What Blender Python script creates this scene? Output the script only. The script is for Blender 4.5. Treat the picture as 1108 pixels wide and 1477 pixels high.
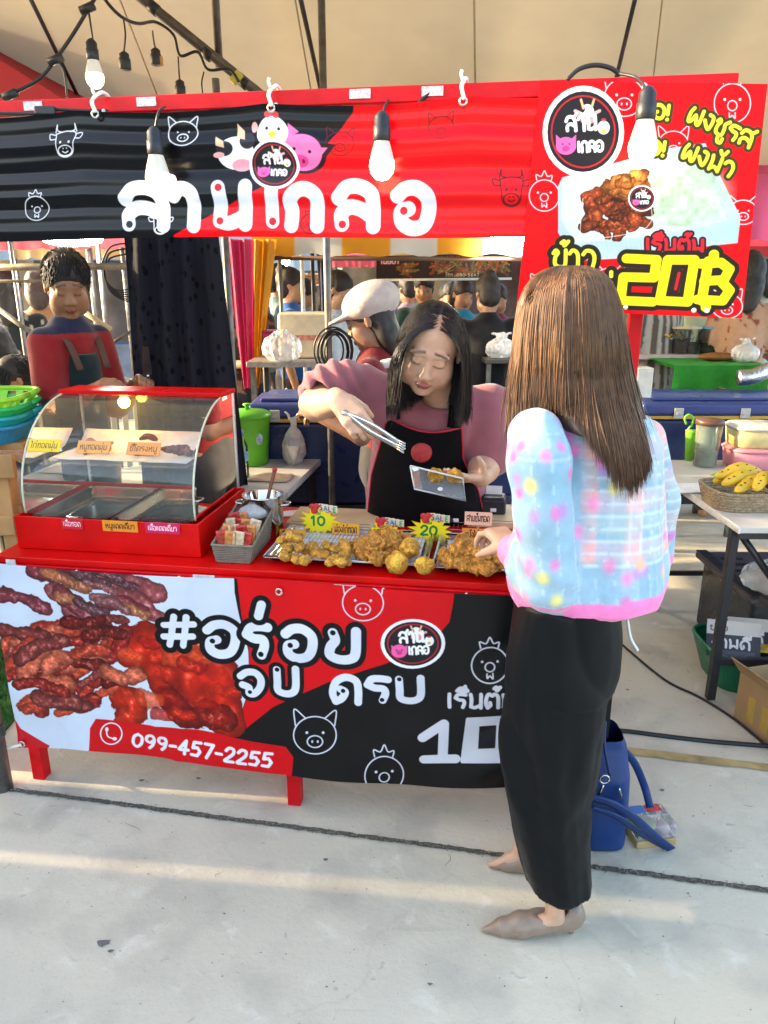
import bpy, math, random
import numpy as np
from mathutils import Vector, Matrix
random.seed(7); RNG = np.random.default_rng(11)
for _o in list(bpy.data.objects): bpy.data.objects.remove(_o)
SC = bpy.context.scene
COL = SC.collection
rad = math.radians
PI = math.pi
# ------------------------------------------------------------------ camera
CAM_H, CAM_P, CAM_F = 1.58, rad(17.1), 1066.0
cam = bpy.data.cameras.new('camera'); cam_o = bpy.data.objects.new('camera', cam); COL.objects.link(cam_o)
cam.sensor_fit = 'VERTICAL'; cam.sensor_height = 36; cam.lens = 36 * CAM_F / 1477
cam.clip_start = .05; cam.clip_end = 500
cam_o.location = (0, 0, CAM_H); cam_o.rotation_euler = (PI / 2 - CAM_P, 0, 0)
SC.camera = cam_o
# ------------------------------------------------------------------ sky, sun, exposure
SUN_EL = rad(16); SUN_AZ = rad(-84)          # low sun on the left, a little behind the stall
w = bpy.data.worlds.new('World'); SC.world = w; w.use_nodes = True
nt = w.node_tree; bg = nt.nodes['Background']
sky = nt.nodes.new('ShaderNodeTexSky'); sky.sky_type = 'NISHITA'; sky.sun_disc = False
sky.sun_elevation = SUN_EL; sky.sun_rotation = SUN_AZ; sky.air_density = 1.0; sky.dust_density = 3.0; sky.ozone_density = .6
nt.links.new(sky.outputs[0], bg.inputs[0]); bg.inputs[1].default_value = .15
sl = bpy.data.lights.new('sun', 'SUN'); sl.energy = 2.15; sl.angle = rad(.9); sl.color = (1, .78, .48)
so = bpy.data.objects.new('sun', sl); COL.objects.link(so)
_sd = Vector((math.sin(SUN_AZ) * math.cos(SUN_EL), math.cos(SUN_AZ) * math.cos(SUN_EL), math.sin(SUN_EL)))
so.rotation_euler = _sd.to_track_quat('Z', 'Y').to_euler(); so.location = _sd * 20
SC.view_settings.view_transform = 'Standard'; SC.view_settings.look = 'None'
SC.view_settings.exposure = 2.83; SC.view_settings.gamma = 1; SC.view_settings.use_curve_mapping = False
SC.cycles.max_bounces = 10; SC.cycles.transparent_max_bounces = 16
SC.cycles.sample_clamp_indirect = 6; SC.cycles.use_denoising = True
# ------------------------------------------------------------------ layout: a point seen along a photo direction at a real depth
def ray(px, py):
    xc = (px - 554) / CAM_F; yc = -(py - 738.5) / CAM_F
    c, s = math.cos(CAM_P), math.sin(CAM_P)
    return np.array([xc, c + yc * s, -s + yc * c])
C0 = np.array([0, 0, CAM_H])
def at(px, py, Y): d = ray(px, py); return C0 + d * (Y / d[1])
def gz(px, py, z=0.): d = ray(px, py); return C0 + d * ((z - CAM_H) / d[2])
SA = rad(-8.5); SO = np.array([-.284, 1.974, 0]); SU = np.array([math.cos(SA), math.sin(SA), 0]); SV = np.array([-math.sin(SA), math.cos(SA), 0])
def stall_uz(px, py, v=0.):
    d = ray(px, py); c = C0 - SO; t = (v - c @ SV) / (d @ SV); p = c + t * d
    return p @ SU, p[2]
def stall_uv(px, py, z): g = gz(px, py, z) - SO; return g @ SU, g @ SV
def SP(u, v, z=0.): return SO + SU * u + SV * v + np.array([0, 0, z])
# ------------------------------------------------------------------ noise
def _hash(ix, iy, iz, seed):
    h = (ix.astype(np.int64) * 374761393 + iy.astype(np.int64) * 668265263 + iz.astype(np.int64) * 2147483647 + seed * 1274126177) & 0xffffffff
    h = ((h ^ (h >> 13)) * 1274126177) & 0xffffffff
    h = h ^ (h >> 16)
    return (h & 0xffff) / 65535.0
def vn(x, y, z=None, seed=0):
    x = np.asarray(x, float); y = np.asarray(y, float); z = np.zeros_like(x) if z is None else np.asarray(z, float)
    x, y, z = np.broadcast_arrays(x, y, z)
    ix, iy, iz = np.floor(x), np.floor(y), np.floor(z)
    fx, fy, fz = x - ix, y - iy, z - iz
    fx, fy, fz = [f * f * (3 - 2 * f) for f in (fx, fy, fz)]
    r = 0
    for a in (0, 1):
        for b in (0, 1):
            for c in (0, 1):
                r = r + _hash(ix + a, iy + b, iz + c, seed) * (fx if a else 1 - fx) * (fy if b else 1 - fy) * (fz if c else 1 - fz)
    return r
def fbm(x, y, z=None, seed=0, oct=4):
    r = 0; a = .5; f = 1.
    for i in range(oct):
        r = r + a * vn(np.asarray(x) * f, np.asarray(y) * f, None if z is None else np.asarray(z) * f, seed + i); a *= .5; f *= 2.03
    return r / (1 - .5 ** oct)
# ------------------------------------------------------------------ materials
MATS = {}
def srgb(h):
    h = h.lstrip('#'); c = [int(h[i:i + 2], 16) / 255 for i in (0, 2, 4)]
    return tuple(v / 12.92 if v <= .04045 else ((v + .055) / 1.055) ** 2.4 for v in c)
def mat(name, col, rough=.5, metal=0., vary=.12, scale=30., bump=.0, spec=.5, trans=0., alpha=1., sub=0., coat=0., sheen=0., emit=None, estr=0., attr=None, image=None, aniso=None, ior=1.45, bscale=None, rvary=.1):
    if name in MATS: return MATS[name]
    if isinstance(col, str): col = srgb(col)
    m = bpy.data.materials.new(name); m.use_nodes = True; N = m.node_tree.nodes; L = m.node_tree.links
    b = N['Principled BSDF']
    b.inputs['Roughness'].default_value = rough; b.inputs['Metallic'].default_value = metal
    b.inputs['Specular IOR Level'].default_value = spec; b.inputs['IOR'].default_value = ior
    if trans: b.inputs['Transmission Weight'].default_value = trans
    if coat: b.inputs['Coat Weight'].default_value = coat; b.inputs['Coat Roughness'].default_value = .15
    if sheen: b.inputs['Sheen Weight'].default_value = sheen
    if sub:
        b.inputs['Subsurface Weight'].default_value = sub; b.inputs['Subsurface Radius'].default_value = (.012, .005, .003); b.inputs['Subsurface Scale'].default_value = .6
    if emit: b.inputs['Emission Color'].default_value = (*emit, 1); b.inputs['Emission Strength'].default_value = estr
    if alpha < 1: b.inputs['Alpha'].default_value = alpha
    tc = N.new('ShaderNodeTexCoord'); nz = N.new('ShaderNodeTexNoise'); nz.inputs['Scale'].default_value = scale; nz.inputs['Detail'].default_value = 5
    L.new(tc.outputs['Object'], nz.inputs['Vector'])
    base = None
    if image is not None:
        ti = N.new('ShaderNodeTexImage'); ti.image = image; ti.interpolation = 'Cubic'; ti.extension = 'EXTEND'; base = ti.outputs['Color']
    if attr:
        at_ = N.new('ShaderNodeVertexColor'); at_.layer_name = attr; base = at_.outputs['Color']
    mr = N.new('ShaderNodeMapRange'); mr.inputs['From Min'].default_value = .3; mr.inputs['From Max'].default_value = .7
    mr.inputs['To Min'].default_value = 1 - vary; mr.inputs['To Max'].default_value = 1 + vary * .6
    L.new(nz.outputs['Fac'], mr.inputs['Value'])
    mx = N.new('ShaderNodeMix'); mx.data_type = 'RGBA'; mx.blend_type = 'MULTIPLY'; mx.inputs[0].default_value = 1
    if base is None: mx.inputs[6].default_value = (*col, 1)
    else: L.new(base, mx.inputs[6])
    L.new(mr.outputs[0], mx.inputs[7]); L.new(mx.outputs[2], b.inputs['Base Color'])
    if rvary:
        m2 = N.new('ShaderNodeMapRange'); m2.inputs['From Min'].default_value = .3; m2.inputs['From Max'].default_value = .7
        m2.inputs['To Min'].default_value = max(.02, rough - rvary); m2.inputs['To Max'].default_value = min(1, rough + rvary)
        n3 = N.new('ShaderNodeTexNoise'); n3.inputs['Scale'].default_value = scale * .4; L.new(tc.outputs['Object'], n3.inputs['Vector'])
        L.new(n3.outputs['Fac'], m2.inputs['Value']); L.new(m2.outputs[0], b.inputs['Roughness'])
    if bump:
        n2 = N.new('ShaderNodeTexNoise'); n2.inputs['Scale'].default_value = bscale or scale * 3; n2.inputs['Detail'].default_value = 6
        L.new(tc.outputs['Object'], n2.inputs['Vector'])
        bp = N.new('ShaderNodeBump'); bp.inputs['Strength'].default_value = bump; bp.inputs['Distance'].default_value = .01
        L.new(n2.outputs['Fac'], bp.inputs['Height']); L.new(bp.outputs['Normal'], b.inputs['Normal'])
    if aniso is not None: b.inputs['Anisotropic'].default_value = aniso
    MATS[name] = m
    return m
def thin_glass(name, tint=(1, 1, 1), op=.08, rough=.03, haze=(.8, .82, .8)):
    """thin clear sheet: mostly see-through, fresnel gloss, a trace of milky diffuse"""
    if name in MATS: return MATS[name]
    m = bpy.data.materials.new(name); m.use_nodes = True; N = m.node_tree.nodes; L = m.node_tree.links
    out = N['Material Output']; N.remove(N['Principled BSDF'])
    tr = N.new('ShaderNodeBsdfTransparent'); tr.inputs[0].default_value = (*tint, 1)
    gl = N.new('ShaderNodeBsdfGlossy'); gl.inputs['Roughness'].default_value = rough; gl.inputs[0].default_value = (1, 1, 1, 1)
    df = N.new('ShaderNodeBsdfDiffuse'); df.inputs[0].default_value = (*haze, 1)
    fr = N.new('ShaderNodeFresnel'); fr.inputs[0].default_value = 1.45
    tcn = N.new('ShaderNodeTexCoord'); nz = N.new('ShaderNodeTexNoise'); nz.inputs['Scale'].default_value = 6; nz.inputs['Detail'].default_value = 6
    L.new(tcn.outputs['Object'], nz.inputs['Vector'])
    ma = N.new('ShaderNodeMath'); ma.operation = 'MULTIPLY'; ma.inputs[1].default_value = op * 2; L.new(nz.outputs['Fac'], ma.inputs[0])
    m1 = N.new('ShaderNodeMixShader'); m2 = N.new('ShaderNodeMixShader')
    L.new(ma.outputs[0], m1.inputs[0]); L.new(tr.outputs[0], m1.inputs[1]); L.new(df.outputs[0], m1.inputs[2])
    L.new(fr.outputs[0], m2.inputs[0]); L.new(m1.outputs[0], m2.inputs[1]); L.new(gl.outputs[0], m2.inputs[2]); L.new(m2.outputs[0], out.inputs[0])
    MATS[name] = m
    return m
def translucent(name, col, tcol, fac=.45, rough=.6, attr=None, vary=.1):
    """tent or curtain cloth: light comes through it"""
    if name in MATS: return MATS[name]
    m = mat(name, col, rough, vary=vary, scale=3, attr=attr, bump=.12, bscale=9); N = m.node_tree.nodes; L = m.node_tree.links
    t = N.new('ShaderNodeBsdfTranslucent'); t.inputs[0].default_value = (*(srgb(tcol) if isinstance(tcol, str) else tcol), 1)
    if attr:
        a_ = N.new('ShaderNodeVertexColor'); a_.layer_name = attr; L.new(a_.outputs[0], t.inputs[0])
    mx = N.new('ShaderNodeMixShader'); mx.inputs[0].default_value = fac
    L.new(N['Principled BSDF'].outputs[0], mx.inputs[1]); L.new(t.outputs[0], mx.inputs[2]); L.new(mx.outputs[0], N['Material Output'].inputs[0])
    return m
# ------------------------------------------------------------------ mesh building
class MB:
    def __init__(s): s.v = []; s.f = []; s.uv = {}; s.n = 0; s.sm = []
    def add(s, v, f, smooth=False):
        o = len(s.v); s.v.extend([tuple(p) for p in v]); s.f.extend([tuple(i + o for i in q) for q in f]); s.sm.extend([smooth] * len(f)); return s
    def box(s, c, d, rz=0., M=None):
        x, y, z = [k / 2 for k in d]
        P = np.array([(-x, -y, -z), (x, -y, -z), (x, y, -z), (-x, y, -z), (-x, -y, z), (x, -y, z), (x, y, z), (-x, y, z)])
        if rz:
            ca, sa = math.cos(rz), math.sin(rz); P = P @ np.array([[ca, sa, 0], [-sa, ca, 0], [0, 0, 1]])
        if M is not None: P = P @ np.asarray(M).T
        return s.add(P + np.array(c), [(0, 3, 2, 1), (4, 5, 6, 7), (0, 1, 5, 4), (1, 2, 6, 5), (2, 3, 7, 6), (3, 0, 4, 7)])
    def tube(s, path, r, n=8, caps=True, flat=None):
        P = np.array(path, float); k = len(P); R = np.full(k, r) if np.isscalar(r) else np.array(r, float)
        T = np.gradient(P, axis=0); T /= np.linalg.norm(T, axis=1)[:, None] + 1e-12
        up = np.array([0, 0, 1.]) if abs(T[0][2]) < .9 else np.array([1., 0, 0])
        nrm = up - T[0] * (up @ T[0]); nrm /= np.linalg.norm(nrm); V = []; 
        for i in range(k):
            nrm = nrm - T[i] * (nrm @ T[i]); nrm /= np.linalg.norm(nrm) + 1e-12; b = np.cross(T[i], nrm)
            for j in range(n):
                a = 2 * PI * (j + .5) / n; V.append(P[i] + R[i] * (math.cos(a) * nrm + (flat or 1) * math.sin(a) * b))
        F = [(i * n + j, i * n + (j + 1) % n, (i + 1) * n + (j + 1) % n, (i + 1) * n + j) for i in range(k - 1) for j in range(n)]
        if caps: F += [tuple(range(n - 1, -1, -1)), tuple((k - 1) * n + j for j in range(n))]
        return s.add(V, F, True)
    def lathe(s, prof, n=24, c=(0, 0, 0), caps=True):
        V = []; k = len(prof)
        for r, z in prof:
            for j in range(n):
                a = 2 * PI * j / n; V.append((c[0] + r * math.cos(a), c[1] + r * math.sin(a), c[2] + z))
        F = [(i * n + j, i * n + (j + 1) % n, (i + 1) * n + (j + 1) % n, (i + 1) * n + j) for i in range(k - 1) for j in range(n)]
        if caps: F += [tuple(range(n - 1, -1, -1)), tuple((k - 1) * n + j for j in range(n))]
        return s.add(V, F, True)
    def ball(s, c, r, n=12, m=8):
        r = (r, r, r) if np.isscalar(r) else r; V = [(c[0], c[1], c[2] - r[2])]
        for i in range(1, m):
            t = -PI / 2 + PI * i / m
            for j in range(n): a = 2 * PI * j / n; V.append((c[0] + r[0] * math.cos(t) * math.cos(a), c[1] + r[1] * math.cos(t) * math.sin(a), c[2] + r[2] * math.sin(t)))
        V.append((c[0], c[1], c[2] + r[2])); F = [(0, 1 + (j + 1) % n, 1 + j) for j in range(n)]
        F += [(1 + i * n + j, 1 + i * n + (j + 1) % n, 1 + (i + 1) * n + (j + 1) % n, 1 + (i + 1) * n + j) for i in range(m - 2) for j in range(n)]
        e = len(V) - 1; F += [(e, e - n + j, e - n + (j + 1) % n) for j in range(n)]
        return s.add(V, F, True)
    def prism(s, poly, t, M=None, c=(0, 0, 0)):
        """polygon in local XY, thickness t along local Z, placed by the 3x3 M and centre c"""
        k = len(poly); V = np.array([(x, y, -t / 2) for x, y in poly] + [(x, y, t / 2) for x, y in poly])
        if M is not None: V = V @ np.asarray(M).T
        F = [tuple(range(k - 1, -1, -1)), tuple(range(k, 2 * k))] + [(i, (i + 1) % k, k + (i + 1) % k, k + i) for i in range(k)]
        return s.add(V + np.array(c), F)
    def grid(s, fn, nu, nv, uv=True, smooth=True):
        U, Vv = np.meshgrid(np.linspace(0, 1, nu), np.linspace(0, 1, nv), indexing='ij'); P = fn(U.ravel(), Vv.ravel())
        o = len(s.v); F = [(i * nv + j, (i + 1) * nv + j, (i + 1) * nv + j + 1, i * nv + j + 1) for i in range(nu - 1) for j in range(nv - 1)]
        s.add(P, F, smooth)
        if uv:
            for q, (a, b) in enumerate(zip(U.ravel(), Vv.ravel())): s.uv[o + q] = (a, b)
        return s
    def build(s, name, m, parent=None, bevel=0., smooth=None, col=None, solid=0., loc=None, rz=None, seg=2):
        me = bpy.data.meshes.new(name); me.from_pydata([tuple(map(float, p)) for p in s.v], [], s.f); me.update()
        if smooth is None: me.polygons.foreach_set('use_smooth', s.sm)
        elif smooth: me.polygons.foreach_set('use_smooth', [True] * len(s.f))
        if s.uv:
            ul = me.uv_layers.new(name='UVMap'); vi = np.empty(len(me.loops), int); me.loops.foreach_get('vertex_index', vi)
            arr = np.zeros((len(s.v), 2))
            for k_, t in s.uv.items(): arr[k_] = t
            ul.data.foreach_set('uv', arr[vi].ravel())
        if col is not None: paint(me, col)
        return obj(name, me, m, parent, bevel, solid, loc, rz, seg)
def paint(me, col):
    c = np.ones((len(me.vertices), 4)); c[:, :3] = col
    a = me.color_attributes.new('Col', 'FLOAT_COLOR', 'POINT'); a.data.foreach_set('color', c.ravel())
def obj(name, me, m=None, parent=None, bevel=0., solid=0., loc=None, rz=None, seg=2):
    o = bpy.data.objects.new(name, me); COL.objects.link(o)
    if m is not None:
        for q in (m if isinstance(m, (list, tuple)) else [m]): me.materials.append(q)
    if parent is not None: o.parent = parent
    if loc is not None: o.location = tuple(map(float, loc))
    if rz is not None: o.rotation_euler[2] = rz
    if solid:
        d = o.modifiers.new('solid', 'SOLIDIFY'); d.thickness = solid; d.offset = 0
    if bevel:
        d = o.modifiers.new('bevel', 'BEVEL'); d.width = bevel; d.segments = seg; d.limit_method = 'ANGLE'; d.angle_limit = rad(40); d.harden_normals = True
        me.polygons.foreach_set('use_smooth', [True] * len(me.polygons))
        try: me.set_sharp_from_angle(angle=rad(50))
        except Exception: pass
    return o
def tag(o, label, cat, group=None, kind=None):
    if label: o['label'] = label
    if cat: o['category'] = cat
    if group: o['group'] = group
    if kind: o['kind'] = kind
    return o
def thing(name, label, cat, loc=(0, 0, 0), rz=0., group=None):
    o = bpy.data.objects.new(name, None); COL.objects.link(o); o.empty_display_size = .1
    o.location = tuple(map(float, loc)); o.rotation_euler[2] = rz
    return tag(o, label, cat, group)
def struct(o): o['kind'] = 'structure'; return o
def dup(root, loc=None, rz=None, label=None, group=None, scale=None):
    def cp(o, par):
        c = o.copy(); COL.objects.link(c)
        if par is not None: c.parent = par
        for ch in list(o.children): cp(ch, c)
        return c
    r = cp(root, None)
    if loc is not None: r.location = tuple(map(float, loc))
    if rz is not None: r.rotation_euler[2] = rz
    if label: r['label'] = label
    if group: r['group'] = group
    if scale: r.scale = (scale,) * 3 if np.isscalar(scale) else scale
    return r
def cr(pts, n=6, closed=False):
    P = np.array(pts, float)
    if len(P) < 3: return P
    Q = np.vstack([P[-1:], P, P[:2]]) if closed else np.vstack([2 * P[0] - P[1], P, 2 * P[-1] - P[-2]])
    out = []; k = len(Q) - 3; t = np.linspace(0, 1, n, endpoint=False)[:, None]
    for i in range(k):
        a, b, c, d = Q[i:i + 4]
        out.append(.5 * ((2 * b) + (c - a) * t + (2 * a - 5 * b + 4 * c - d) * t ** 2 + (3 * b - a - 3 * c + d) * t ** 3))
    out.append((P[:1] if closed else P[-1:])); return np.vstack(out)
def frame(z, x=None):
    """3x3 with columns X, Y, Z; Z along z, X near x"""
    z = np.array(z, float); z /= np.linalg.norm(z); x = np.array(x if x is not None else (1, 0, 0), float)
    x = x - z * (x @ z)
    if np.linalg.norm(x) < 1e-6: x = np.cross(z, (0, 1, 0))
    x /= np.linalg.norm(x); return np.stack([x, np.cross(z, x), z], 1)
# ------------------------------------------------------------------ implicit surfaces (bodies, cloth, food): numpy field + surface nets
class SDF:
    def __init__(s, lo, hi, h):
        s.lo = np.array(lo, float); s.h = h; s.n = np.ceil((np.array(hi) - s.lo) / h).astype(int) + 1; s.f = np.full(s.n, .5, np.float32)
    def _reg(s, lo, hi):
        a = np.clip(np.floor((np.array(lo) - s.lo) / s.h).astype(int), 0, s.n); b = np.clip(np.ceil((np.array(hi) - s.lo) / s.h).astype(int) + 1, 0, s.n)
        if (b <= a).any(): return None, None
        g = [s.lo[i] + s.h * np.arange(a[i], b[i]) for i in range(3)]
        return tuple(slice(a[i], b[i]) for i in range(3)), np.stack(np.meshgrid(*g, indexing='ij'), -1)
    def _mix(s, sl, d, k, sub=False):
        f = s.f[sl]; d = d.astype(np.float32)
        if sub:
            d = -d; h = np.clip(.5 - .5 * (f - d) / max(k, 1e-6), 0, 1); s.f[sl] = f + (d - f) * h + k * h * (1 - h)
        else:
            h = np.clip(.5 + .5 * (f - d) / max(k, 1e-6), 0, 1); s.f[sl] = f * (1 - h) + d * h - k * h * (1 - h)
        return s
    def cone(s, a, b, ra, rb, k=.01, sub=False):
        a = np.array(a, float); b = np.array(b, float); m = max(ra, rb) + k * 2 + .03
        sl, P = s._reg(np.minimum(a, b) - m, np.maximum(a, b) + m)
        if sl is None: return s
        ab = b - a; t = np.clip(((P - a) @ ab) / (ab @ ab + 1e-9), 0, 1)
        return s._mix(sl, np.linalg.norm(P - a - t[..., None] * ab, axis=-1) - (ra + (rb - ra) * t), k, sub)
    def chain(s, pts, rs, k=.01):
        for i in range(len(pts) - 1): s.cone(pts[i], pts[i + 1], rs[i], rs[i + 1], k)
        return s
    def ell(s, c, r, k=.01, M=None, sub=False):
        r = np.array((r, r, r) if np.isscalar(r) else r, float); c = np.array(c, float); m = r.max() + 2 * k + .03
        sl, P = s._reg(c - m, c + m)
        if sl is None: return s
        q = P - c
        if M is not None: q = q @ np.asarray(M)
        k0 = np.linalg.norm(q / r, axis=-1); k1 = np.linalg.norm(q / r ** 2, axis=-1) + 1e-6
        return s._mix(sl, k0 * (k0 - 1) / k1, k, sub)
    def loft(s, rows, k=.01, fold=None, sub=False, e=2.0):
        """rows (z, cx, cy, rx, ry, rot) stacked in z; fold(P, ang, z) -> outward displacement"""
        R = np.array(sorted(rows), float); rm = max(R[:, 3].max(), R[:, 4].max()) + .05
        lo = np.array([R[:, 1].min() - rm, R[:, 2].min() - rm, R[0, 0] - .03]); hi = np.array([R[:, 1].max() + rm, R[:, 2].max() + rm, R[-1, 0] + .03])
        sl, P = s._reg(lo, hi)
        if sl is None: return s
        z = P[..., 2]; g = [np.interp(z, R[:, 0], R[:, j]) for j in range(1, 6)]
        x = P[..., 0] - g[0]; y = P[..., 1] - g[1]; c, sn = np.cos(g[4]), np.sin(g[4]); xx = x * c + y * sn; yy = -x * sn + y * c
        k0 = (np.abs(xx / g[2]) ** e + np.abs(yy / g[3]) ** e) ** (1 / e)
        d = (k0 - 1) * np.minimum(g[2], g[3])
        if fold is not None: d = d - fold(P, np.arctan2(yy / g[3], xx / g[2]), z)
        d = np.maximum(d, np.maximum(R[0, 0] - z, z - R[-1, 0]))
        return s._mix(sl, d, k, sub)
    def disp(s, fn):
        sl, P = s._reg(s.lo, s.lo + s.h * s.n); act = np.abs(s.f) < 4 * s.h; v = fn(P[act]); s.f[act] -= v.astype(np.float32); return s
    def mesh(s):
        f = s.f; sg = f < 0
        c = np.zeros(tuple(s.n - 1), np.int8)
        for i in (0, 1):
            for j in (0, 1):
                for k in (0, 1): c += sg[i:s.n[0] - 1 + i, j:s.n[1] - 1 + j, k:s.n[2] - 1 + k]
        A = np.argwhere((c > 0) & (c < 8)); idx = np.full(tuple(s.n - 1), -1, np.int64); idx[tuple(A.T)] = np.arange(len(A))
        off = np.array([(i, j, k) for i in (0, 1) for j in (0, 1) for k in (0, 1)]); cv = np.stack([f[tuple((A + o).T)] for o in off], 1)
        acc = np.zeros((len(A), 3)); cnt = np.zeros(len(A))
        for p in range(8):
            for q in range(p + 1, 8):
                if np.abs(off[p] - off[q]).sum() != 1: continue
                a, b = cv[:, p], cv[:, q]; m = (a < 0) != (b < 0); t = np.where(m, a / np.where(m, a - b, 1), 0)
                acc += np.where(m[:, None], off[p] + t[:, None] * (off[q] - off[p]), 0); cnt += m
        V = s.lo + s.h * (A + acc / cnt[:, None]); F = []
        for ax in range(3):
            u, v = (ax + 1) % 3, (ax + 2) % 3
            a = [slice(0, None)] * 3; b = [slice(0, None)] * 3; a[ax] = slice(0, s.n[ax] - 1); b[ax] = slice(1, None)
            x = sg[tuple(a)] != sg[tuple(b)]; E = np.argwhere(x); E = E[(E[:, u] > 0) & (E[:, v] > 0) & (E[:, u] < s.n[u] - 1) & (E[:, v] < s.n[v] - 1)]
            du = np.zeros(3, int); du[u] = 1; dv = np.zeros(3, int); dv[v] = 1
            q = np.stack([idx[tuple((E - du - dv).T)], idx[tuple((E - dv).T)], idx[tuple(E.T)], idx[tuple((E - du).T)]], 1)
            flip = ~sg[tuple(E.T)]; q[flip] = q[flip][:, ::-1]; F.append(q)
        return V, np.vstack(F)
def npmesh(name, V, F, smooth=True):
    me = bpy.data.meshes.new(name); F = np.asarray(F, np.int32); n, k = F.shape
    me.vertices.add(len(V)); me.vertices.foreach_set('co', np.asarray(V, np.float32).ravel())
    me.loops.add(n * k); me.loops.foreach_set('vertex_index', F.ravel()); me.polygons.add(n)
    me.polygons.foreach_set('loop_start', np.arange(0, n * k, k)); me.polygons.foreach_set('loop_total', np.full(n, k))
    me.update(calc_edges=True); me.validate()
    if smooth: me.polygons.foreach_set('use_smooth', np.ones(len(me.polygons), bool))
    return me
def surf(name, S, m, parent=None, colfn=None, org=(0, 0, 0)):
    V, F = S.mesh(); me = npmesh(name, V - np.array(org), F)
    if colfn is not None: paint(me, colfn(V))
    return obj(name, me, m, parent)
def strands(paths, rad_, n=3):
    """many thin tapering strands as one vertex/quad set; paths (k, s, 3)"""
    P = np.asarray(paths, float); k, s, _ = P.shape
    T = np.gradient(P, axis=1); T /= np.linalg.norm(T, axis=2, keepdims=True) + 1e-9
    up = np.tile(np.array([.31, .2, .93]), (k, s, 1)); a = np.cross(T, up); a /= np.linalg.norm(a, axis=2, keepdims=True) + 1e-9; b = np.cross(T, a)
    rr = np.asarray(rad_); rr = rr[:, None] * np.interp(np.linspace(0, 1, s), [0, .08, .8, 1], [.6, 1, .9, .15])[None] if rr.ndim == 1 else rr
    V = np.stack([P + rr[..., None] * (math.cos(2 * PI * j / n) * a + math.sin(2 * PI * j / n) * b) for j in range(n)], 2).reshape(-1, 3)
    i, t, j = np.meshgrid(np.arange(k), np.arange(s - 1), np.arange(n), indexing='ij'); base = (i * s + t) * n; j2 = (j + 1) % n
    return V, np.stack([base + j, base + j2, base + n + j2, base + n + j], -1).reshape(-1, 4)
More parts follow.
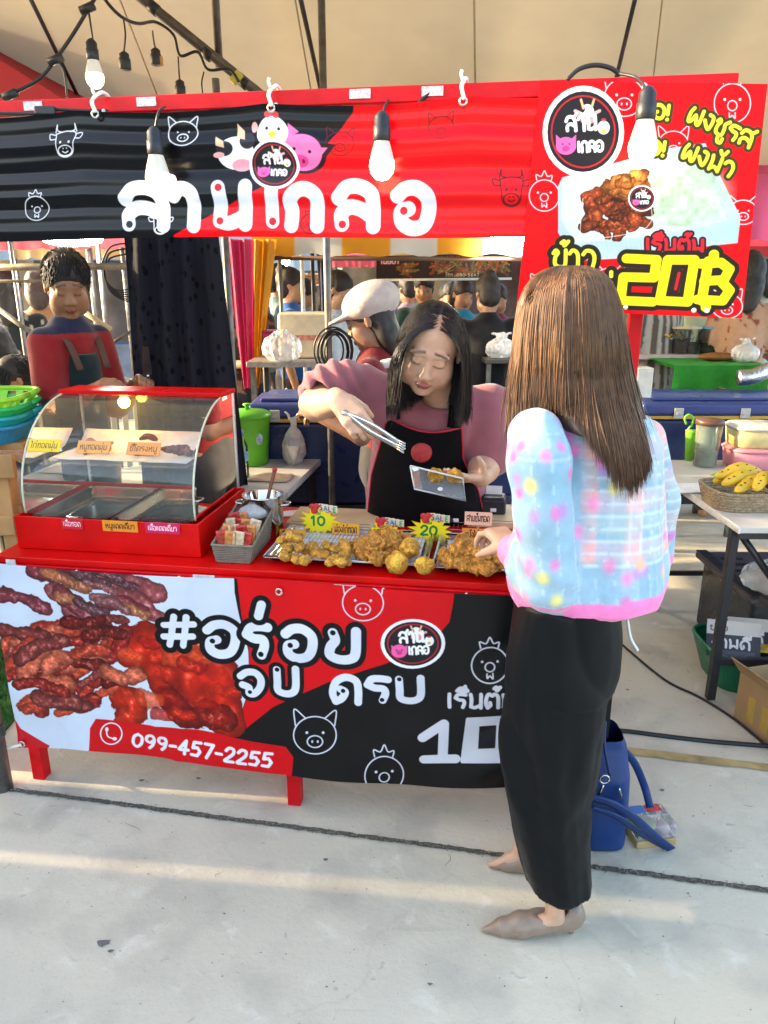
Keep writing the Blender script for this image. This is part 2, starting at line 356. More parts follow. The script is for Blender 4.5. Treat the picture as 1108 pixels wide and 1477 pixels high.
# ------------------------------------------------------------------ printing: flat artwork drawn as strokes and shapes into generated images
GL = {  # stroke letters: width, strokes (smoothed), counter dots
 'ส': (.98, ['.05,.70 .2,.93 .48,.97 .72,.84 .82,.55 .84,.06', '.13,.10 .12,.32 .28,.48 .52,.48 .80,.34', '.66,.90 .80,.98 .97,1.14'], '.14,.1'),
 'ล': (.92, ['.06,.7 .25,.95 .55,.97 .8,.8 .84,.5 .84,.06', '.13,.1 .12,.34 .3,.5 .55,.46 .8,.3'], '.14,.1'),
 'า': (.62, ['.04,.78 .2,.96 .42,.86 .5,.6 .5,.05'], ''),
 'ม': (.92, ['.14,.94 .2,.6 .18,.14', '.18,.14 .42,.09 .78,.26', '.78,.95 .78,.06'], '.15,.94 .18,.14'),
 'เ': (.36, ['.14,.95 .14,.5 .16,.1'], '.16,.1'), 'แ': (.7, ['.12,.95 .12,.1', '.48,.95 .48,.1'], '.13,.1 .49,.1'),
 'ก': (.92, ['.14,.05 .16,.4 .1,.68 .28,.92 .55,.97 .8,.78 .82,.4 .82,.05'], ''),
 'อ': (.92, ['.05,.8 .25,.95 .55,.96 .82,.75 .84,.4 .7,.12 .4,.06 .16,.2 .14,.44 .32,.5'], '.2,.46'),
 'ร': (.78, ['.08,.7 .2,.9 .45,.93 .7,.9', '.08,.7 .3,.58 .56,.54 .62,.36 .54,.1'], '.52,.12'),
 'ย': (.9, ['.2,.9 .26,.66 .14,.46 .12,.2 .35,.06 .65,.07 .8,.25 .82,.95'], '.2,.9'),
 'จ': (.86, ['.06,.8 .28,.95 .58,.93 .78,.68 .76,.35 .56,.1 .38,.12 .36,.34 .14,.46'], '.4,.16'),
 'บ': (.9, ['.14,.92 .16,.5 .18,.18 .4,.06 .66,.08 .8,.28 .8,.95'], '.15,.92'),
 'ป': (.9, ['.14,.92 .16,.5 .18,.18 .4,.06 .66,.08 .8,.28 .8,1.3'], '.15,.92'),
 'ค': (.92, ['.16,.08 .06,.4 .16,.8 .45,.97 .76,.84 .84,.5 .84,.05', '.16,.08 .34,.2 .44,.44 .3,.54'], '.38,.48'),
 'ด': (.92, ['.2,.06 .08,.4 .18,.8 .45,.97 .76,.84 .84,.5 .84,.05', '.2,.06 .36,.22 .34,.42'], '.34,.4'),
 'ต': (.92, ['.2,.06 .08,.4 .16,.86 .3,.97 .46,.86 .6,.97 .8,.84 .84,.5 .84,.05', '.2,.06 .36,.22 .34,.42'], '.34,.4'),
 'น': (.92, ['.14,.92 .2,.6 .18,.05', '.18,.1 .45,.3 .72,.16', '.78,.95 .78,.1'], '.15,.92 .76,.12'),
 'ข': (.86, ['.1,.78 .22,.93 .34,.8 .2,.55 .2,.2 .4,.06 .66,.08 .76,.28 .76,.95'], ''),
 'ว': (.76, ['.08,.76 .25,.95 .52,.93 .68,.7 .68,.4 .6,.1'], '.6,.12'),
 'พ': (1.0, ['.1,.92 .14,.5 .22,.06 .48,.66 .74,.06 .86,.5 .88,.95'], ''),
 'ผ': (1.0, ['.22,.92 .1,.6 .12,.1 .3,.14 .48,.56 .68,.1 .86,.16 .88,.95'], ''),
 'ง': (.72, ['.3,.92 .55,.85 .6,.5 .5,.1 .3,.2 .08,.5'], ''),
 'ช': (.9, ['.1,.78 .22,.93 .32,.8 .2,.55 .2,.2 .4,.06 .66,.1 .7,.5 .66,.75 .9,1.0'], ''), 'ซ': (.9, ['.1,.78 .22,.93 .32,.8 .2,.55 .2,.2 .4,.06 .66,.1 .7,.5 .6,.75 .76,.86 .92,1.0'], ''),
 'ท': (.9, ['.08,.86 .24,.9 .26,.5 .26,.05', '.26,.5 .42,.85 .62,.97 .78,.8 .8,.05'], ''),
 'ห': (.92, ['.12,.92 .2,.6 .2,.05', '.2,.3 .4,.6 .62,.72 .78,.9 .62,.92 .62,.7 .78,.5 .8,.05'], ''),
 'ถ': (.92, ['.14,.05 .2,.3 .1,.66 .28,.92 .55,.97 .8,.78 .82,.05'], ''), 'ษ': (.9, ['.14,.92 .16,.18 .4,.06 .66,.08 .8,.28 .8,.95', '.5,.5 .95,.7'], ''),
 'โ': (.42, ['.2,.06 .2,.9 .1,1.15 .2,1.35 .45,1.28'], '.2,.08'), 'ไ': (.42, ['.22,.06 .22,1.1 .1,1.35 .02,1.2'], '.2,.08'),
 '่': (0, ['-.2,1.2 -.2,1.46'], ''), '้': (0, ['-.42,1.34 -.28,1.42 -.26,1.2 -.06,1.42'], ''), 'ิ': (0, ['-.7,1.16 -.5,1.34 -.2,1.3 -.08,1.14 -.7,1.16'], ''),
 'ี': (0, ['-.7,1.16 -.5,1.34 -.2,1.3 -.08,1.14 -.7,1.16', '-.08,1.14 -.06,1.5'], ''), 'ื': (0, ['-.7,1.16 -.5,1.34 -.2,1.3 -.08,1.14 -.7,1.16', '-.2,1.3 -.2,1.5', '-.05,1.14 -.05,1.5'], ''),
 'ั': (0, ['-.5,1.35 -.36,1.18 -.2,1.2 -.06,1.46'], ''), 'ุ': (0, ['-.26,-.12 -.16,-.18 -.16,-.4'], ''), 'ู': (0, ['-.5,-.12 -.42,-.36 -.2,-.36 -.16,-.12'], ''),
 '#': (1.0, ['.36,.98 .24,.04', '.74,.96 .66,.02', '.06,.7 .96,.7', '.04,.3 .94,.3'], ''), '-': (.6, ['.1,.45 .48,.45'], ''), '!': (.35, ['.16,1 .15,.4', '.14,.06 .145,.05'], ''), '.': (.3, ['.12,.05 .13,.05'], ''),
 '0': (.8, ['.38,.95 .12,.75 .1,.3 .38,.05 .66,.3 .66,.75 .38,.95'], ''), '1': (.6, ['.1,.76 .32,.95 .32,.05'], ''), '2': (.8, ['.1,.75 .3,.95 .6,.9 .62,.62 .36,.34 .1,.06 .68,.06'], ''),
 '4': (.82, ['.5,.06 .5,.95 .08,.34 .72,.34'], ''), '5': (.8, ['.64,.93 .18,.93 .14,.55 .45,.6 .66,.36 .5,.08 .1,.1'], ''), '7': (.76, ['.08,.93 .66,.93 .3,.05'], ''), '9': (.8, ['.64,.62 .38,.45 .12,.62 .2,.9 .5,.95 .66,.7 .6,.3 .4,.05'], ''),
 '6': (.8, ['.56,.93 .2,.6 .1,.3 .36,.05 .64,.26 .44,.5 .14,.38'], ''), ' ': (.5, [], ''), '/': (.4, ['.05,0 .35,1'], ''),
 'S': (.75, ['.62,.82 .4,.96 .14,.8 .3,.55 .6,.4 .5,.08 .1,.14'], ''), 'A': (.85, ['.06,.05 .4,.95 .74,.05', '.2,.34 .62,.34'], ''), 'L': (.66, ['.12,.95 .12,.06 .56,.06'], ''), 'E': (.7, ['.6,.94 .12,.94 .12,.06 .6,.06', '.12,.5 .5,.5'], ''),
}
SHARP = set('#-!145 7/ALE')
class Cv:
    def __init__(s, W, H, col, m, k):
        s.a = np.empty((H, W, 3), np.float32); s.a[:] = s.c(col); s.W, s.H, s.m, s.k = W, H, m, k
    @staticmethod
    def c(h): return np.array([int(h.lstrip('#')[i:i + 2], 16) / 255 for i in (0, 2, 4)], np.float32) if isinstance(h, str) else np.array(h, np.float32)
    def M(s, pts): return np.array([s.m(*p) for p in pts], float)
    def reg(s, P, mg):
        x0, y0 = np.floor(P.min(0) - mg).astype(int); x1, y1 = np.ceil(P.max(0) + mg).astype(int) + 1
        x0, y0, x1, y1 = max(x0, 0), max(y0, 0), min(x1, s.W), min(y1, s.H)
        if x1 <= x0 or y1 <= y0: return None
        X, Y = np.meshgrid(np.arange(x0, x1) + .5, np.arange(y0, y1) + .5); return (slice(y0, y1), slice(x0, x1)), X, Y
    def put(s, sl, al, col):
        a = s.a[sl]; col = s.c(col) if not (isinstance(col, np.ndarray) and col.ndim == 3) else col
        s.a[sl] = a + (col - a) * al[..., None]
    @staticmethod
    def dist(X, Y, P):
        d = np.full(X.shape, 1e9)
        if len(P) == 1: return np.hypot(X - P[0, 0], Y - P[0, 1])
        for (ax, ay), (bx, by) in zip(P[:-1], P[1:]):
            ex, ey = bx - ax, by - ay; t = np.clip(((X - ax) * ex + (Y - ay) * ey) / (ex * ex + ey * ey + 1e-9), 0, 1); d = np.minimum(d, np.hypot(X - ax - t * ex, Y - ay - t * ey))
        return d
    def stroke(s, pts, w, col, raw=False, al=1.):
        P = pts if raw else s.M(pts); w = w * s.k / 2; r = s.reg(P, w + 2)
        if r: s.put(r[0], al * np.clip(w - s.dist(r[1], r[2], P) + .5, 0, 1), col)
    def poly(s, pts, col, al=1., grow=0.):
        P = s.M(pts); r = s.reg(P, 2 + grow * s.k)
        if not r: return
        sl, X, Y = r; ins = np.zeros(X.shape, bool); Q = np.roll(P, -1, 0)
        for (ax, ay), (bx, by) in zip(P, Q):
            c = (ay > Y) != (by > Y); ins ^= c & (X < (bx - ax) * (Y - ay) / (by - ay + 1e-12) + ax)
        d = s.dist(X, Y, np.vstack([P, P[:1]])); s.put(sl, al * np.clip(np.where(ins, d, -d) + grow * s.k + .5, 0, 1), col)
    def ell(s, cx, cy, rx, ry, col, w=0., al=1.):
        t = np.linspace(0, 2 * PI, 33); pts = np.stack([cx + rx * np.cos(t), cy + ry * np.sin(t)], 1)
        s.stroke(pts, w, col, al=al) if w else s.poly(pts[:-1], col, al)
    def text(s, st, x, y, h, w, col, ang=0., sx=1., gap=.08, hole=None, out=None, ow=0., hr=.16, arc=0., italic=0.):
        """y is the baseline in photo pixels, h the letter height"""
        L = []; cx = 0.
        for ch in st:
            g = GL.get(ch)
            if g is None: cx += .5; continue
            for k_ in g[1]:
                p = np.array([[float(q) for q in t.split(',')] for t in k_.split()]); p = p if (ch in SHARP or len(p) < 3) else cr(p, 7)
                L.append(('s', p + [cx, 0]))
            for t in g[2].split(): L.append(('h', np.array([[float(q) for q in t.split(',')]]) + [cx, 0]))
            cx += (g[0] + gap) if g[0] else 0
        ca, sa = math.cos(ang), math.sin(ang)
        def T(p):
            X = p[:, 0] * h * sx + italic * p[:, 1] * h; Y = p[:, 1] * h - arc * (p[:, 0] / max(cx, .1) - .5) ** 2 * h; return s.M(np.stack([x + X * ca + Y * sa, y + X * sa - Y * ca], 1))
        if out:
            for k_, p in L:
                if k_ == 's': s.stroke(T(p), w + 2 * ow, out, True)
        for k_, p in L:
            if k_ == 's': s.stroke(T(p), w, col, True)
        if hole:
            for k_, p in L:
                if k_ == 'h': s.stroke(T(p), hr * h, hole, True)
        return cx * h * sx
    def image(s, name):
        im = bpy.data.images.new(name, s.W, s.H); px = np.ones((s.H, s.W, 4), np.float32); px[..., :3] = np.clip(s.a[::-1], 0, 1)
        im.pixels.foreach_set(px.ravel()); im.update(); im.pack(); return im
    # little line-drawn animals
    def pig(s, x, y, r, col, w=2., fill=None):
        if fill: s.ell(x, y, r, r * .88, fill)
        s.ell(x, y, r, r * .88, col, w)
        for d in (-1, 1):
            e = [(x + d * r * .45, y - r * .8), (x + d * r * .98, y - r * 1.2), (x + d * r * .92, y - r * .45)]
            if fill: s.poly(e, fill)
            s.stroke(cr(e, 5), w, col); s.ell(x + d * r * .38, y - r * .12, r * .07, r * .07, col)
            s.ell(x + d * r * .13, y + r * .3, r * .05, r * .07, col)
        s.ell(x, y + r * .3, r * .36, r * .28, col, w)
    def chick(s, x, y, r, col, w=2., fill=None):
        if fill: s.ell(x, y, r, r * 1.02, fill)
        s.ell(x, y, r, r * 1.02, col, w)
        s.stroke(cr([(x - r * .5, y - r), (x - r * .55, y - r * 1.35), (x - r * .2, y - r * 1.25), (x, y - r * 1.6), (x + r * .2, y - r * 1.25), (x + r * .5, y - r * 1.3), (x + r * .45, y - r * .98)], 5), w, col)
        for d in (-1, 1): s.ell(x + d * r * .42, y - r * .2, r * .08, r * .08, col)
        s.ell(x, y + r * .12, r * .26, r * .26, col, w); s.stroke(cr([(x - r * .16, y + r * .5), (x - r * .14, y + r * .75), (x, y + r * .62), (x + r * .16, y + r * .78), (x + r * .16, y + r * .48)], 4), w, col)
    def cow(s, x, y, r, col, w=2., fill=None):
        o = [(x - r * .7, y - r * .7), (x, y - r * .85), (x + r * .7, y - r * .7), (x + r * .62, y), (x + r * .5, y + r * .75), (x, y + r), (x - r * .5, y + r * .75), (x - r * .62, y), (x - r * .7, y - r * .7)]
        if fill: s.poly(cr(o[:-1], 5, True), fill)
        s.stroke(cr(o, 6), w, col); s.ell(x, y + r * .55, r * .48, r * .36, col, w); s.stroke(cr([(x - r * .2, y + r * .6), (x, y + r * .7), (x + r * .2, y + r * .6)], 4), w, col)
        for d in (-1, 1):
            s.stroke(cr([(x + d * r * .3, y - r * .8), (x + d * r * .62, y - r * .95), (x + d * r * .62, y - r * 1.35), (x + d * r * .75, y - r * .8)], 5), w, col)
            s.stroke(cr([(x + d * r * .7, y - r * .6), (x + d * r * 1.15, y - r * .7), (x + d * r * 1.05, y - r * .3), (x + d * r * .68, y - r * .3)], 5), w, col)
            s.ell(x + d * r * .3, y - r * .05, r * .08, r * .1, col); s.ell(x + d * r * .12, y + r * .4, r * .05, r * .05, col)
    def logo(s, x, y, rx, ry):
        s.ell(x, y, rx, ry, '#f1eff0'); s.ell(x, y, rx * .88, ry * .88, '#211e22'); s.ell(x, y, rx * .78, ry * .78, '#b3202a', rx * .045)
        q = rx * .2
        s.ell(x + rx * .1, y - ry * .42, q * .85, q * 1.0, '#f4f2f0'); s.ell(x - rx * .02, y - ry * .5, q * .3, q * .42, '#2a2628')
        for d in (-1, 1): s.stroke([(x + rx * .1 + d * q * .5, y - ry * .52), (x + rx * .1 + d * q * .8, y - ry * .7)], q * .3, '#e6b08a'); s.stroke([(x + rx * .1 + d * q, y - ry * .42), (x + rx * .1 + d * q * 1.5, y - ry * .46)], q * .4, '#e9a2a0')
        s.ell(x + rx * .1, y - ry * .26, q * .85, q * .5, '#eb8f98')
        s.text('สาม', x - rx * .42, y - ry * .0, rx * .36, rx * .085, '#f7f6f6', ang=-.06, sx=.8)
        s.ell(x + rx * .5, y - ry * .1, q * .75, q * .8, '#f6f4f2'); s.ell(x + rx * .5, y - ry * .02, q * .25, q * .2, '#f0b429'); s.ell(x + rx * .5, y - ry * .27, q * .3, q * .16, '#d8323a')
        s.ell(x - rx * .42, y + ry * .3, q * 1.25, q * 1.05, '#f05fa5')
        for d in (-1, 1): s.poly([(x - rx * .42 + d * q * .5, y + ry * .17), (x - rx * .42 + d * q * 1.25, y + ry * .05), (x - rx * .42 + d * q * 1.2, y + ry * .3)], '#f05fa5'); s.ell(x - rx * .42 + d * q * .4, y + ry * .26, q * .1, q * .1, '#3a1020')
        s.ell(x - rx * .42, y + ry * .36, q * .45, q * .34, '#d33a82')
        s.text('เกลอ', x - rx * .13, y + ry * .45, rx * .26, rx * .07, '#f7f6f6', ang=-.04, sx=.72)
    def meat(s, pts, w, base, seed, hi=(1., .66, .52), dark=.42, alpha=1.):
        """a strip or slab of fried meat, shaded as it was in the printed photo"""
        P = cr(s.M(pts), 6); ww = w * s.k / 2; r = s.reg(P, ww * 1.2 + 2)
        if not r: return
        sl, X, Y = r; d = s.dist(X, Y, P) / ww; n = fbm(X / ww * 1.6, Y / ww * 1.6, seed=seed, oct=5); n2 = fbm(X / ww * 2.6, Y / ww * 2.6, seed=seed + 9, oct=3)
        d = d + (n - .5) * .55 + (fbm(X / ww * .6, Y / ww * .6, seed=seed + 31, oct=2) - .5) * .9; t = np.clip(1 - d, 0, 1) ** .55; lum = dark + (1 - dark) * t * (.62 + 1.3 * (n2 - .2)); c = np.array(base, np.float32) * lum[..., None]
        h = np.clip((n2 - .6) * 4, 0, 1)[..., None] * t[..., None] ** 2; c = c + (np.array(hi) - c) * h * .65
        s.put(sl, alpha * np.clip((1 - d) * ww * .5, 0, 1), c.astype(np.float32))
    def crumb(s, cx, cy, rx, ry, seed, base=(.72, .36, .16)):
        """a heap of fried chicken, shaded as it was in the printed photo"""
        rr = np.random.default_rng(seed)
        for i in range(60):
            a, q = rr.uniform(0, 2 * PI), math.sqrt(rr.uniform(0, 1)); x, y = cx + rx * q * math.cos(a), cy + ry * q * math.sin(a)
            b = np.array(base) * rr.uniform(.55, 1.25); s.meat([(x, y), (x + rr.uniform(-9, 9), y + rr.uniform(-7, 7)), (x + rr.uniform(-12, 12), y + rr.uniform(-9, 9))], rr.uniform(9, 19), b, seed + i, hi=(1, .72, .42), dark=.35)
    def noisemul(s, amp, sc, seed):
        Y, X = np.mgrid[0:s.H, 0:s.W]; n = fbm(X / sc, Y / sc, seed=seed, oct=4) - .5; s.a *= (1 + amp * n)[..., None]
def plane_canvas(u0, u1, z0, z1, res, col, v=0.):
    W, H = int((u1 - u0) / res), int((z1 - z0) / res)
    def m(px, py):
        u, z = stall_uz(px, py, v); return (u - u0) / res, (z1 - z) / res
    a, b = m(500, 700), m(520, 700)
    return Cv(W, H, col, m, abs(b[0] - a[0]) / 20)
# ---- the hanging name banner
TB = (-1.16, .69, 1.690, 1.987)
def print_top():
    c = plane_canvas(*TB, .0011, '#0a0a0d'); c.k = abs(c.m(320, 250)[0] - c.m(300, 250)[0]) / 20
    edge = [(258, 342), (305, 315), (352, 288), (400, 264), (440, 240), (472, 212), (495, 182), (512, 158), (516, 130)]
    c.poly(edge + [(900, 100), (900, 380), (258, 380)], '#d8000a')
    W_ = '#d9d9de'
    c.cow(104, 208, 20, W_, 1.6); c.pig(270, 190, 21, W_, 1.8); c.chick(62, 300, 17, W_, 1.6); c.cow(239, 326, 15, W_, 1.5)
    D = '#6d0a14'
    c.pig(637, 184, 18, D, 1.3); c.pig(494, 205, 20, D, 1.3); c.cow(737, 274, 23, '#4a0a10', 1.5); c.chick(452, 324, 14, D, 1.2)
    # colour animals
    c.ell(346, 222, 26, 24, '#e9e9ec'); c.ell(330, 215, 12, 11, '#23242c'); c.ell(363, 205, 11, 12, '#2b2c34')
    c.poly([(348, 200), (347, 178), (358, 190), (360, 204)], '#e2b391'); c.poly([(318, 210), (317, 196), (329, 204), (330, 214)], '#e2b391'); c.ell(322, 224, 8, 4.5, '#e39b98'); c.ell(372, 186, 4.5, 8, '#e8a6a4'); c.ell(354, 240, 14, 9, '#e59aa8')
    c.ell(443, 222, 32, 29, '#2a1119'); c.poly([(455, 204), (488, 207), (470, 232)], '#2a1119'); c.ell(440, 220, 29, 27, '#ee6fa6'); c.poly([(417, 205), (419, 178), (435, 190)], '#ee6fa6'); c.poly([(455, 212), (477, 212), (464, 228)], '#ee6fa6')
    c.ell(438, 233, 11, 9, '#d63f83'); c.ell(434, 232, 2, 3, '#7a1040'); c.ell(442, 233, 2, 3, '#7a1040'); c.ell(429, 216, 2.4, 2.4, '#3a1020'); c.ell(451, 219, 2.4, 2.4, '#3a1020')
    c.ell(398, 194, 22, 24, '#eeeef0'); c.ell(389, 188, 2.2, 2.6, '#2a2a30'); c.ell(406, 188, 2.2, 2.6, '#2a2a30'); c.ell(398, 197, 6, 5, '#eab53a')
    for d in (-6, 0, 6): c.ell(396 + d, 168 - (3 if d == 0 else 0), 4.5, 5, '#d8454d')
    T = '#d6d8e0'
    def big(ch, x, y, h, sx=1., w=21, **k): c.text(ch, x, y, h, w, T, sx=sx, **k)
    big('ส', 185, 332, 62, 1.12, 20, hole='#16151a'); big('า', 255, 332, 62, 1.0, 20); big('ม', 312, 330, 62, .98, 20, hole='#c40d1b'); big('เ', 388, 328, 62, 1.0, 19, hole='#c40d1b')
    big('ก', 417, 330, 58, .93, 20); big('ล', 488, 330, 64, .98, 20, hole='#c40d1b'); big('อ', 573, 332, 64, .86, 20, hole='#c40d1b')
    c.logo(400, 240, 36, 36)
    c.noisemul(.06, 40, 3)
    return c.image('name_banner_print')
# ---- the counter banner
BB = (-.905, .93, .145, .785)
def print_bottom():
    c = plane_canvas(*BB, .00125, '#0a0a0c'); c.k = abs(c.m(420, 950)[0] - c.m(400, 950)[0]) / 20
    c.poly([(-60, 740), (342, 780), (345, 845), (352, 880), (365, 930), (368, 980), (352, 1030), (335, 1062), (300, 1110), (-40, 1090)], '#c9cfdc')
    c.poly([(342, 780), (662, 800), (655, 858), (650, 885), (625, 915), (560, 945), (480, 972), (400, 1010), (335, 1062), (352, 1030), (368, 985), (366, 930), (355, 880)], '#d0000c')
    c.poly([(20, 1010), (40, 1042), (82, 1068), (60, 1100), (10, 1100)], '#c4101e')
    R = (.62, .13, .08)
    for i, (x0, y0, x1, y1, w_) in enumerate([(60, 815, 130, 830, 26), (120, 822, 235, 845, 30), (5, 850, 75, 868, 24), (90, 845, 120, 880, 34), (100, 850, 165, 905, 30), (180, 850, 240, 880, 30), (160, 860, 215, 870, 24)]):
        c.meat([(x0, y0), ((x0 + x1) / 2, (y0 + y1) / 2 - 6), (x1, y1)], w_, (.62, .30, .30) if i % 2 else (.52, .22, .24), 40 + i, hi=(.86, .7, .74))
    c.meat([(205, 925), (240, 935), (250, 980)], 78, (.82, .15, .07), 60); c.meat([(285, 960), (318, 975), (325, 1010)], 82, (.8, .13, .06), 61); c.meat([(255, 1000), (285, 1025), (330, 1025)], 40, (.55, .08, .05), 62); c.meat([(180, 1000), (205, 1010), (195, 1035)], 40, (.78, .16, .08), 63)
    for i, (x0, y0, xm, ym, x1, y1, w_) in enumerate([(35, 925, 75, 895, 160, 890, 19), (15, 955, 60, 940, 85, 915, 18), (45, 975, 80, 955, 100, 945, 22), (55, 1010, 90, 985, 130, 960, 18), (70, 1018, 75, 1000, 110, 990, 26), (95, 1022, 140, 1005, 175, 980, 18), (85, 935, 110, 905, 130, 925, 22), (95, 940, 105, 960, 125, 990, 20), (110, 965, 150, 945, 165, 925, 22), (130, 1000, 155, 960, 175, 910, 18), (160, 950, 180, 930, 190, 900, 22), (40, 1010, 60, 1000, 95, 1000, 20)]):
        c.meat([(x0, y0), (xm, ym), (x1, y1)], w_, [(.74, .20, .14), (.60, .13, .12), (.84, .30, .18)][i % 3], 80 + i, hi=(.95, .62, .55))
    rr = np.random.default_rng(17)
    for i in range(34):
        x, y = rr.uniform(25, 190), rr.uniform(885, 1020)
        if x < 60 and y > 1000: continue
        a = rr.uniform(-.9, .3); l_ = rr.uniform(14, 34); bs = np.array([(.78, .26, .17), (.62, .15, .12), (.86, .40, .28), (.55, .22, .20), (.44, .10, .08)][i % 5]); c.meat([(x - l_ * math.cos(a), y - l_ * math.sin(a)), (x, y + rr.uniform(-8, 8)), (x + l_ * math.cos(a), y + l_ * math.sin(a))], rr.uniform(15, 28), bs, 200 + i, hi=(.97, .72, .62), dark=.35)
    for i in range(12): x, y = rr.uniform(70, 230), rr.uniform(815, 870); c.meat([(x - 18, y - 6), (x, y + rr.uniform(-6, 6)), (x + 22, y + 8)], rr.uniform(12, 24), np.array([(.60, .36, .36), (.72, .42, .28), (.40, .24, .26)][i % 3]), 300 + i, hi=(.9, .8, .8), dark=.4)
    for i in range(16): x, y = rr.uniform(195, 335), rr.uniform(900, 1025); c.meat([(x - 10, y), (x, y + rr.uniform(-9, 9)), (x + 12, y + 4)], rr.uniform(14, 30), np.array([(.86, .16, .07), (.70, .09, .05), (.92, .30, .14)][i % 3]), 400 + i, hi=(1, .55, .4), dark=.5, alpha=.75)
    c.text('#', 242, 922, 44, 10, '#d6d8e2', out='#0a0a0c', ow=8, sx=1.05)
    c.text('อ', 303, 938, 48, 14, '#d6d8e2', out='#0a0a0c', ow=7.5, hole='#0a0a0c', sx=1.05); c.text('ร', 358, 940, 48, 14, '#d6d8e2', out='#0a0a0c', ow=7.5, hole='#0a0a0c', sx=1.0); c.stroke([(383, 864), (379, 880)], 28, '#0a0a0c'); c.stroke([(383, 864), (379, 880)], 13, '#d6d8e2')
    c.text('อ', 415, 942, 46, 14, '#d6d8e2', out='#0a0a0c', ow=7.5, hole='#0a0a0c', sx=1.05); c.text('ย', 474, 943, 46, 14, '#d6d8e2', out='#0a0a0c', ow=7.5, hole='#0a0a0c', sx=1.15)
    c.text('จ', 352, 994, 36, 11, '#d6d8e2', out='#0a0a0c', ow=6, hole='#0a0a0c', sx=1.1); c.text('บ', 400, 993, 40, 11, '#d6d8e2', out='#0a0a0c', ow=6, hole='#0a0a0c', sx=1.0)
    c.text('ครบ', 482, 1002, 38, 11, '#d6d8e2', hole='#0a0a0c', sx=1.22, gap=.12)
    c.logo(598, 916, 46, 36)
    W_ = '#d0d0d8'
    c.pig(460, 1048, 30, W_, 2.2); c.chick(558, 1104, 27, W_, 2.2); c.pig(527, 858, 29, W_, 2.0); c.chick(707, 950, 26, W_, 2.4)
    c.text('เริ่มต้น', 646, 1012, 22, 5.5, W_, sx=1.05, ang=.02)
    c.stroke([(612, 1052), (642, 1034), (640, 1084)], 14, W_); c.stroke([(614, 1084), (658, 1086)], 14, W_)
    c.poly([(676, 1028), (730, 1028), (760, 1030), (758, 1095), (668, 1090)], W_, grow=3); c.poly([(692, 1040), (716, 1040), (714, 1074), (690, 1074)], '#16151a')
    c.poly([(150, 1032), (300, 1046), (418, 1066), (428, 1080), (426, 1110), (140, 1105), (142, 1045)], '#c8000c', grow=2)
    c.ell(171, 1052, 15.5, 15.5, '#dcdce2', 2.4); c.stroke(cr([(164, 1045), (166, 1056), (177, 1060)], 5), 2.6, '#dcdce2'); c.ell(164.5, 1046, 2.6, 3.4, '#dcdce2'); c.ell(176, 1059.5, 3.4, 2.6, '#dcdce2')
    c.text('099-457-2255', 200, 1071, 21, 5.2, '#dcdce2', ang=.115, sx=.98, gap=.06)
    c.noisemul(.07, 60, 5)
    return c.image('counter_banner_print')
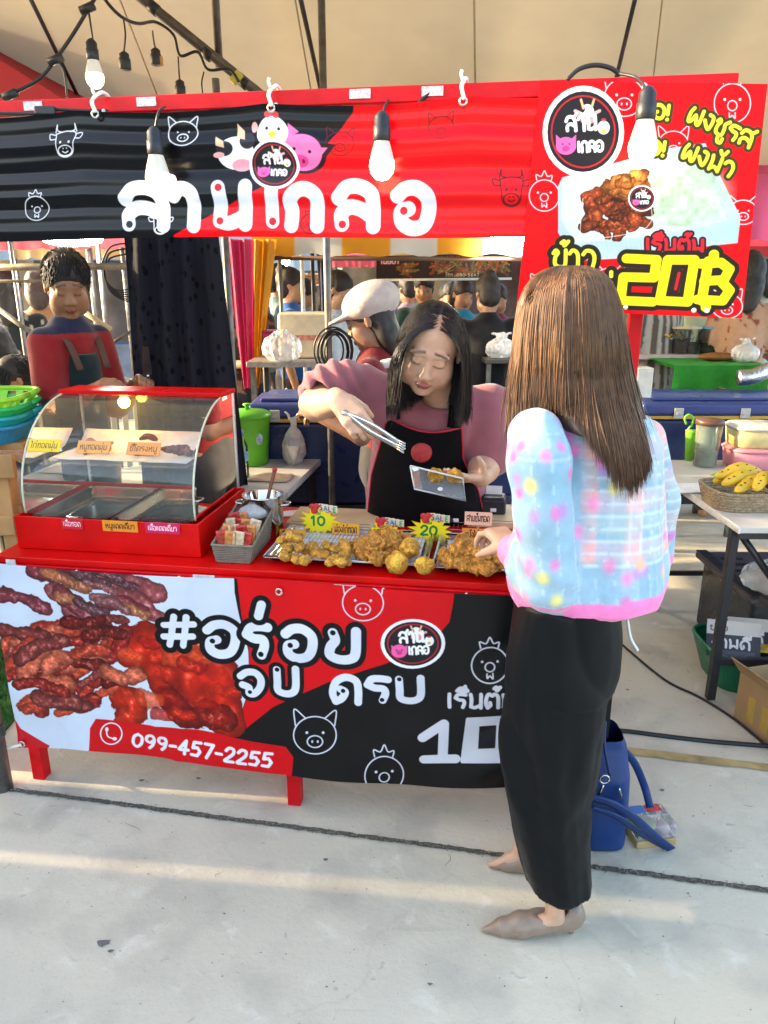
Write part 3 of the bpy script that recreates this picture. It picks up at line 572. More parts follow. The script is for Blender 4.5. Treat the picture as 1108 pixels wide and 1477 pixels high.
# ---- the price board (its own tilted rectangle, drawn in photo pixels through its four corners)
def print_board():
    A, B, D, C_ = [np.array(p, float) for p in [(779, 118), (1106, 122), (745, 446), (1069, 459)]]
    S = np.array([[0, 0], [1, 0], [0, 1], [1, 1]], float); Q = [A, B, D, C_]
    rows = []; rhs = []
    for (x, y), (u, v) in zip(Q, S): rows += [[x, y, 1, 0, 0, 0, -u * x, -u * y], [0, 0, 0, x, y, 1, -v * x, -v * y]]; rhs += [u, v]
    h = np.append(np.linalg.solve(np.array(rows), np.array(rhs)), 1).reshape(3, 3)
    W, H = 620, 640
    def m(x, y): q = h @ np.array([x, y, 1.]); return q[0] / q[2] * W, q[1] / q[2] * H
    c = Cv(W, H, '#de0008', m, W / 326)
    Wt = '#f5c9cf'
    c.pig(901, 140, 29, Wt, 1.8); c.chick(1056, 148, 26, Wt, 1.8); c.chick(786, 276, 22, Wt, 1.8); c.pig(972, 205, 22, Wt, 1.6); c.pig(1072, 300, 20, Wt, 1.8); c.pig(1048, 440, 22, Wt, 1.8); c.pig(880, 402, 22, Wt, 1.8); c.pig(790, 420, 24, Wt, 1.8)
    c.poly([(812, 250), (880, 232), (960, 210), (1018, 202), (1026, 222), (1068, 306), (1064, 345), (1000, 352), (930, 366), (830, 372), (806, 330), (806, 262)], '#a9c0d0'); c.poly([(812, 252), (900, 230), (1000, 215), (1050, 312), (940, 335), (830, 345), (810, 310)], '#c4d2d4')
    r = c.reg(c.M([(930, 235), (1055, 320)]), 4); sl, X, Y = r; n = fbm(X / 18, Y / 18, seed=4, oct=5); al = np.clip(1.4 - ((X - 430) / 130) ** 2 - ((Y - 300) / 105) ** 2, 0, 1) * .8
    c.put(sl, al, (np.array([.70, .78, .66]) + (n[..., None] - .5) * np.array([.34, .3, .42])).astype(np.float32))
    for q in range(15): c.stroke([(840 + q * 7, 335 + (q % 3)), (843 + q * 7, 360)], 1.3, '#aab6bd', al=.7)
    c.crumb(884, 298, 42, 34, 5, base=(.60, .25, .12)); c.crumb(908, 262, 22, 14, 12, base=(.85, .48, .2)); c.stroke(cr([(842, 280), (838, 335), (848, 340), (934, 322), (938, 270)], 5), 1.5, '#e8d9d2', al=.7)
    c.logo(927, 280, 20, 19); c.logo(842, 187, 59, 63)
    Y_ = '#efe23a'; K = '#3a3714'
    for t, x, y, a, hh in [('พอ!', 922, 166, .12, 20), ('ผงชูรส', 990, 172, .40, 23), ('พอ!', 916, 214, .16, 20), ('ผงนัว', 982, 222, .40, 23)]: c.text(t, x, y, hh, 5.2, Y_, ang=a, out=K, ow=4, sx=.92)
    c.text('ข้าว', 796, 382, 28, 6, Y_, out='#231e12', ow=6.5, sx=.95, ang=.03); c.text('ไก่', 850, 425, 25, 6, Y_, out='#231e12', ow=6.5)
    c.text('เริ่มต้น', 932, 357, 19, 5.2, '#c2222c', out='#2b0f14', ow=2.5, sx=1.05, ang=.02)
    Z = [[(905, 368), (948, 370), (944, 397), (900, 396), (896, 432), (942, 434)], [(964, 370), (1002, 370), (992, 434), (952, 432), (964, 370)], [(1012, 376), (1040, 374), (1052, 384), (1044, 400), (1016, 402)], [(1040, 402), (1052, 416), (1042, 432), (1006, 430)], [(1022, 372), (1012, 432)], [(1030, 362), (1030, 366)], [(1018, 436), (1018, 442)]]
    for q in Z: c.stroke(q, 28, '#251c14')
    c.stroke([(978, 388), (973, 416)], 14, '#251c14')
    for q in Z: c.stroke(q, 14.5, '#fbdd17')
    c.stroke([(980, 390), (975, 414)], 4.5, '#c81a22')
    c.ell(1019, 447, 4.5, 4, '#d9d3c8')
    c.noisemul(.05, 60, 8)
    return c.image('price_board_print')
def small_print(st, W, H, bgc, fg, h=.5, w=.09, sx=None, y=.72, x=.08, extra=None):
    c = Cv(W, H, bgc, lambda a, b: (a, b), 1.)
    n = sum((GL[q][0] + .08) if q in GL and GL[q][0] else 0 for q in st); hh = H * h; sx = sx or W * (1 - 2 * x) / max(n * hh, 1)
    c.text(st, W * x, H * y, hh, hh * w * 1.6, fg, sx=sx)
    return c.image('card_print')
# ================================================================== setting: ground, tents
def concrete():
    m = mat('concrete', (.56, .505, .385), .75, vary=.10, scale=1.3, bump=.25, bscale=60, rvary=.08); N = m.node_tree.nodes; L = m.node_tree.links
    b = N['Principled BSDF']; src = b.inputs['Base Color'].links[0].from_socket
    tc = N.new('ShaderNodeTexCoord')
    def layer(scale, lo, hi, colr, amt, src, det=8, dist=0.):
        n = N.new('ShaderNodeTexNoise'); n.inputs['Scale'].default_value = scale; n.inputs['Detail'].default_value = det; n.inputs['Distortion'].default_value = dist; L.new(tc.outputs['Object'], n.inputs['Vector'])
        r = N.new('ShaderNodeMapRange'); r.inputs['From Min'].default_value = lo; r.inputs['From Max'].default_value = hi; r.inputs['To Max'].default_value = amt; L.new(n.outputs['Fac'], r.inputs['Value'])
        x = N.new('ShaderNodeMix'); x.data_type = 'RGBA'; L.new(r.outputs[0], x.inputs[0]); L.new(src, x.inputs[6]); x.inputs[7].default_value = (*colr, 1); return x.outputs[2]
    src = layer(4.2, .50, .68, (.38, .345, .275), .75, src); src = layer(.9, .5, .66, (.44, .40, .32), .5, src, dist=.8); src = layer(9, .60, .72, (.64, .59, .48), .75, src, dist=.6); src = layer(23, .66, .74, (.30, .27, .21), .6, src, dist=1.0)
    src = layer(2.0, .60, .68, (.43, .39, .31), .4, src, dist=2.5); src = layer(140, .58, .74, (.38, .35, .28), .5, src, det=3)
    # hairline cracks and long drag scuffs
    v = N.new('ShaderNodeTexVoronoi'); v.feature = 'DISTANCE_TO_EDGE'; v.inputs['Scale'].default_value = .55; dn = N.new('ShaderNodeTexNoise'); dn.inputs['Scale'].default_value = 2.2; dn.inputs['Detail'].default_value = 7; L.new(tc.outputs['Object'], dn.inputs['Vector'])
    mxv = N.new('ShaderNodeMix'); mxv.data_type = 'RGBA'; mxv.inputs[0].default_value = .32; L.new(tc.outputs['Object'], mxv.inputs[6]); L.new(dn.outputs['Color'], mxv.inputs[7]); L.new(mxv.outputs[2], v.inputs['Vector'])
    cr_ = N.new('ShaderNodeMapRange'); cr_.inputs['From Min'].default_value = .0; cr_.inputs['From Max'].default_value = .0035; cr_.inputs['To Min'].default_value = .10; cr_.inputs['To Max'].default_value = 0; L.new(v.outputs['Distance'], cr_.inputs['Value'])
    x = N.new('ShaderNodeMix'); x.data_type = 'RGBA'; L.new(cr_.outputs[0], x.inputs[0]); L.new(src, x.inputs[6]); x.inputs[7].default_value = (.16, .15, .13, 1); src = x.outputs[2]
    mp = N.new('ShaderNodeMapping'); mp.inputs['Rotation'].default_value = (0, 0, .5); mp.inputs['Scale'].default_value = (3, 40, 1); L.new(tc.outputs['Object'], mp.inputs[0]); sc = N.new('ShaderNodeTexNoise'); sc.inputs['Scale'].default_value = 1.; sc.inputs['Detail'].default_value = 4; L.new(mp.outputs[0], sc.inputs['Vector'])
    sr = N.new('ShaderNodeMapRange'); sr.inputs['From Min'].default_value = .66; sr.inputs['From Max'].default_value = .76; sr.inputs['To Max'].default_value = .5; L.new(sc.outputs['Fac'], sr.inputs['Value']); x = N.new('ShaderNodeMix'); x.data_type = 'RGBA'; L.new(sr.outputs[0], x.inputs[0]); L.new(src, x.inputs[6]); x.inputs[7].default_value = (.40, .365, .29, 1); src = x.outputs[2]
    L.new(src, b.inputs['Base Color']); return m
ground = MB(); ground.add([(-60, -20, 0), (60, -20, 0), (60, 90, 0), (-60, 90, 0)], [(0, 1, 2, 3)])
ground = struct(ground.build('ground', concrete()))
# joint between the slabs, filled with grit: runs almost along the stall
JA, JB = np.array([-1.21, 2.041]), np.array([1.047, 1.622]); JD = (JB - JA) / np.linalg.norm(JB - JA); JN = np.array([-JD[1], JD[0]])
def joint():
    rr = np.random.default_rng(3); t = np.arange(-3.5, 6, .012); V = []
    w_ = .0075 + .003 * fbm(t * 25, t * 0, seed=2); o_ = .004 * (fbm(t * 6, t * 0, seed=8) - .5)
    for q, ww, oo in zip(t, w_, o_):
        for sgn in (1, -1): p = JA + JD * q + JN * (oo + sgn * (ww + rr.uniform(-.0025, .0025))); V.append((p[0], p[1], .003))
    mb = MB(); mb.add(V, [(2 * i, 2 * i + 1, 2 * i + 3, 2 * i + 2) for i in range(len(t) - 1)])
    mb.build('slab_joint', mat('joint_grit', (.13, .115, .09), .95, vary=.7, scale=220, bump=.8), ground)
    g = MB()
    for i in range(1500):
        q = rr.uniform(-.2, 3.2); p = JA + JD * q + JN * rr.normal(0, .007); s_ = rr.uniform(.0012, .0035); z = .003
        v = np.array([(1, 0, 0), (-.6, .8, 0), (-.5, -.9, 0), (0, 0, .9)]) * s_ * rr.uniform(.6, 1.3, (4, 1)); g.add(v + [p[0], p[1], z], [(0, 1, 3), (1, 2, 3), (2, 0, 3)])
    g = g.build('grit', mat('grit', (.24, .22, .18), .9, vary=.6, scale=90), ground); g['kind'] = 'stuff'
joint()
def flat_strip(name, a, b, wd, z, m, parent=None, n=60, jag=.004, seed=1):
    a, b = np.array(a, float), np.array(b, float); d = (b - a); ln = np.linalg.norm(d); d = d / ln; nn = np.array([-d[1], d[0]]); V = []
    for i, t in enumerate(np.linspace(0, ln, n)):
        for s_, k in ((1, 0), (-1, 50)): p = a + d * t + nn * s_ * (wd / 2 + jag * (fbm(t * 14 + k, 0. + seed, seed=seed) - .5) * 2); V.append((p[0], p[1], z))
    return MB().add(V, [(2 * i, 2 * i + 1, 2 * i + 3, 2 * i + 2) for i in range(n - 1)]).build(name, m, parent)
_a, _b = gz(872, 1080), gz(1108, 1108); _d = (_b - _a)[:2]
flat_strip('ground_line', _a[:2] - _d * 5, _b[:2] + _d * 5, .045, .004, mat('worn_yellow_paint', (.40, .29, .12), .7, vary=.45, scale=14), ground, 160, .006)
# a few marks and scraps trodden into the slab
for i, (px, py, s_) in enumerate([(150, 1360, .7), (205, 1126, .45), (287, 1123, .35), (955, 1140, .35), (470, 1240, .3), (905, 995, .3), (620, 1420, .25), (160, 1372, .3)]):
    p = gz(px, py); t = np.linspace(0, 2 * PI, 12, endpoint=False); r_ = (.010 + .008 * vn(t * 3, t * 0 + i, seed=i)) * s_
    MB().add([(p[0] + 1.7 * q * math.cos(a), p[1] + q * math.sin(a) + .3 * q * math.cos(2 * a), .0025) for a, q in zip(t, r_)], [tuple(range(12))]).build('stain', mat('stain', (.14, .13, .12), .8, vary=.4, scale=200), ground)
def specks():
    rr = np.random.default_rng(77); g = MB()
    for i in range(700):
        x, y = rr.uniform(-1.6, 1.6), rr.uniform(.9, 3.2); s_ = rr.uniform(.0008, .0026) * (1 + (rr.uniform() > .95)); a = rr.uniform(0, 6.28, 5) ; a.sort(); g.add([(x + s_ * math.cos(q) * 1.4, y + s_ * math.sin(q), .0022) for q in a], [tuple(range(5))])
    for i in range(14):
        x, y, a, l_ = rr.uniform(-1.2, 1.2), rr.uniform(.95, 2.2), rr.uniform(0, 3.1), rr.uniform(.02, .09); t = np.linspace(0, 1, 9); px_ = x + l_ * t * math.cos(a) + .006 * np.sin(t * 5 + i); py_ = y + l_ * t * math.sin(a) + .004 * np.cos(t * 4); V = []
        for q, (u, v) in enumerate(zip(px_, py_)): w_ = .0008 * math.sin(PI * q / 8) + .0002; V += [(u - w_ * math.sin(a), v + w_ * math.cos(a), .0021), (u + w_ * math.sin(a), v - w_ * math.cos(a), .0021)]
        g.add(V, [(2 * q, 2 * q + 1, 2 * q + 3, 2 * q + 2) for q in range(8)])
    g = g.build('grit_specks', mat('dirt_speck', (.17, .155, .13), .9, vary=.5, scale=40), ground); g['kind'] = 'stuff'
specks()
# ---- the cream tent over the stall
cream = translucent('cream_tent_cloth', (.40, .35, .25), (.40, .32, .20), .22)
TY0, TYR, TY1, TZE, TZR, TX = 2.2, 4.2, 7.0, 2.50, 3.4, 4.2
tent = thing('market_tent', 'large cream fabric market tent roofing the stall with dark ribs', 'tent', (0, TYR, 0))
def slope(y0, z0, y1, z1, seed):
    def fn(u, v):
        x = -TX + 2 * TX * u; y = y0 + (y1 - y0) * v; z = z0 + (z1 - z0) * v
        z = z - .07 * np.sin(PI * v) * (1 - .6 * np.abs(np.cos(PI * u * 6))) + .03 * (fbm(u * 10, v * 5, seed=seed) - .5); return np.stack([x, y - TYR, z], 1)
    return MB().grid(fn, 90, 30, uv=False)
slope(TY0, TZE, TYR, TZR, 1).build('roof_panel', cream, tent); slope(TY1, TZE, TYR, TZR, 2).build('roof_panel', cream, tent)
def back_z(Y): return TZR - (Y - TYR) * (TZR - TZE) / (TY1 - TYR) - .085
def on_back(px, py, drop=0.):
    d = ray(px, py); k = (TZR - TZE) / (TY1 - TYR); t = (TZR + TYR * k - .085 - drop - CAM_H) / (d[2] + k * d[1]); return C0 + t * d
darkm = mat('dark_steel', (.035, .035, .04), .5, .6); steel = mat('galvanised_steel', (.17, .165, .155), .5, .7, vary=.3, scale=25); seam = mat('tent_seam', (.30, .24, .16), .7)
T0 = np.array([0, TYR, 0])
for a, b, r_, m_, nm in [((45, 0), (118, 150), .012, darkm, 'rib'), ((433, -5), (467, 150), .014, darkm, 'rib'), ((917, -5), (880, 150), .013, darkm, 'rib'), ((684, -5), (686, 150), .006, seam, 'seam'), ((956, -5), (938, 150), .005, seam, 'seam'), ((185, 30), (232, 150), .005, seam, 'seam'), ((425, -5), (452, 150), .005, seam, 'seam')]:
    A_, B_ = on_back(*a, .03), on_back(*b, .03); MB().tube([A_ + (A_ - B_) * .35 - T0, B_ - T0], r_, 8).build(nm, m_, tent)
for x in (-TX, TX):
    for y in (TY0 + .1, TY1): MB().tube([(x, y - TYR, 0), (x, y - TYR, TZE - .02)], .025, 10).build('post', steel, tent)
MB().tube([(-TX, 0, TZR - .04), (TX, 0, TZR - .04)], .02, 8).build('ridge_pole', steel, tent)
MB().tube([(-TX, TY1 - TYR, TZE - .03), (TX, TY1 - TYR, TZE - .03)], .02, 8).build('eave_pole', steel, tent)
# diagonal steel brace and upright in the tent
br = thing('steel_brace', 'grey steel tube slanting down under the cream tent roof, wrapped with cable', 'pole', at(370, 140, 3.3) * [1, 1, 0])
_p0, _p1 = at(190, -14, 3.3), at(395, 152, 3.3); _o = np.array(br.location)
MB().tube([_p0 + (_p0 - _p1) * 1.2 - _o, _p1 - _o], .0195, 12).build('tube', mat('brown_steel', (.12, .10, .085), .45, .6, vary=.25), br)
for px, py in ((222, 12), (300, 78), (352, 119)): p = at(px, py, 3.3) - _o; MB().tube([p + np.array([-.014, 0, .011]), p + np.array([.014, 0, -.011])], .0225, 10).build('tie', darkm, br)
p = at(341, 112, 3.26) - _o; MB().box(p, (.05, .03, .03), M=frame((0, 1, 0), (.7, 0, .7))).build('clamp', mat('yellow_plastic', '#c9bd52', .5), br, .004)
up = at(316, 90, 3.33); tag(MB().tube([up - [0, 0, .02], up + [0, 0, 1.0]], .016, 10).build('tent_upright', MATS['brown_steel']), 'grey upright tube standing on the slanting brace under the tent', 'pole')
# red tent corner at the left, beyond
rt = thing('red_tent', 'red fabric tent slope showing at the far left under the cream roof', 'tent', (-4.2, 5.6, 0))
redcloth = translucent('red_tent_cloth', (.45, .03, .05), (.5, .03, .06), .3)
_r = np.array([-4.2, 5.6, 0]); apex = at(-150, -5, 5.0); e1 = at(105, 152, 5.0); e2 = at(-330, 152, 5.0)
MB().add([apex - _r, e1 - _r, e2 - _r, e1 + [0.3, 1.6, 0] - _r, e2 + [-.3, 1.6, 0] - _r, apex + [0, .8, .1] - _r], [(0, 2, 1), (1, 3, 5, 0), (3, 4, 5), (4, 2, 0, 5)]).build('roof', redcloth, rt, solid=.004)
for q in (e1, e2): MB().tube([q * [1, 1, 0] - _r, q - _r], .02, 8).build('post', steel, rt)
# ---- unseen cloth walls added at the left: shade the slab, slits pass sun streaks
blocker = thing('sun_blocker_walls', 'added unseen cloth walls at the left that shade the slab', 'stall', (-4.0, 1.5, 0))
wallm = mat('blocker_cloth', (.30, .29, .27), .9)
def wall(y0, y1, z0, z1, x=0., name='blocker_wall'): MB().box((x, (y0 + y1) / 2 - 1.5, (z0 + z1) / 2), (.02, y1 - y0, z1 - z0)).build(name, wallm, blocker)
BLOCKER_X = -4.0
for (y0, y1, z1) in [(-6, 2.045, 2.52), (2.064, 2.38, 2.52), (2.455, 2.76, 2.28), (2.82, 3.5, 2.28)]: wall(y0, y1, 0, z1)
wall(-6, 2.4, 1.5, 2.52, .03); wall(2.4, 3.5, 1.5, 2.28, .03); wall(-6, 3.5, 0, .5, .03, 'blocker_low_wall')
for y in (-5.9, -2, 1.5, 3.45): MB().tube([(0, y - 1.5, 0), (0, y - 1.5, 2.75)], .02, 8).build('post', steel, blocker)
# ================================================================== the stall
red = mat('red_paint', (.62, .002, .002), .35, vary=.18, scale=9, spec=.25); red2 = mat('red_tube_paint', (.58, .003, .008), .4, vary=.25, scale=14, bump=.05, spec=.25)
white_pl = mat('white_plastic', (.72, .72, .70), .4); screwm = mat('screw', (.75, .72, .66), .3, .5)
stall = thing('food_stall', 'red painted metal food stall with counter and overhead banner tube', 'stall', SO, SA)
MB().box((0, .30, .788), (1.80, .63, .022)).build('counter_top', red, stall, .004)
MB().box((0, -.012, .760), (1.80, .024, .034)).build('front_rail', red2, stall, .003)
MB().box((0, .60, .750), (1.80, .03, .05)).build('back_rail', red2, stall, .003)
for u in (-.877, 0, .877):
    for v in (.012, .58): MB().box((u, v, .371), (.042, .042, .742)).build('leg', red2, stall, .003); 
    MB().box((u, .012, .002), (.036, .036, .004)).build('foot_cap', mat('black_rubber', (.02, .02, .02), .7), stall)
for u in (-.877, .877): MB().box((u, .3, .25), (.03, .54, .03)).build('side_rail', red2, stall, .002)
MB().box((0, .58, .2), (1.7, .03, .03)).build('lower_rail', red2, stall, .002)
for u, v in ((-1.22, .03), (.905, .03)): MB().box((u, v, 1.39 if u > 0 else 1.0), (.032, .032, 1.19 if u > 0 else 1.99)).build('post', red2, stall, .003)
MB().box((-.10, .02, 2.004), (2.34, .034, .036)).build('top_tube', red2, stall, .004)
for i, u in enumerate([-.86, -.80, -.63, -.42, -.31, -.185, -.12, -.05, .03, .20, .29, .44, .52]): MB().ball((u, -.026, .768 - .012 * (i % 2)), (.005, .003, .005), 8, 6).build('screw', screwm, stall)
for u, w_, z in ((-.235, .065, .771), (.03, .055, .768), (.125, .05, .758), (.18, .062, .766), (-.84, .03, .785)): MB().box((u, -.0258, z), (w_, .003, .017), M=frame((0, 0, 1), (1, 0, 0))).build('tape_patch', mat('white_tape', (.70, .68, .64), .6, vary=.3, scale=60), stall)
for u in (-.60, -.30, .23, .40): MB().box((u, .0012, 2.007), (.05, .002, .02)).build('paint_scrape', mat('bare_metal_patch', (.66, .60, .58), .5, vary=.4, scale=120), stall)
# ---- banners
def cloth_banner(name, rng, n, img, label, wave, rough=.22, thick=.0012):
    u0, u1, z0, z1 = rng; t = thing(name, label, 'banner', SP((u0 + u1) / 2, 0, 0), SA)
    def fn(U, V):
        u = u0 + (u1 - u0) * U; z = z0 + (z1 - z0) * V; du, dv, dz = wave(U, V, u, z); return np.stack([u + du - (u0 + u1) / 2, dv, z + dz], 1)
    m = mat(name + '_vinyl', (1, 1, 1), rough, image=img, vary=.03, scale=8, spec=.32, rvary=.05)
    MB().grid(fn, *n).build('sheet', m, t); return t, fn
def wave_top(U, V, u, z):
    dv = .0022 * np.sin(z * 150 + .9 * np.sin(u * 1.7) + .5) * (.25 + .75 * vn(u * 1.1, z * 7, seed=3)) + .0035 * np.sin(z * 62 + u * 1.1) + .002 * (fbm(u * 3, z * 9, seed=6, oct=2) - .5)
    hook = np.abs(np.sin((u + .95) * PI / .48)); return 0 * u, -.026 - .004 + dv * (.25 + 1.0 * np.minimum(1, 4 * V * (1.15 - V))), -.012 * V * hook - .004 * np.sin(U * 9) * (1 - V)
top_banner, _ = cloth_banner('hanging_banner', TB, (190, 70), print_top(), 'long black and red name banner with white lettering and animal heads, hung above the stall', wave_top, .20)
def wave_bot(U, V, u, z):
    dv = .016 * (fbm(u * 2.2 + z * 1.3, z * 2.4 - u * .8, seed=12, oct=3) - .5) * 2 + .004 * np.sin((u * 1.0 - z * 1.6) * 16) * vn(u * 3, z * 3, seed=4) - .018 * (1 - V) * np.sin(U * PI)
    dv = dv * np.clip(3.2 * (1 - V), 0.12, 1)
    creases = .0035 * np.exp(-((u + .52 + .45 * (z - .5)) / .012) ** 2) + .003 * np.exp(-((u + .31 - .1 * (z - .5)) / .012) ** 2)
    return .0 * u, -.037 - np.abs(dv) - creases, -.012 * np.abs(np.sin(U * PI * 2.06)) * V + (.025 * U + .012 * np.sin(U * 7.5)) * (1 - V)
low_banner, _ = cloth_banner('counter_banner', BB, (170, 80), print_bottom(), 'glossy banner tied across the counter front with meat picture and phone number', wave_bot, .24)
ringm = mat('eyelet_metal', (.6, .58, .52), .3, .9); tiem = mat('white_cable_tie', (.75, .73, .66), .5)
def eyelet(parent, c, r=.009):
    t = np.linspace(0, 2 * PI, 15); MB().tube([(c[0] + r * math.cos(a), c[1], c[2] + r * math.sin(a)) for a in t], .0028, 6).build('eyelet', ringm, parent)
u_mid = (BB[0] + BB[1]) / 2
for u, z in ((-.885, .772), (-.005, .752), (-.885, .165), (-.0, .163)): eyelet(low_banner, (u - u_mid, -.05, z))
pts = [np.array((-.885 - u_mid, -.052, .165)), np.array((-.91 - u_mid, -.06, .16)), np.array((-.96 - u_mid, -.04, .135))]
MB().tube(cr(pts + [np.array((-.995 - u_mid, -.01, .12))], 5), .0045, 6).build('tie_strap', tiem, low_banner)
u_mid = (TB[0] + TB[1]) / 2
for px in (140, 393, 668):
    u, z = stall_uz(px, 162, -.03); x = u - u_mid; eyelet(top_banner, (x, -.040, 1.975), .008)
    MB().tube(cr([(x + .003, -.042, 1.978), (x - .004, -.040, 2.005), (x + .002, .0, 2.030), (x + .004, .03, 2.026), (x + .004, .045, 2.0), (x + .001, .0, 1.99)], 5), .0048, 6).build('tie_knot', tiem, top_banner)
    MB().tube(cr([(x - .002, -.03, 2.02), (x - .006, -.03, 2.032), (x - .004, -.03, 2.040)], 4), .004, 5).build('tie_end', tiem, top_banner)
# ---- price board: a tilted panel in front of the post
bc = [SP(*stall_uz(*p, v)[:1], v, stall_uz(*p, v)[1]) for p, v in (((779, 118), -.045), ((1106, 122), -.045), ((745, 446), -.045), ((1069, 459), -.045))]
board = thing('price_board', 'red price board with rice box picture and yellow price, fixed to the red post', 'sign', (bc[2] + bc[3]) / 2 * np.array([1, 1, 0]))
_bo = np.array(board.location)
def bfn(off):
    def fn(U, V):
        P = (bc[2][None] * ((1 - U) * (1 - V))[:, None] + bc[3][None] * (U * (1 - V))[:, None] + bc[0][None] * ((1 - U) * V)[:, None] + bc[1][None] * (U * V)[:, None]); return P - _bo - SV * off
    return fn
g = MB().grid(bfn(.006), 6, 6); f4 = [bfn(o)(np.array([0, 1, 1, 0.]), np.array([0, 0, 1, 1.])) for o in (.0045, -.004)]
MB().add(np.vstack(f4), [(0, 1, 2, 3), (7, 6, 5, 4), (0, 4, 5, 1), (1, 5, 6, 2), (2, 6, 7, 3), (3, 7, 4, 0)]).build('backing', red, board)
g.build('printed_face', mat('price_board_print', (1, 1, 1), .45, spec=.2, image=print_board(), vary=.03, scale=10), board)
for U_, V_ in ((.47, .985), (.49, .03), (.79, .028)): MB().ball(bfn(.009)(np.array([U_]), np.array([V_]))[0], (.006, .004, .006), 8, 6).build('rivet', screwm, board)
# ---- display case
case = thing('display_case', 'red based food warmer with curved glass front on the counter', 'display case', SP(-.57, .26, .8), SA)
cu0, cu1, cv0, cv1 = -.296, .296, -.205, .215      # local to the case
glass = thin_glass('case_glass', (.93, .96, .92), .055, .02, (.62, .64, .56)); edgem = mat('glass_edge', (.62, .66, .52), .15, spec=.8, alpha=.85)
inox = mat('stainless', (.55, .55, .54), .22, 1., vary=.15, scale=18)
b_ = MB(); 
for c, d in [((0, cv0 + .004, .052), (.592, .008, .104)), ((0, cv1 - .004, .052), (.592, .008, .104)), ((cu0 + .004, .005, .052), (.008, .404, .104)), ((cu1 - .004, .005, .052), (.008, .404, .104)), ((0, .005, .03), (.576, .404, .06))]: b_.box(c, d)
b_.build('base', red, case, .002)
AR = [(cv0 + .03 + .30 * (1 - math.cos(t)), .106 + .33 * math.sin(t)) for t in np.linspace(0, PI / 2, 22)]
AR = [(v - .012 * math.sin(PI * min(1, (z - .106) / .33)), z) for v, z in AR]
def arcfn(U, V):
    k = V * (len(AR) - 1); i = np.clip(k.astype(int), 0, len(AR) - 2); f = k - i; A_ = np.array(AR); q = A_[i] * (1 - f)[:, None] + A_[i + 1] * f[:, None]; return np.stack([-.272 + .544 * U, q[:, 0], q[:, 1]], 1)
MB().grid(arcfn, 12, 22, uv=False).build('curved_glass', glass, case)
for x in (-.275, .275):
    poly = [(x, v, z) for v, z in AR] + [(x, cv1 - .01, .436), (x, cv1 - .01, .106)]; MB().add(poly, [tuple(range(len(poly)))]).build('side_glass', glass, case)
    MB().tube([(x, v, z) for v, z in AR], .0032, 6).build('glass_edge', edgem, case)
    MB().box((x, cv1 - .006, .27), (.008, .008, .33)).build('corner_post', mat('pale_aluminium', (.6, .6, .58), .3, .8), case, .001)
MB().add([(-.27, cv1 - .012, .106), (.27, cv1 - .012, .106), (.27, cv1 - .012, .43), (-.27, cv1 - .012, .43)], [(0, 1, 2, 3)]).build('rear_glass', glass, case)
MB().box((0, cv1 - .06, .442), (.566, .125, .014)).build('top_bar', red, case, .003)
MB().add([(-.262, cv0 + .10, .245), (.262, cv0 + .10, .245), (.262, cv1 - .02, .245), (-.262, cv1 - .02, .245)], [(0, 1, 2, 3)]).build('shelf', thin_glass('shelf_glass', (.9, .95, .92), .10, .03, (.75, .8, .82)), case)
for x, w_ in ((-.13, .25), (.13, .25)):
    def tfn(U, V, x=x, w_=w_): a = np.maximum(np.abs(U - .5), np.abs(V - .5)) * 2; return np.stack([x + (U - .5) * w_, .0 + (V - .5) * .36, .070 + .030 * np.clip((a - .82) / .12, 0, 1) + .004 * np.clip(1 - np.abs(a - .5) * 20, 0, 1)], 1)
    MB().grid(tfn, 26, 26, uv=False).build('steel_tray', inox, case)
def paperf(U, V): return np.stack([-.02 + (U - .5) * .46, .06 + (V - .5) * .24, .250 + .05 * np.clip((V - .75) * 4, 0, 1) + .006 * fbm(U * 6, V * 5, seed=5)], 1)
MB().grid(paperf, 20, 14, uv=False).build('shelf_paper', mat('greaseproof_paper', (.78, .76, .72), .6), case, solid=.001)
bb = MB().ball((-.08, .14, .405), .019, 12, 8).build('warming_bulb', mat('warm_bulb', (1, .8, .2), .3, emit=(1, .62, .08), estr=14), case); MB().lathe([(.011, 0), (.011, .02)], 10, (-.08, .14, .42)).build('bulb_holder', white_pl, bb)
def img_card(name, w_, h_, img, parent, c, M, t=.002, m_=None):
    """a flat printed card: local X right, Y up, Z towards the reader"""
    P = np.array([(-w_ / 2, -h_ / 2, t), (w_ / 2, -h_ / 2, t), (w_ / 2, h_ / 2, t), (-w_ / 2, h_ / 2, t), (-w_ / 2, -h_ / 2, 0), (w_ / 2, -h_ / 2, 0), (w_ / 2, h_ / 2, 0), (-w_ / 2, h_ / 2, 0)]) @ np.asarray(M).T + np.array(c)
    mb = MB().add(P, [(0, 1, 2, 3), (5, 4, 7, 6), (0, 4, 5, 1), (1, 5, 6, 2), (2, 6, 7, 3), (3, 7, 4, 0)])
    mb.uv = {0: (0, 0), 1: (1, 0), 2: (1, 1), 3: (0, 1), 4: (0, 0), 5: (.02, 0), 6: (.02, .02), 7: (0, .02)}
    return mb.build(name, mat(img.name + '_m', (1, 1, 1), .45, image=img, vary=.03), parent)
UP = frame((0, -1, 0), (1, 0, 0))
for px, st, bgc, fg, wd in [(104, 'เนื้อทอด', '#c8192c', '#f3e9ea', .068), (173, 'หมูแดดเดียว', '#e08a22', '#2c1c10', .112), (234, 'เนื้อแดดเดียว', '#c8144e', '#f0dfe6', .108)]:
    u, z = stall_uz(px, 748, .055); img_card('name_card', wd, .034, small_print(st, 200, 62, bgc, fg, .42, .10, y=.74), case, (u + .57, cv0 - .0025, .089), UP)
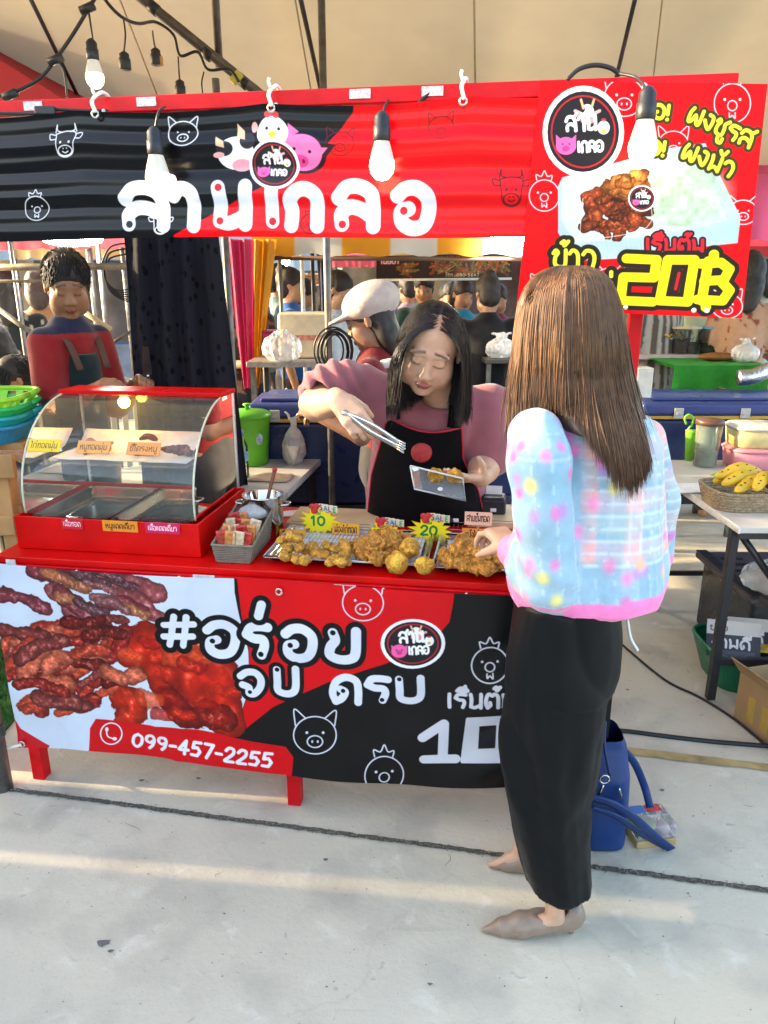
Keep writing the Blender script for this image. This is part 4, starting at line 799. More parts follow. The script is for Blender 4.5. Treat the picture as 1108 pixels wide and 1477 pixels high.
ci = 8; tg = np.array(AR[ci + 1]) - np.array(AR[ci]); Mg = frame((0, -tg[1], tg[0]), (1, 0, 0))
for u, st, bgc in [(-.205, 'ไก่ทอดนุ่ม', '#e8c21e'), (-.045, 'หมูทอดนุ่ม', '#e09a50'), (.115, 'ซี่โครงหมู', '#dc8e46')]:
    img_card('name_card', .105, .040, small_print(st, 200, 76, bgc, '#4a3c20', .42, .08, y=.74), case, (u, AR[ci][0] - .004, AR[ci][1] + .02), Mg)

# dried meat on the shelf of the case
drym = mat('dried_meat', (.28, .07, .035), .45, vary=.5, scale=50, bump=.5, bscale=120)
for u, vv, cl, gr in ((-.14, .05, 'pale pink meat strip in the heap at the case left', 'meat heap at the case left'), (.02, .05, 'brown meat strip in the middle heap of the case', 'middle meat heap in the case'), (.17, .04, 'dark brown rib piece in the heap at the case right', 'rib heap at the case right')):
    rr = np.random.default_rng(int(u * 100) + 50)
    for i in range(7):
        c = SP(-.57 + u + rr.normal(0, .025), .26 + vv + rr.normal(0, .025), .8 + .262 + .012 * (i // 3)); a = rr.uniform(0, 6.28); d = np.array([math.cos(a), math.sin(a), rr.uniform(-.1, .2)]) * .03
        P = cr([c - d, c + rr.normal(0, .006, 3), c + d], 5) - c; o = MB().tube(P, np.interp(np.linspace(0, 1, len(P)), [0, .2, .7, 1], [.005, .012, .011, .004]) * rr.uniform(.8, 1.2), 7, flat=.6).build('meat_strip', drym if u < .1 and u > -.1 else mat('meat_%d' % (u > 0), [(.46, .20, .13), (.20, .06, .035)][int(u > 0)], .45, vary=.5, scale=50, bump=.5), None, loc=c); tag(o, cl, 'meat', gr)
# ================================================================== goods on the counter
ZC = .7995
def on_counter(px, py, z=ZC): u, v = stall_uv(px, py, z); return SP(u, v, z)
# fried chicken meshes shared between the pieces
frym = mat('fried_crust', (1, 1, 1), .36, attr='Col', vary=.45, scale=160, bump=1.0, bscale=330, spec=.5)
def fry_mesh(seed, r, rough=.35, base=(.82, .40, .06), lumps=4):
    rr = np.random.default_rng(seed); R = max(r) * 1.6; S = SDF((-R, -R, -R), (R, R, R), .0029); S.ell((0, 0, 0), r, .006)
    for i in range(lumps): v = rr.normal(0, 1, 3); v /= np.linalg.norm(v); S.ell(v * np.array(r) * .75, min(r) * rr.uniform(.35, .6), .006)
    S.disp(lambda P: rough * min(r) * ((fbm(P[:, 0] * 70, P[:, 1] * 70, P[:, 2] * 70, seed=seed, oct=5) - .5) * 3.4 + 1.1 * np.abs(vn(P[:, 0] * 110, P[:, 1] * 110, P[:, 2] * 110, seed=seed + 5) - .5)))
    V, F = S.mesh(); me = npmesh('fried_chicken', V, F); n = fbm(V[:, 0] * 50, V[:, 1] * 50, V[:, 2] * 50, seed=seed + 2)[:, None]
    paint(me, np.clip(np.array(base) * (.12 + 1.6 * n) + np.array([.10, .06, .0]) * np.clip(n - .55, 0, 1) * 3, 0, 1)); me.materials.append(frym); return me
wings = [fry_mesh(i, (.030, .019, .016)) for i in range(4)]; crumbs = [fry_mesh(10 + i, (.034, .028, .021), .5, (.74, .33, .055), 7) for i in range(4)]; balls = [fry_mesh(20 + i, (.029, .027, .026), .16, (.82, .42, .05), 1) for i in range(3)]; small = [fry_mesh(30 + i, (.021, .018, .017), .3) for i in range(2)]
def pieces(meshes, spots, label, group, sc=1., seed=0):
    rr = np.random.default_rng(seed)
    for i, (px, py, z) in enumerate(spots):
        o = bpy.data.objects.new('fried_chicken_piece', meshes[i % len(meshes)]); COL.objects.link(o); p = on_counter(px, py, z); o.location = p; o.rotation_euler = (rr.uniform(-.5, .5), rr.uniform(-.5, .5), rr.uniform(0, 6)); s_ = sc * rr.uniform(.85, 1.12); o.scale = (s_,) * 3
        tag(o, label, 'fried chicken', group)
# steel trays with a wire rack and paper
def tray(u0, u1, v0, v1, label):
    cu, cv = (u0 + u1) / 2, (v0 + v1) / 2; w_, d_ = u1 - u0, v1 - v0; t = thing('steel_tray', label, 'tray', SP(cu, cv, ZC), SA)
    def fn(U, V):
        x = (U - .5) * w_; y = (V - .5) * d_; e = np.minimum(w_ / 2 - np.abs(x), d_ / 2 - np.abs(y)); return np.stack([x, y, .004 + .020 * np.clip(1 - (e - .012) / .012, 0, 1) * (e < .024) - .003 * (e < .002)], 1)
    MB().grid(fn, 60, 40, uv=False).build('pan', inox, t, solid=.0012)
    t_ = [(x, y) for x, y in ((-1, -1), (1, -1), (1, 1), (-1, 1))]; MB().tube([(x * (w_ / 2 - .002), y * (d_ / 2 - .002), .024) for x, y in t_ + t_[:1]], .0026, 6).build('rim', inox, t)
    MB().grid(lambda U, V: np.stack([(U - .5) * (w_ - .06), (V - .5) * (d_ - .06), .0085 + .002 * fbm(U * 6, V * 6, seed=2)], 1), 12, 12, uv=False).build('paper', mat('white_paper', (.72, .72, .70), .7), t)
    k = MB()
    for x in np.arange(-w_ / 2 + .03, w_ / 2 - .028, .0125): k.tube([(x, -d_ / 2 + .028, .017), (x, d_ / 2 - .028, .017)], .0011, 4, False)
    for y in np.arange(-d_ / 2 + .03, d_ / 2 - .028, .045): k.tube([(-w_ / 2 + .028, y, .0155), (w_ / 2 - .028, y, .0155)], .0014, 4, False)
    k.build('wire_rack', inox, t)
    return t
tray(-.075, .405, .035, .335, 'shallow steel tray with wire rack, nearest the sauce basket, holding two piles of chicken')
tray(.418, .88, .03, .33, 'second shallow steel tray with wire rack, beside the customer hand')
RZ = ZC + .020
rr_ = np.random.default_rng(8)
def heap(pts, jit=5):  return [(x, y, RZ + z) for x, y, z in pts]
pieces(wings, heap([(413, 802, .02), (428, 806, .018), (440, 808, .02), (415, 790, .04), (432, 790, .038), (425, 776, .062), (410, 778, .05), (455, 796, .024), (447, 790, .03), (468, 800, .02), (480, 808, .018), (492, 810, .02), (497, 800, .022), (484, 792, .034), (498, 786, .044), (474, 788, .03)]), 'golden fried wing in the pile at the basket end of the tray', 'fried wings on the first tray', .82, 1)
pieces(crumbs, heap([(528, 798, .022), (545, 804, .022), (562, 800, .022), (532, 787, .042), (550, 785, .048), (568, 786, .042), (540, 779, .058), (556, 777, .062), (578, 783, .04), (520, 790, .028), (584, 790, .03)]), 'craggy brown fried chicken heaped in the middle of the tray', 'craggy chicken in the middle heap', .98, 2)
for q_, lb in (((572, 812, .024), 'smooth round golden fried ball nearest the tray edge below the craggy heap'), ((612, 815, .024), 'smooth round golden fried ball at the tray corner'), ((592, 790, .05), 'smooth round golden fried ball resting behind the two front ones')): pieces(balls, heap([q_]), lb, 'round fried balls', 1.0, q_[0])
pieces(crumbs, heap([(652, 808, .025), (668, 812, .025), (685, 815, .025), (700, 818, .025), (660, 795, .045), (678, 795, .05), (694, 800, .045), (672, 784, .06), (712, 806, .03), (645, 800, .03)]), 'craggy fried chicken on the tray under the customer hand', 'chicken on the second tray', .88, 4)
pieces(wings, heap([(722, 800, .025), (730, 806, .02), (718, 792, .035), (735, 795, .03)]), 'fried chicken piece beside the customer sleeve on the second tray', 'chicken at the customer side', 1.0, 5)
for px, Y in ((625, 2.105), (652, 2.09)):
    o = bpy.data.objects.new('fried_chicken_piece', balls[0] if px < 640 else balls[1]); COL.objects.link(o); o.location = at(px + 4, 686, Y + .03); o.scale = (.82, .82, .8); tag(o, 'round fried chicken piece in the clear box, ' + ('nearer the tongs' if px < 640 else 'nearer the bracelet'), 'fried chicken', 'chicken in the clear box')
# price tags and name cards standing in the trays
def star_tag(px, py, num, label, v=.30, s=1.):
    u, z = stall_uz(px, py, v); t = thing('price_tag', label, 'price tag', SP(u, v, ZC + .02), SA); zc = z - ZC - .02
    n = 15; rr = np.random.default_rng(int(px)); P = []
    for i in range(2 * n): a = 2 * PI * i / (2 * n); r_ = (.062 * rr.uniform(.85, 1.12) if i % 2 == 0 else .043) * s; P.append((r_ * math.cos(a) * 1.15, r_ * math.sin(a) * .82))
    c = Cv(256, 190, '#f2dc18', lambda a, b: (a, b), 1.); c.text(num, 128 - 30 * len(num) + (6 if '1' in num else 0), 122, 62, 13, '#1f7a3a', sx=1.0, gap=.06); c.text('ชิ้น', 105, 52, 16, 4, '#1f5a3a'); im = c.image('price_print')
    mb = MB(); k = len(P); mb.add([(x, -.0015, y + zc) for x, y in P], [tuple(range(k))]); mb.uv = {i: (.5 + x / .15 / s, .5 + y / .11 / s) for i, (x, y) in enumerate(P)}
    mb.build('star_face', mat('star_print_' + num, (1, 1, 1), .45, image=im, vary=.03), t); MB().prism([(x * 1.05, y * 1.05) for x, y in P], .002, frame((0, -1, 0), (1, 0, 0)), (0, .0005, zc)).build('star_edge', mat('orange_card', (.75, .33, .02), .5), t)
    cl = [(.55, .05, .05), (.1, .35, .55), (.5, .06, .3), (.1, .4, .15)]
    for i, ch in enumerate('SALE'):
        g = MB(); x0 = .000 + i * .0165 * s; 
        MB().box((x0 + .006, -.002, zc + .053 * s - .002 * i), (.0185 * s, .002, .026 * s)).build('letter_patch', mat('pale_sticker', (.75, .72, .45), .5), t, .002)
        for q in GL[ch][1]: p_ = np.array([[float(e) for e in w_.split(',')] for w_ in q.split()]); p_ = p_ if ch in SHARP else cr(p_, 5); MB().tube([(x0 + (a - .0) * .017 * s, -.0045, zc + .043 * s - .002 * i + b * .020 * s) for a, b in p_], .0022 * s, 5).build('letter', mat('sale_colour_%d' % i, cl[i], .45), t)
    for dx, dz in ((-.014, .048), (-.024, .054), (-.018, .038), (-.008, .056)): MB().ball((dx * s, -.002, zc + dz * s), (.012 * s, .003, .011 * s), 10, 6).build('thumb_mark', mat('sticker_red', (.60, .03, .03), .5), t)
    MB().box((0, .004, zc / 2 - .02), (.008, .003, zc)).build('stick', mat('wood_stick', (.55, .40, .22), .7), t)
star_tag(461, 752, '10', 'yellow starburst sale tag marked 10 above the wings', .31, .92); star_tag(556, 772, '25', 'yellow starburst sale tag marked 25 behind the craggy heap', .31, .92); star_tag(621, 766, '20', 'yellow starburst sale tag marked 20 at the tray end', .31, .92)
def name_tag(px, py, wd, st, bgc, label, v=.30):
    u, z = stall_uz(px, py, v); t = thing('name_tag', label, 'name tag', SP(u, v, ZC + .02), SA); zc = z - ZC - .02; img_card('card', wd, .042, small_print(st, 200, 76, bgc, '#2a1c0c', .45, .10, y=.74), t, (0, 0, zc), frame((0, -1, .18), (1, 0, 0))); MB().box((0, .004, zc / 2 - .02), (.008, .003, zc)).build('stick', MATS['wood_stick'], t)
name_tag(422, 773, .085, 'ปีกไก่ทอด', '#e59a22', 'orange name card behind the wing pile', .26); name_tag(499, 764, .088, 'น่องไก่ทอด', '#e8a024', 'orange name card beside the tag marked 10'); name_tag(690, 772, .10, 'หนังไก่กรอบ', '#e8862a', 'orange name card behind the customer hand', .29); name_tag(690, 748, .085, 'สามชั้นทอด', '#efb59a', 'pale pink name card above the orange one by the hand', .31)
# sauce basket
bk = thing('sauce_basket', 'taupe woven plastic basket of sauce packets on the counter corner', 'basket', SP(-.165, .15, ZC), SA + .02); weave = mat('taupe_weave', (.20, .175, .13), .6, vary=.2, scale=60)
def basket(bk):
    w0, w1, d = .052, .062, .125
    def hgt(y): return .055 + .055 * np.clip((y + d) / (2 * d), 0, 1)
    MB().box((0, 0, .004), (.10, .245, .006)).build('bottom', weave, bk, .001)
    k = MB(); per = []
    for a in np.linspace(0, 1, 90, endpoint=False):
        q = a * 4; i = int(q); f = q - i; x, y = [(-1 + 2 * f, -1), (1, -1 + 2 * f), (1 - 2 * f, 1), (-1, 1 - 2 * f)][i]; per.append((x, y))
    for x, y in per:
        h_ = hgt(y * d); k.tube([(x * w0, y * (d - .004), .004), (x * w1, y * d, h_)], .0016, 4, False)
    k.build('uprights', weave, bk); k = MB()
    for j in range(9):
        f = (j + .5) / 9; P = [(x * (w0 + (w1 - w0) * f), y * (d - .004 + .004 * f), .004 + f * (hgt(y * d) - .004)) for x, y in per]; k.tube(P + P[:1], .0022, 4, False)
    k.build('weave', weave, bk); P = [(x * w1, y * d, hgt(y * d)) for x, y in per]; MB().tube(P + P[:1], .0042, 6).build('rim', weave, bk)
    for n_, (x, y, sz) in enumerate([(0, 0, 0)]): pass
basket(bk)
pk = [mat('sauce_red_foil', (.45, .03, .02), .3, vary=.5, scale=70), mat('sauce_orange_foil', (.60, .22, .06), .3, vary=.5, scale=70), mat('sauce_cream_foil', (.62, .48, .30), .3, vary=.4, scale=70)]
rr = np.random.default_rng(14)
for i in range(14):
    x, y = (-.036 + .024 * (i % 4), -.10 + .028 * (i // 4) * 1.4); z = .036 + .045 * (y + .12) / .25
    p = SP(-.165 + x, .15 + y, ZC + z + .02); o = MB().grid(lambda U, V: np.stack([(U - .5) * .034, .004 * np.sin(V * PI) * np.sin(U * PI), (V - .5) * .062], 1), 6, 8, uv=False).build('sauce_packet', pk[i % 3], None, solid=.004); o.location = p; o.rotation_euler = (rr.uniform(-.5, -.1), rr.uniform(-.25, .25), SA + rr.uniform(-.4, .4)); tag(o, 'small ' + ['red', 'orange', 'cream'][i % 3] + ' sauce packet standing in the taupe basket', 'sauce packet', ['red', 'orange', 'cream'][i % 3] + ' packets in the basket')
def crinkle_bag(name, c, r, m, label, cat, seed, top=.4, group=None, knot=True, h=.010):
    """a crumpled thin plastic bag, gathered at the top"""
    R = max(r) * 1.5; S = SDF((-R, -R, -R * .9), (R, R, R * 1.7), max(h * .7, max(r) / 20)); S.ell((0, 0, 0), r, .01); S.cone((0, 0, r[2] * .7), (r[0] * .1, 0, r[2] * (1 + top)), min(r) * .35, min(r) * .12, .04)
    if knot:
        for d in (-1, 1): S.cone((0, 0, r[2] * (1 + top * .8)), (d * r[0] * .6, 0, r[2] * (1 + top * 1.5)), min(r) * .14, min(r) * .06, .02)
    S.disp(lambda P: min(r) * .30 * (np.abs(fbm(P[:, 0] / min(r) * 2.4, P[:, 1] / min(r) * 2.4, P[:, 2] / min(r) * 1.1, seed=seed, oct=4) - .5) * -3.0 + .3)); V, F = S.mesh(); V[:, 2] = np.maximum(V[:, 2], -r[2] * .8); o = obj(name, npmesh(name, V + [0, 0, r[2] * .8], F), m); o.location = tuple(c); return tag(o, label, cat, group)
bagm = thin_glass('bag_film', (.95, .95, .94), .50, .18, (.80, .79, .76)); bagm2 = thin_glass('bag_film_white', (.95, .95, .94), .45, .25, (.82, .81, .78))
crinkle_bag('plastic_bag', SP(-.165, .235, ZC + .075), (.05, .035, .022), bagm, 'crumpled clear plastic bag lying in the sauce basket', 'plastic bag', 3, .1, knot=False, h=.006)
# steel pot with spoon
pot = thing('steel_pot', 'tall polished steel pot beside the sauce basket', 'pot', on_counter(382, 772), SA)
MB().lathe([(.058, 0), (.062, .004), (.064, .135), (.0665, .140), (.0635, .140), (.061, .135), (.059, .008), (.01, .006)], 36).build('body', mat('polished_steel', (.55, .54, .52), .10, 1., vary=.05), pot)
for s_ in (-1, 1): MB().tube(cr([(s_ * .063, -.02, .11), (s_ * .085, -.015, .112), (s_ * .085, .015, .112), (s_ * .063, .02, .11)], 6), .004, 6).build('handle', inox, pot)
MB().lathe([(.059, .07), (.02, .0705)], 24).build('contents', mat('dark_broth', (.06, .03, .015), .3), pot)
sp = tag(MB().tube(cr([(0, 0, 0), (.02, .02, .10), (.04, .035, .175)], 5), [.006] * 10 + [.007], 8).build('ladle_handle', mat('brown_wood_handle', (.20, .06, .03), .45)), 'slim brown ladle handle with red tip leaning in the steel pot', 'ladle'); sp.location = on_counter(380, 772) + np.array([.0, 0, .03])
MB().ball((.041, .036, .18), .0085, 8, 6).build('tip', mat('red_plastic', (.5, .03, .02), .4), sp)
# boards, printer, rack
woodm = mat('pale_wood', (.58, .42, .24), .55, vary=.25, scale=8, bump=.1)
def plank_board(name, u, v, w_, d_, label, h_=.022): t = thing(name, label, 'cutting board', SP(u, v, ZC), SA); MB().box((0, 0, h_ / 2), (w_, d_, h_)).build('slab', woodm, t, .003); MB().box((0, -d_ / 2 + .012, h_ + .0006), (w_ - .03, .002, .0012)).build('groove', mat('dark_wood', (.18, .10, .05), .6), t); return t
plank_board('cutting_board', .05, .46, .30, .19, 'pale wooden cutting board behind the first tray'); plank_board('cutting_board', .62, .58, .24, .22, 'pale wooden board under the small card printer')
pr = thing('card_printer', 'small black receipt printer with paper slip on the wooden board', 'printer', SP(.585, .60, ZC + .022), SA)
MB().box((0, 0, .027), (.085, .10, .054)).build('body', mat('black_plastic', (.022, .022, .026), .4), pr, .008); MB().box((0, -.02, .056), (.07, .045, .008)).build('lid', mat('dark_plastic', (.04, .04, .045), .5), pr, .003); MB().add([(-.028, -.0, .055), (.028, .0, .055), (.028, .012, .085), (-.028, .012, .085)], [(0, 1, 2, 3)]).build('paper_slip', mat('white_paper'), pr) if False else MB().grid(lambda U, V: np.stack([(U - .5) * .056, .002 + .02 * V * V, .055 + .03 * V], 1), 4, 8, uv=False).build('paper_slip', MATS['white_paper'], pr); MB().box((.0, -.0512, .018), (.02, .002, .012)).build('label', white_pl, pr)
rk = thing('cooling_rack', 'low wire cooling rack behind the second tray', 'wire rack', SP(.45, .46, ZC), SA); k = MB()
for x in np.arange(-.09, .091, .014): k.tube([(x, -.08, .02), (x, .08, .02)], .0013, 4, False)
for y in (-.08, 0, .08): k.tube([(-.095, y, .0185), (.095, y, .0185)], .0018, 4, False)
k.build('wires', inox, rk)
for x in (-.09, .09):
    for y in (-.078, .078): MB().tube([(x, y, 0), (x, y, .019)], .0018, 5).build('leg', inox, rk)
tag(MB().box((0, 0, .006), (.11, .02, .012)).build('marker_pen', MATS['black_plastic'], None, .004, loc=SP(.40, .44, ZC + .024), rz=SA + .1), 'black pen lying on the wire cooling rack', 'pen'); 
MB().box((.062, 0, .006), (.02, .014, .009)).build('cap', white_pl, bpy.data.objects['marker_pen'], .002)
# ================================================================== prep table behind the counter
ZT = .78
pt_ = thing('prep_table', 'long grey topped prep table running back beside the vendor', 'table', SP(-.56, 1.45, 0), SA); MB().box((0, 0, ZT - .015), (.64, 1.75, .03)).build('top', mat('grey_laminate', (.50, .48, .46), .32, vary=.12, scale=6), pt_, .004); MB().box((0, 0, ZT - .045), (.60, 1.7, .028)).build('apron_rail', darkm, pt_)
for x in (-.28, .28):
    for y in (-.82, 0, .82): MB().box((x, y, .36), (.03, .03, .715)).build('leg', darkm, pt_, .002)
def on_prep(px, py): return gz(px, py, ZT)
gb = thing('green_bucket', 'bright green plastic bucket with domed lid on the prep table', 'bucket', on_prep(361, 668)); grm = mat('green_plastic', (.10, .42, .02), .35, vary=.08)
MB().lathe([(.080, 0), (.085, .003), (.100, .215), (.106, .222)], 32).build('body', grm, gb); MB().lathe([(.108, .220), (.109, .232), (.09, .246), (.02, .254), (.004, .254)], 32).build('lid', grm, gb); MB().lathe([(.012, .252), (.010, .266), (.02, .274), (.018, .28), (.002, .28)], 16).build('knob', grm, gb)
MB().ball((.058, -.075, .13), (.021, .006, .026), 12, 8).build('sticker', mat('blue_sticker', (.35, .42, .55), .5, vary=.6, scale=60), gb)
def bottle(loc, label, h_=.21, r_=.030, cap=(.1, .25, .55), grp=None):
    t = thing('water_bottle', label, 'bottle', loc, 0, grp); MB().lathe([(r_ * .9, 0), (r_, .008), (r_, h_ * .3), (r_ * .93, h_ * .33), (r_, h_ * .36), (r_, h_ * .68), (r_ * .5, h_ * .86), (r_ * .42, h_ * .9)], 20).build('body', thin_glass('pet_plastic', (.92, .96, .98), .06, .04), t); MB().lathe([(r_ * .48, h_ * .9), (r_ * .5, h_), (.001, h_)], 14).build('cap', mat('cap_%.2f' % cap[2], cap, .4), t); MB().lathe([(r_ * 1.01, h_ * .38), (r_ * 1.01, h_ * .58)], 20, caps=False).build('label_band', mat('bottle_label', (.25, .45, .65), .4, vary=.4, scale=40), t); return t
bottle(on_prep(350, 690), 'clear water bottle with blue cap in front of the green bucket')
wbk = thing('white_bucket', 'tall white plastic tub behind the green bucket', 'bucket', on_prep(392, 655)); MB().lathe([(.06, 0), (.066, .005), (.072, .20), (.076, .205), (.068, .206), (.06, .01)], 28).build('body', white_pl, wbk); MB().tube(cr([(-.07, 0, .2), (-.05, -.01, .26), (.05, -.01, .26), (.07, 0, .2)], 6), .004, 6).build('handle', white_pl, wbk)
crinkle_bag('food_bag', on_prep(425, 668), (.055, .05, .085), bagm, 'clear plastic bag of brown sauce packs on the prep table', 'plastic bag', 6, .7); crinkle_bag('food_bag', on_prep(452, 645), (.085, .07, .085), bagm, 'knotted clear plastic bag with red sauce cups on the prep table', 'plastic bag', 9, .6); crinkle_bag('food_bag', on_prep(404, 628), (.08, .07, .10), bagm2, 'whitish plastic bag behind the clear ones on the prep table', 'plastic bag', 12, .5)
redc = mat('red_sauce', (.55, .03, .02), .3)
for i, (px, py) in enumerate([(437, 648), (462, 640), (441, 634)]): tag(MB().lathe([(.018, 0), (.024, .04), (.024, .044), (.001, .045)], 16).build('sauce_cup', redc, None, loc=on_prep(px, py) + np.array([0, 0, .008])), 'small red sauce cup inside the knotted plastic bag', 'sauce cup', 'red cups in the bag')
tag(MB().lathe([(.001, 0), (.030, .0), (.035, .055), (.001, .06)], 14).build('sauce_pack', mat('brown_sauce', (.35, .15, .04), .4), None, loc=on_prep(425, 664) + np.array([0, 0, .02])), 'brown sauce pack inside the clear bag beside the green bucket', 'sauce')
def cloth_heap(name, c, r, m, label, seed, cat='cloth'):
    def fn(U, V):
        x = (U - .5) * 2; y = (V - .5) * 2; rr2 = np.clip(1 - np.maximum(np.abs(x), np.abs(y)) ** 4, 0, 1); return np.stack([x * r[0] * (1 + .2 * (fbm(V * 3, U * 0, seed=seed) - .5)), y * r[1] * (1 + .2 * (fbm(U * 3, V * 0, seed=seed + 1) - .5)), .004 + rr2 * r[2] * (.3 + 1.1 * np.abs(fbm(U * 4 + V, V * 3, seed=seed + 2, oct=3) - .3))], 1)
    o = MB().grid(fn, 26, 26, uv=False).build(name, m, None, loc=c, rz=SA, solid=.003); return tag(o, label, cat)
cloth_heap('folded_cloth', on_prep(392, 690), (.085, .07, .018), mat('tan_cloth', (.50, .36, .24), .9, bump=.3, bscale=300), 'folded tan cloth at the near end of the prep table', 4); cloth_heap('pink_cloth', on_prep(472, 632), (.06, .05, .035), mat('mauve_cloth', (.36, .17, .20), .9), 'crumpled mauve cloth at the edge of the prep table', 7)
cone = thing('paper_cone', 'white patterned paper cone standing before the clear bag', 'paper cone', on_prep(424, 672)); MB().lathe([(.003, .0), (.034, .10)], 12, caps=False).build('cone', mat('patterned_paper', (.66, .62, .55), .7, vary=.3, scale=160), cone, solid=.001)
tag(MB().box((0, 0, .002), (.10, .06, .004)).build('paper_sheet', MATS['white_paper'], None, loc=SP(-.13, .52, ZC + .001), rz=.3), 'white paper scrap lying beside the steel pot', 'paper')
# ---- black patterned curtain behind the case
def curtain():
    m = bpy.data.materials.new('black_leaf_lace'); m.use_nodes = True; N = m.node_tree.nodes; L = m.node_tree.links; b = N['Principled BSDF']; b.inputs['Roughness'].default_value = .75; b.inputs['Specular IOR Level'].default_value = .1
    uv = N.new('ShaderNodeUVMap'); mp = N.new('ShaderNodeMapping'); mp.inputs['Scale'].default_value = (10, 22, 1); vo = N.new('ShaderNodeTexVoronoi'); vo.feature = 'F1'; vo.inputs['Scale'].default_value = 1.6; vo.inputs['Randomness'].default_value = .75; L.new(uv.outputs[0], mp.inputs[0]); L.new(mp.outputs[0], vo.inputs['Vector'])
    r = N.new('ShaderNodeMapRange'); r.inputs['From Min'].default_value = .26; r.inputs['From Max'].default_value = .32; L.new(vo.outputs['Distance'], r.inputs['Value']); x = N.new('ShaderNodeMix'); x.data_type = 'RGBA'; x.inputs[6].default_value = (.0025, .0025, .0035, 1); x.inputs[7].default_value = (.013, .013, .020, 1); L.new(r.outputs[0], x.inputs[0]); L.new(x.outputs[2], b.inputs['Base Color'])
    Yc = 2.95; tl, tr_, brr, bl = at(178, 330, Yc), at(312, 330, Yc), at(362, 618, Yc), at(196, 700, Yc); t = thing('black_curtain', 'black leaf patterned curtain hanging behind the display case', 'curtain', np.array([(tl[0] + tr_[0]) / 2, Yc, 0])); o = np.array(t.location)
    def fn(U, V):
        a = tl[None] * (1 - U)[:, None] + tr_[None] * U[:, None]; c = bl[None] * (1 - U)[:, None] + brr[None] * U[:, None]; P = a * V[:, None] + c * (1 - V)[:, None]
        P[:, 2] = np.interp(V, [0, 1], [.25, tl[2] + .05]); P[:, 1] += (.035 * np.sin(U * 26 + 1.2 * np.sin(V * 3)) * (.4 + .6 * (1 - V)) + .03 * (fbm(U * 5, V * 3, seed=3) - .5)) ; return P - o
    MB().grid(fn, 90, 40).build('cloth', m, t); MB().tube([(-.6, 0, tl[2] + .07), (.75, 0, tl[2] + .07)], .014, 8).build('rail', steel, t)
curtain()
# ================================================================== people
def skinmat(): return mat('skin', (1, 1, 1), .42, attr='Col', vary=.06, scale=60, sub=.12, spec=.4, rvary=.06, bump=.04, bscale=400)
clothm = lambda nm='cloth', r=.85, b=.25: mat(nm, (1, 1, 1), r, attr='Col', vary=.10, scale=40, bump=b, bscale=500, sheen=.25, spec=.25)
def hairmat(nm, col, r=.34): return mat(nm, col, r, vary=.35, scale=60, spec=.7, rvary=.08)
def LT(c, M): c = np.array(c, float); M = np.asarray(M, float); return lambda *p: c + M @ np.array(p, float)
def head_sdf(S, c, M, s=1., fine=True, wide=1., neck=None):
    """chin-to-crown about 0.22 m; M columns are right, forward, up of the head"""
    T = LT(c, M); E = lambda p, r, k=.012, sub=False: S.ell(T(*[q * s for q in p]), [q * s for q in r], k * s, M, sub)
    E((0, -.012, .035), (.074 * wide, .092, .082)); E((0, .026, -.028), (.060 * wide, .062, .082), .025); E((0, .062, -.094), (.026, .022, .018), .025)
    for d in (-1, 1):
        E((d * .037 * wide, .050, -.040), (.031, .031, .036), .025); E((d * .046 * wide, .022, -.074), (.024, .030, .030), .025); E((d * .077 * wide, -.008, -.006), (.008, .017, .030), .006)
    if fine:
        for d in (-1, 1):
            E((d * .031, .1005, .006), (.016, .013, .009), .012, True); E((d * .031, .0785, .0035), (.0165, .0125, .0115), .006); E((d * .031, .081, .027), (.024, .008, .007), .016); E((d * .0125, .092, -.036), (.0085, .009, .0075), .008)
        S.cone(T(0, .079 * s, .014 * s), T(0, .100 * s, -.030 * s), .0065 * s, .0115 * s, .014 * s)
        E((0, .0885, -.062), (.021, .0085, .0055), .005); E((0, .087, -.0715), (.018, .0085, .0065), .005); E((0, .104, -.0665), (.022, .006, .0011), .002, True); E((0, .096, -.088), (.016, .008, .004), .010, True)
    else:
        S.cone(T(0, .088 * s, .01 * s), T(0, .104 * s, -.028 * s), .008 * s, .0125 * s, .012 * s)
    if neck is not None: S.cone(T(0, -.02 * s, -.06 * s), neck, .045 * s, .050 * s, .025 * s)
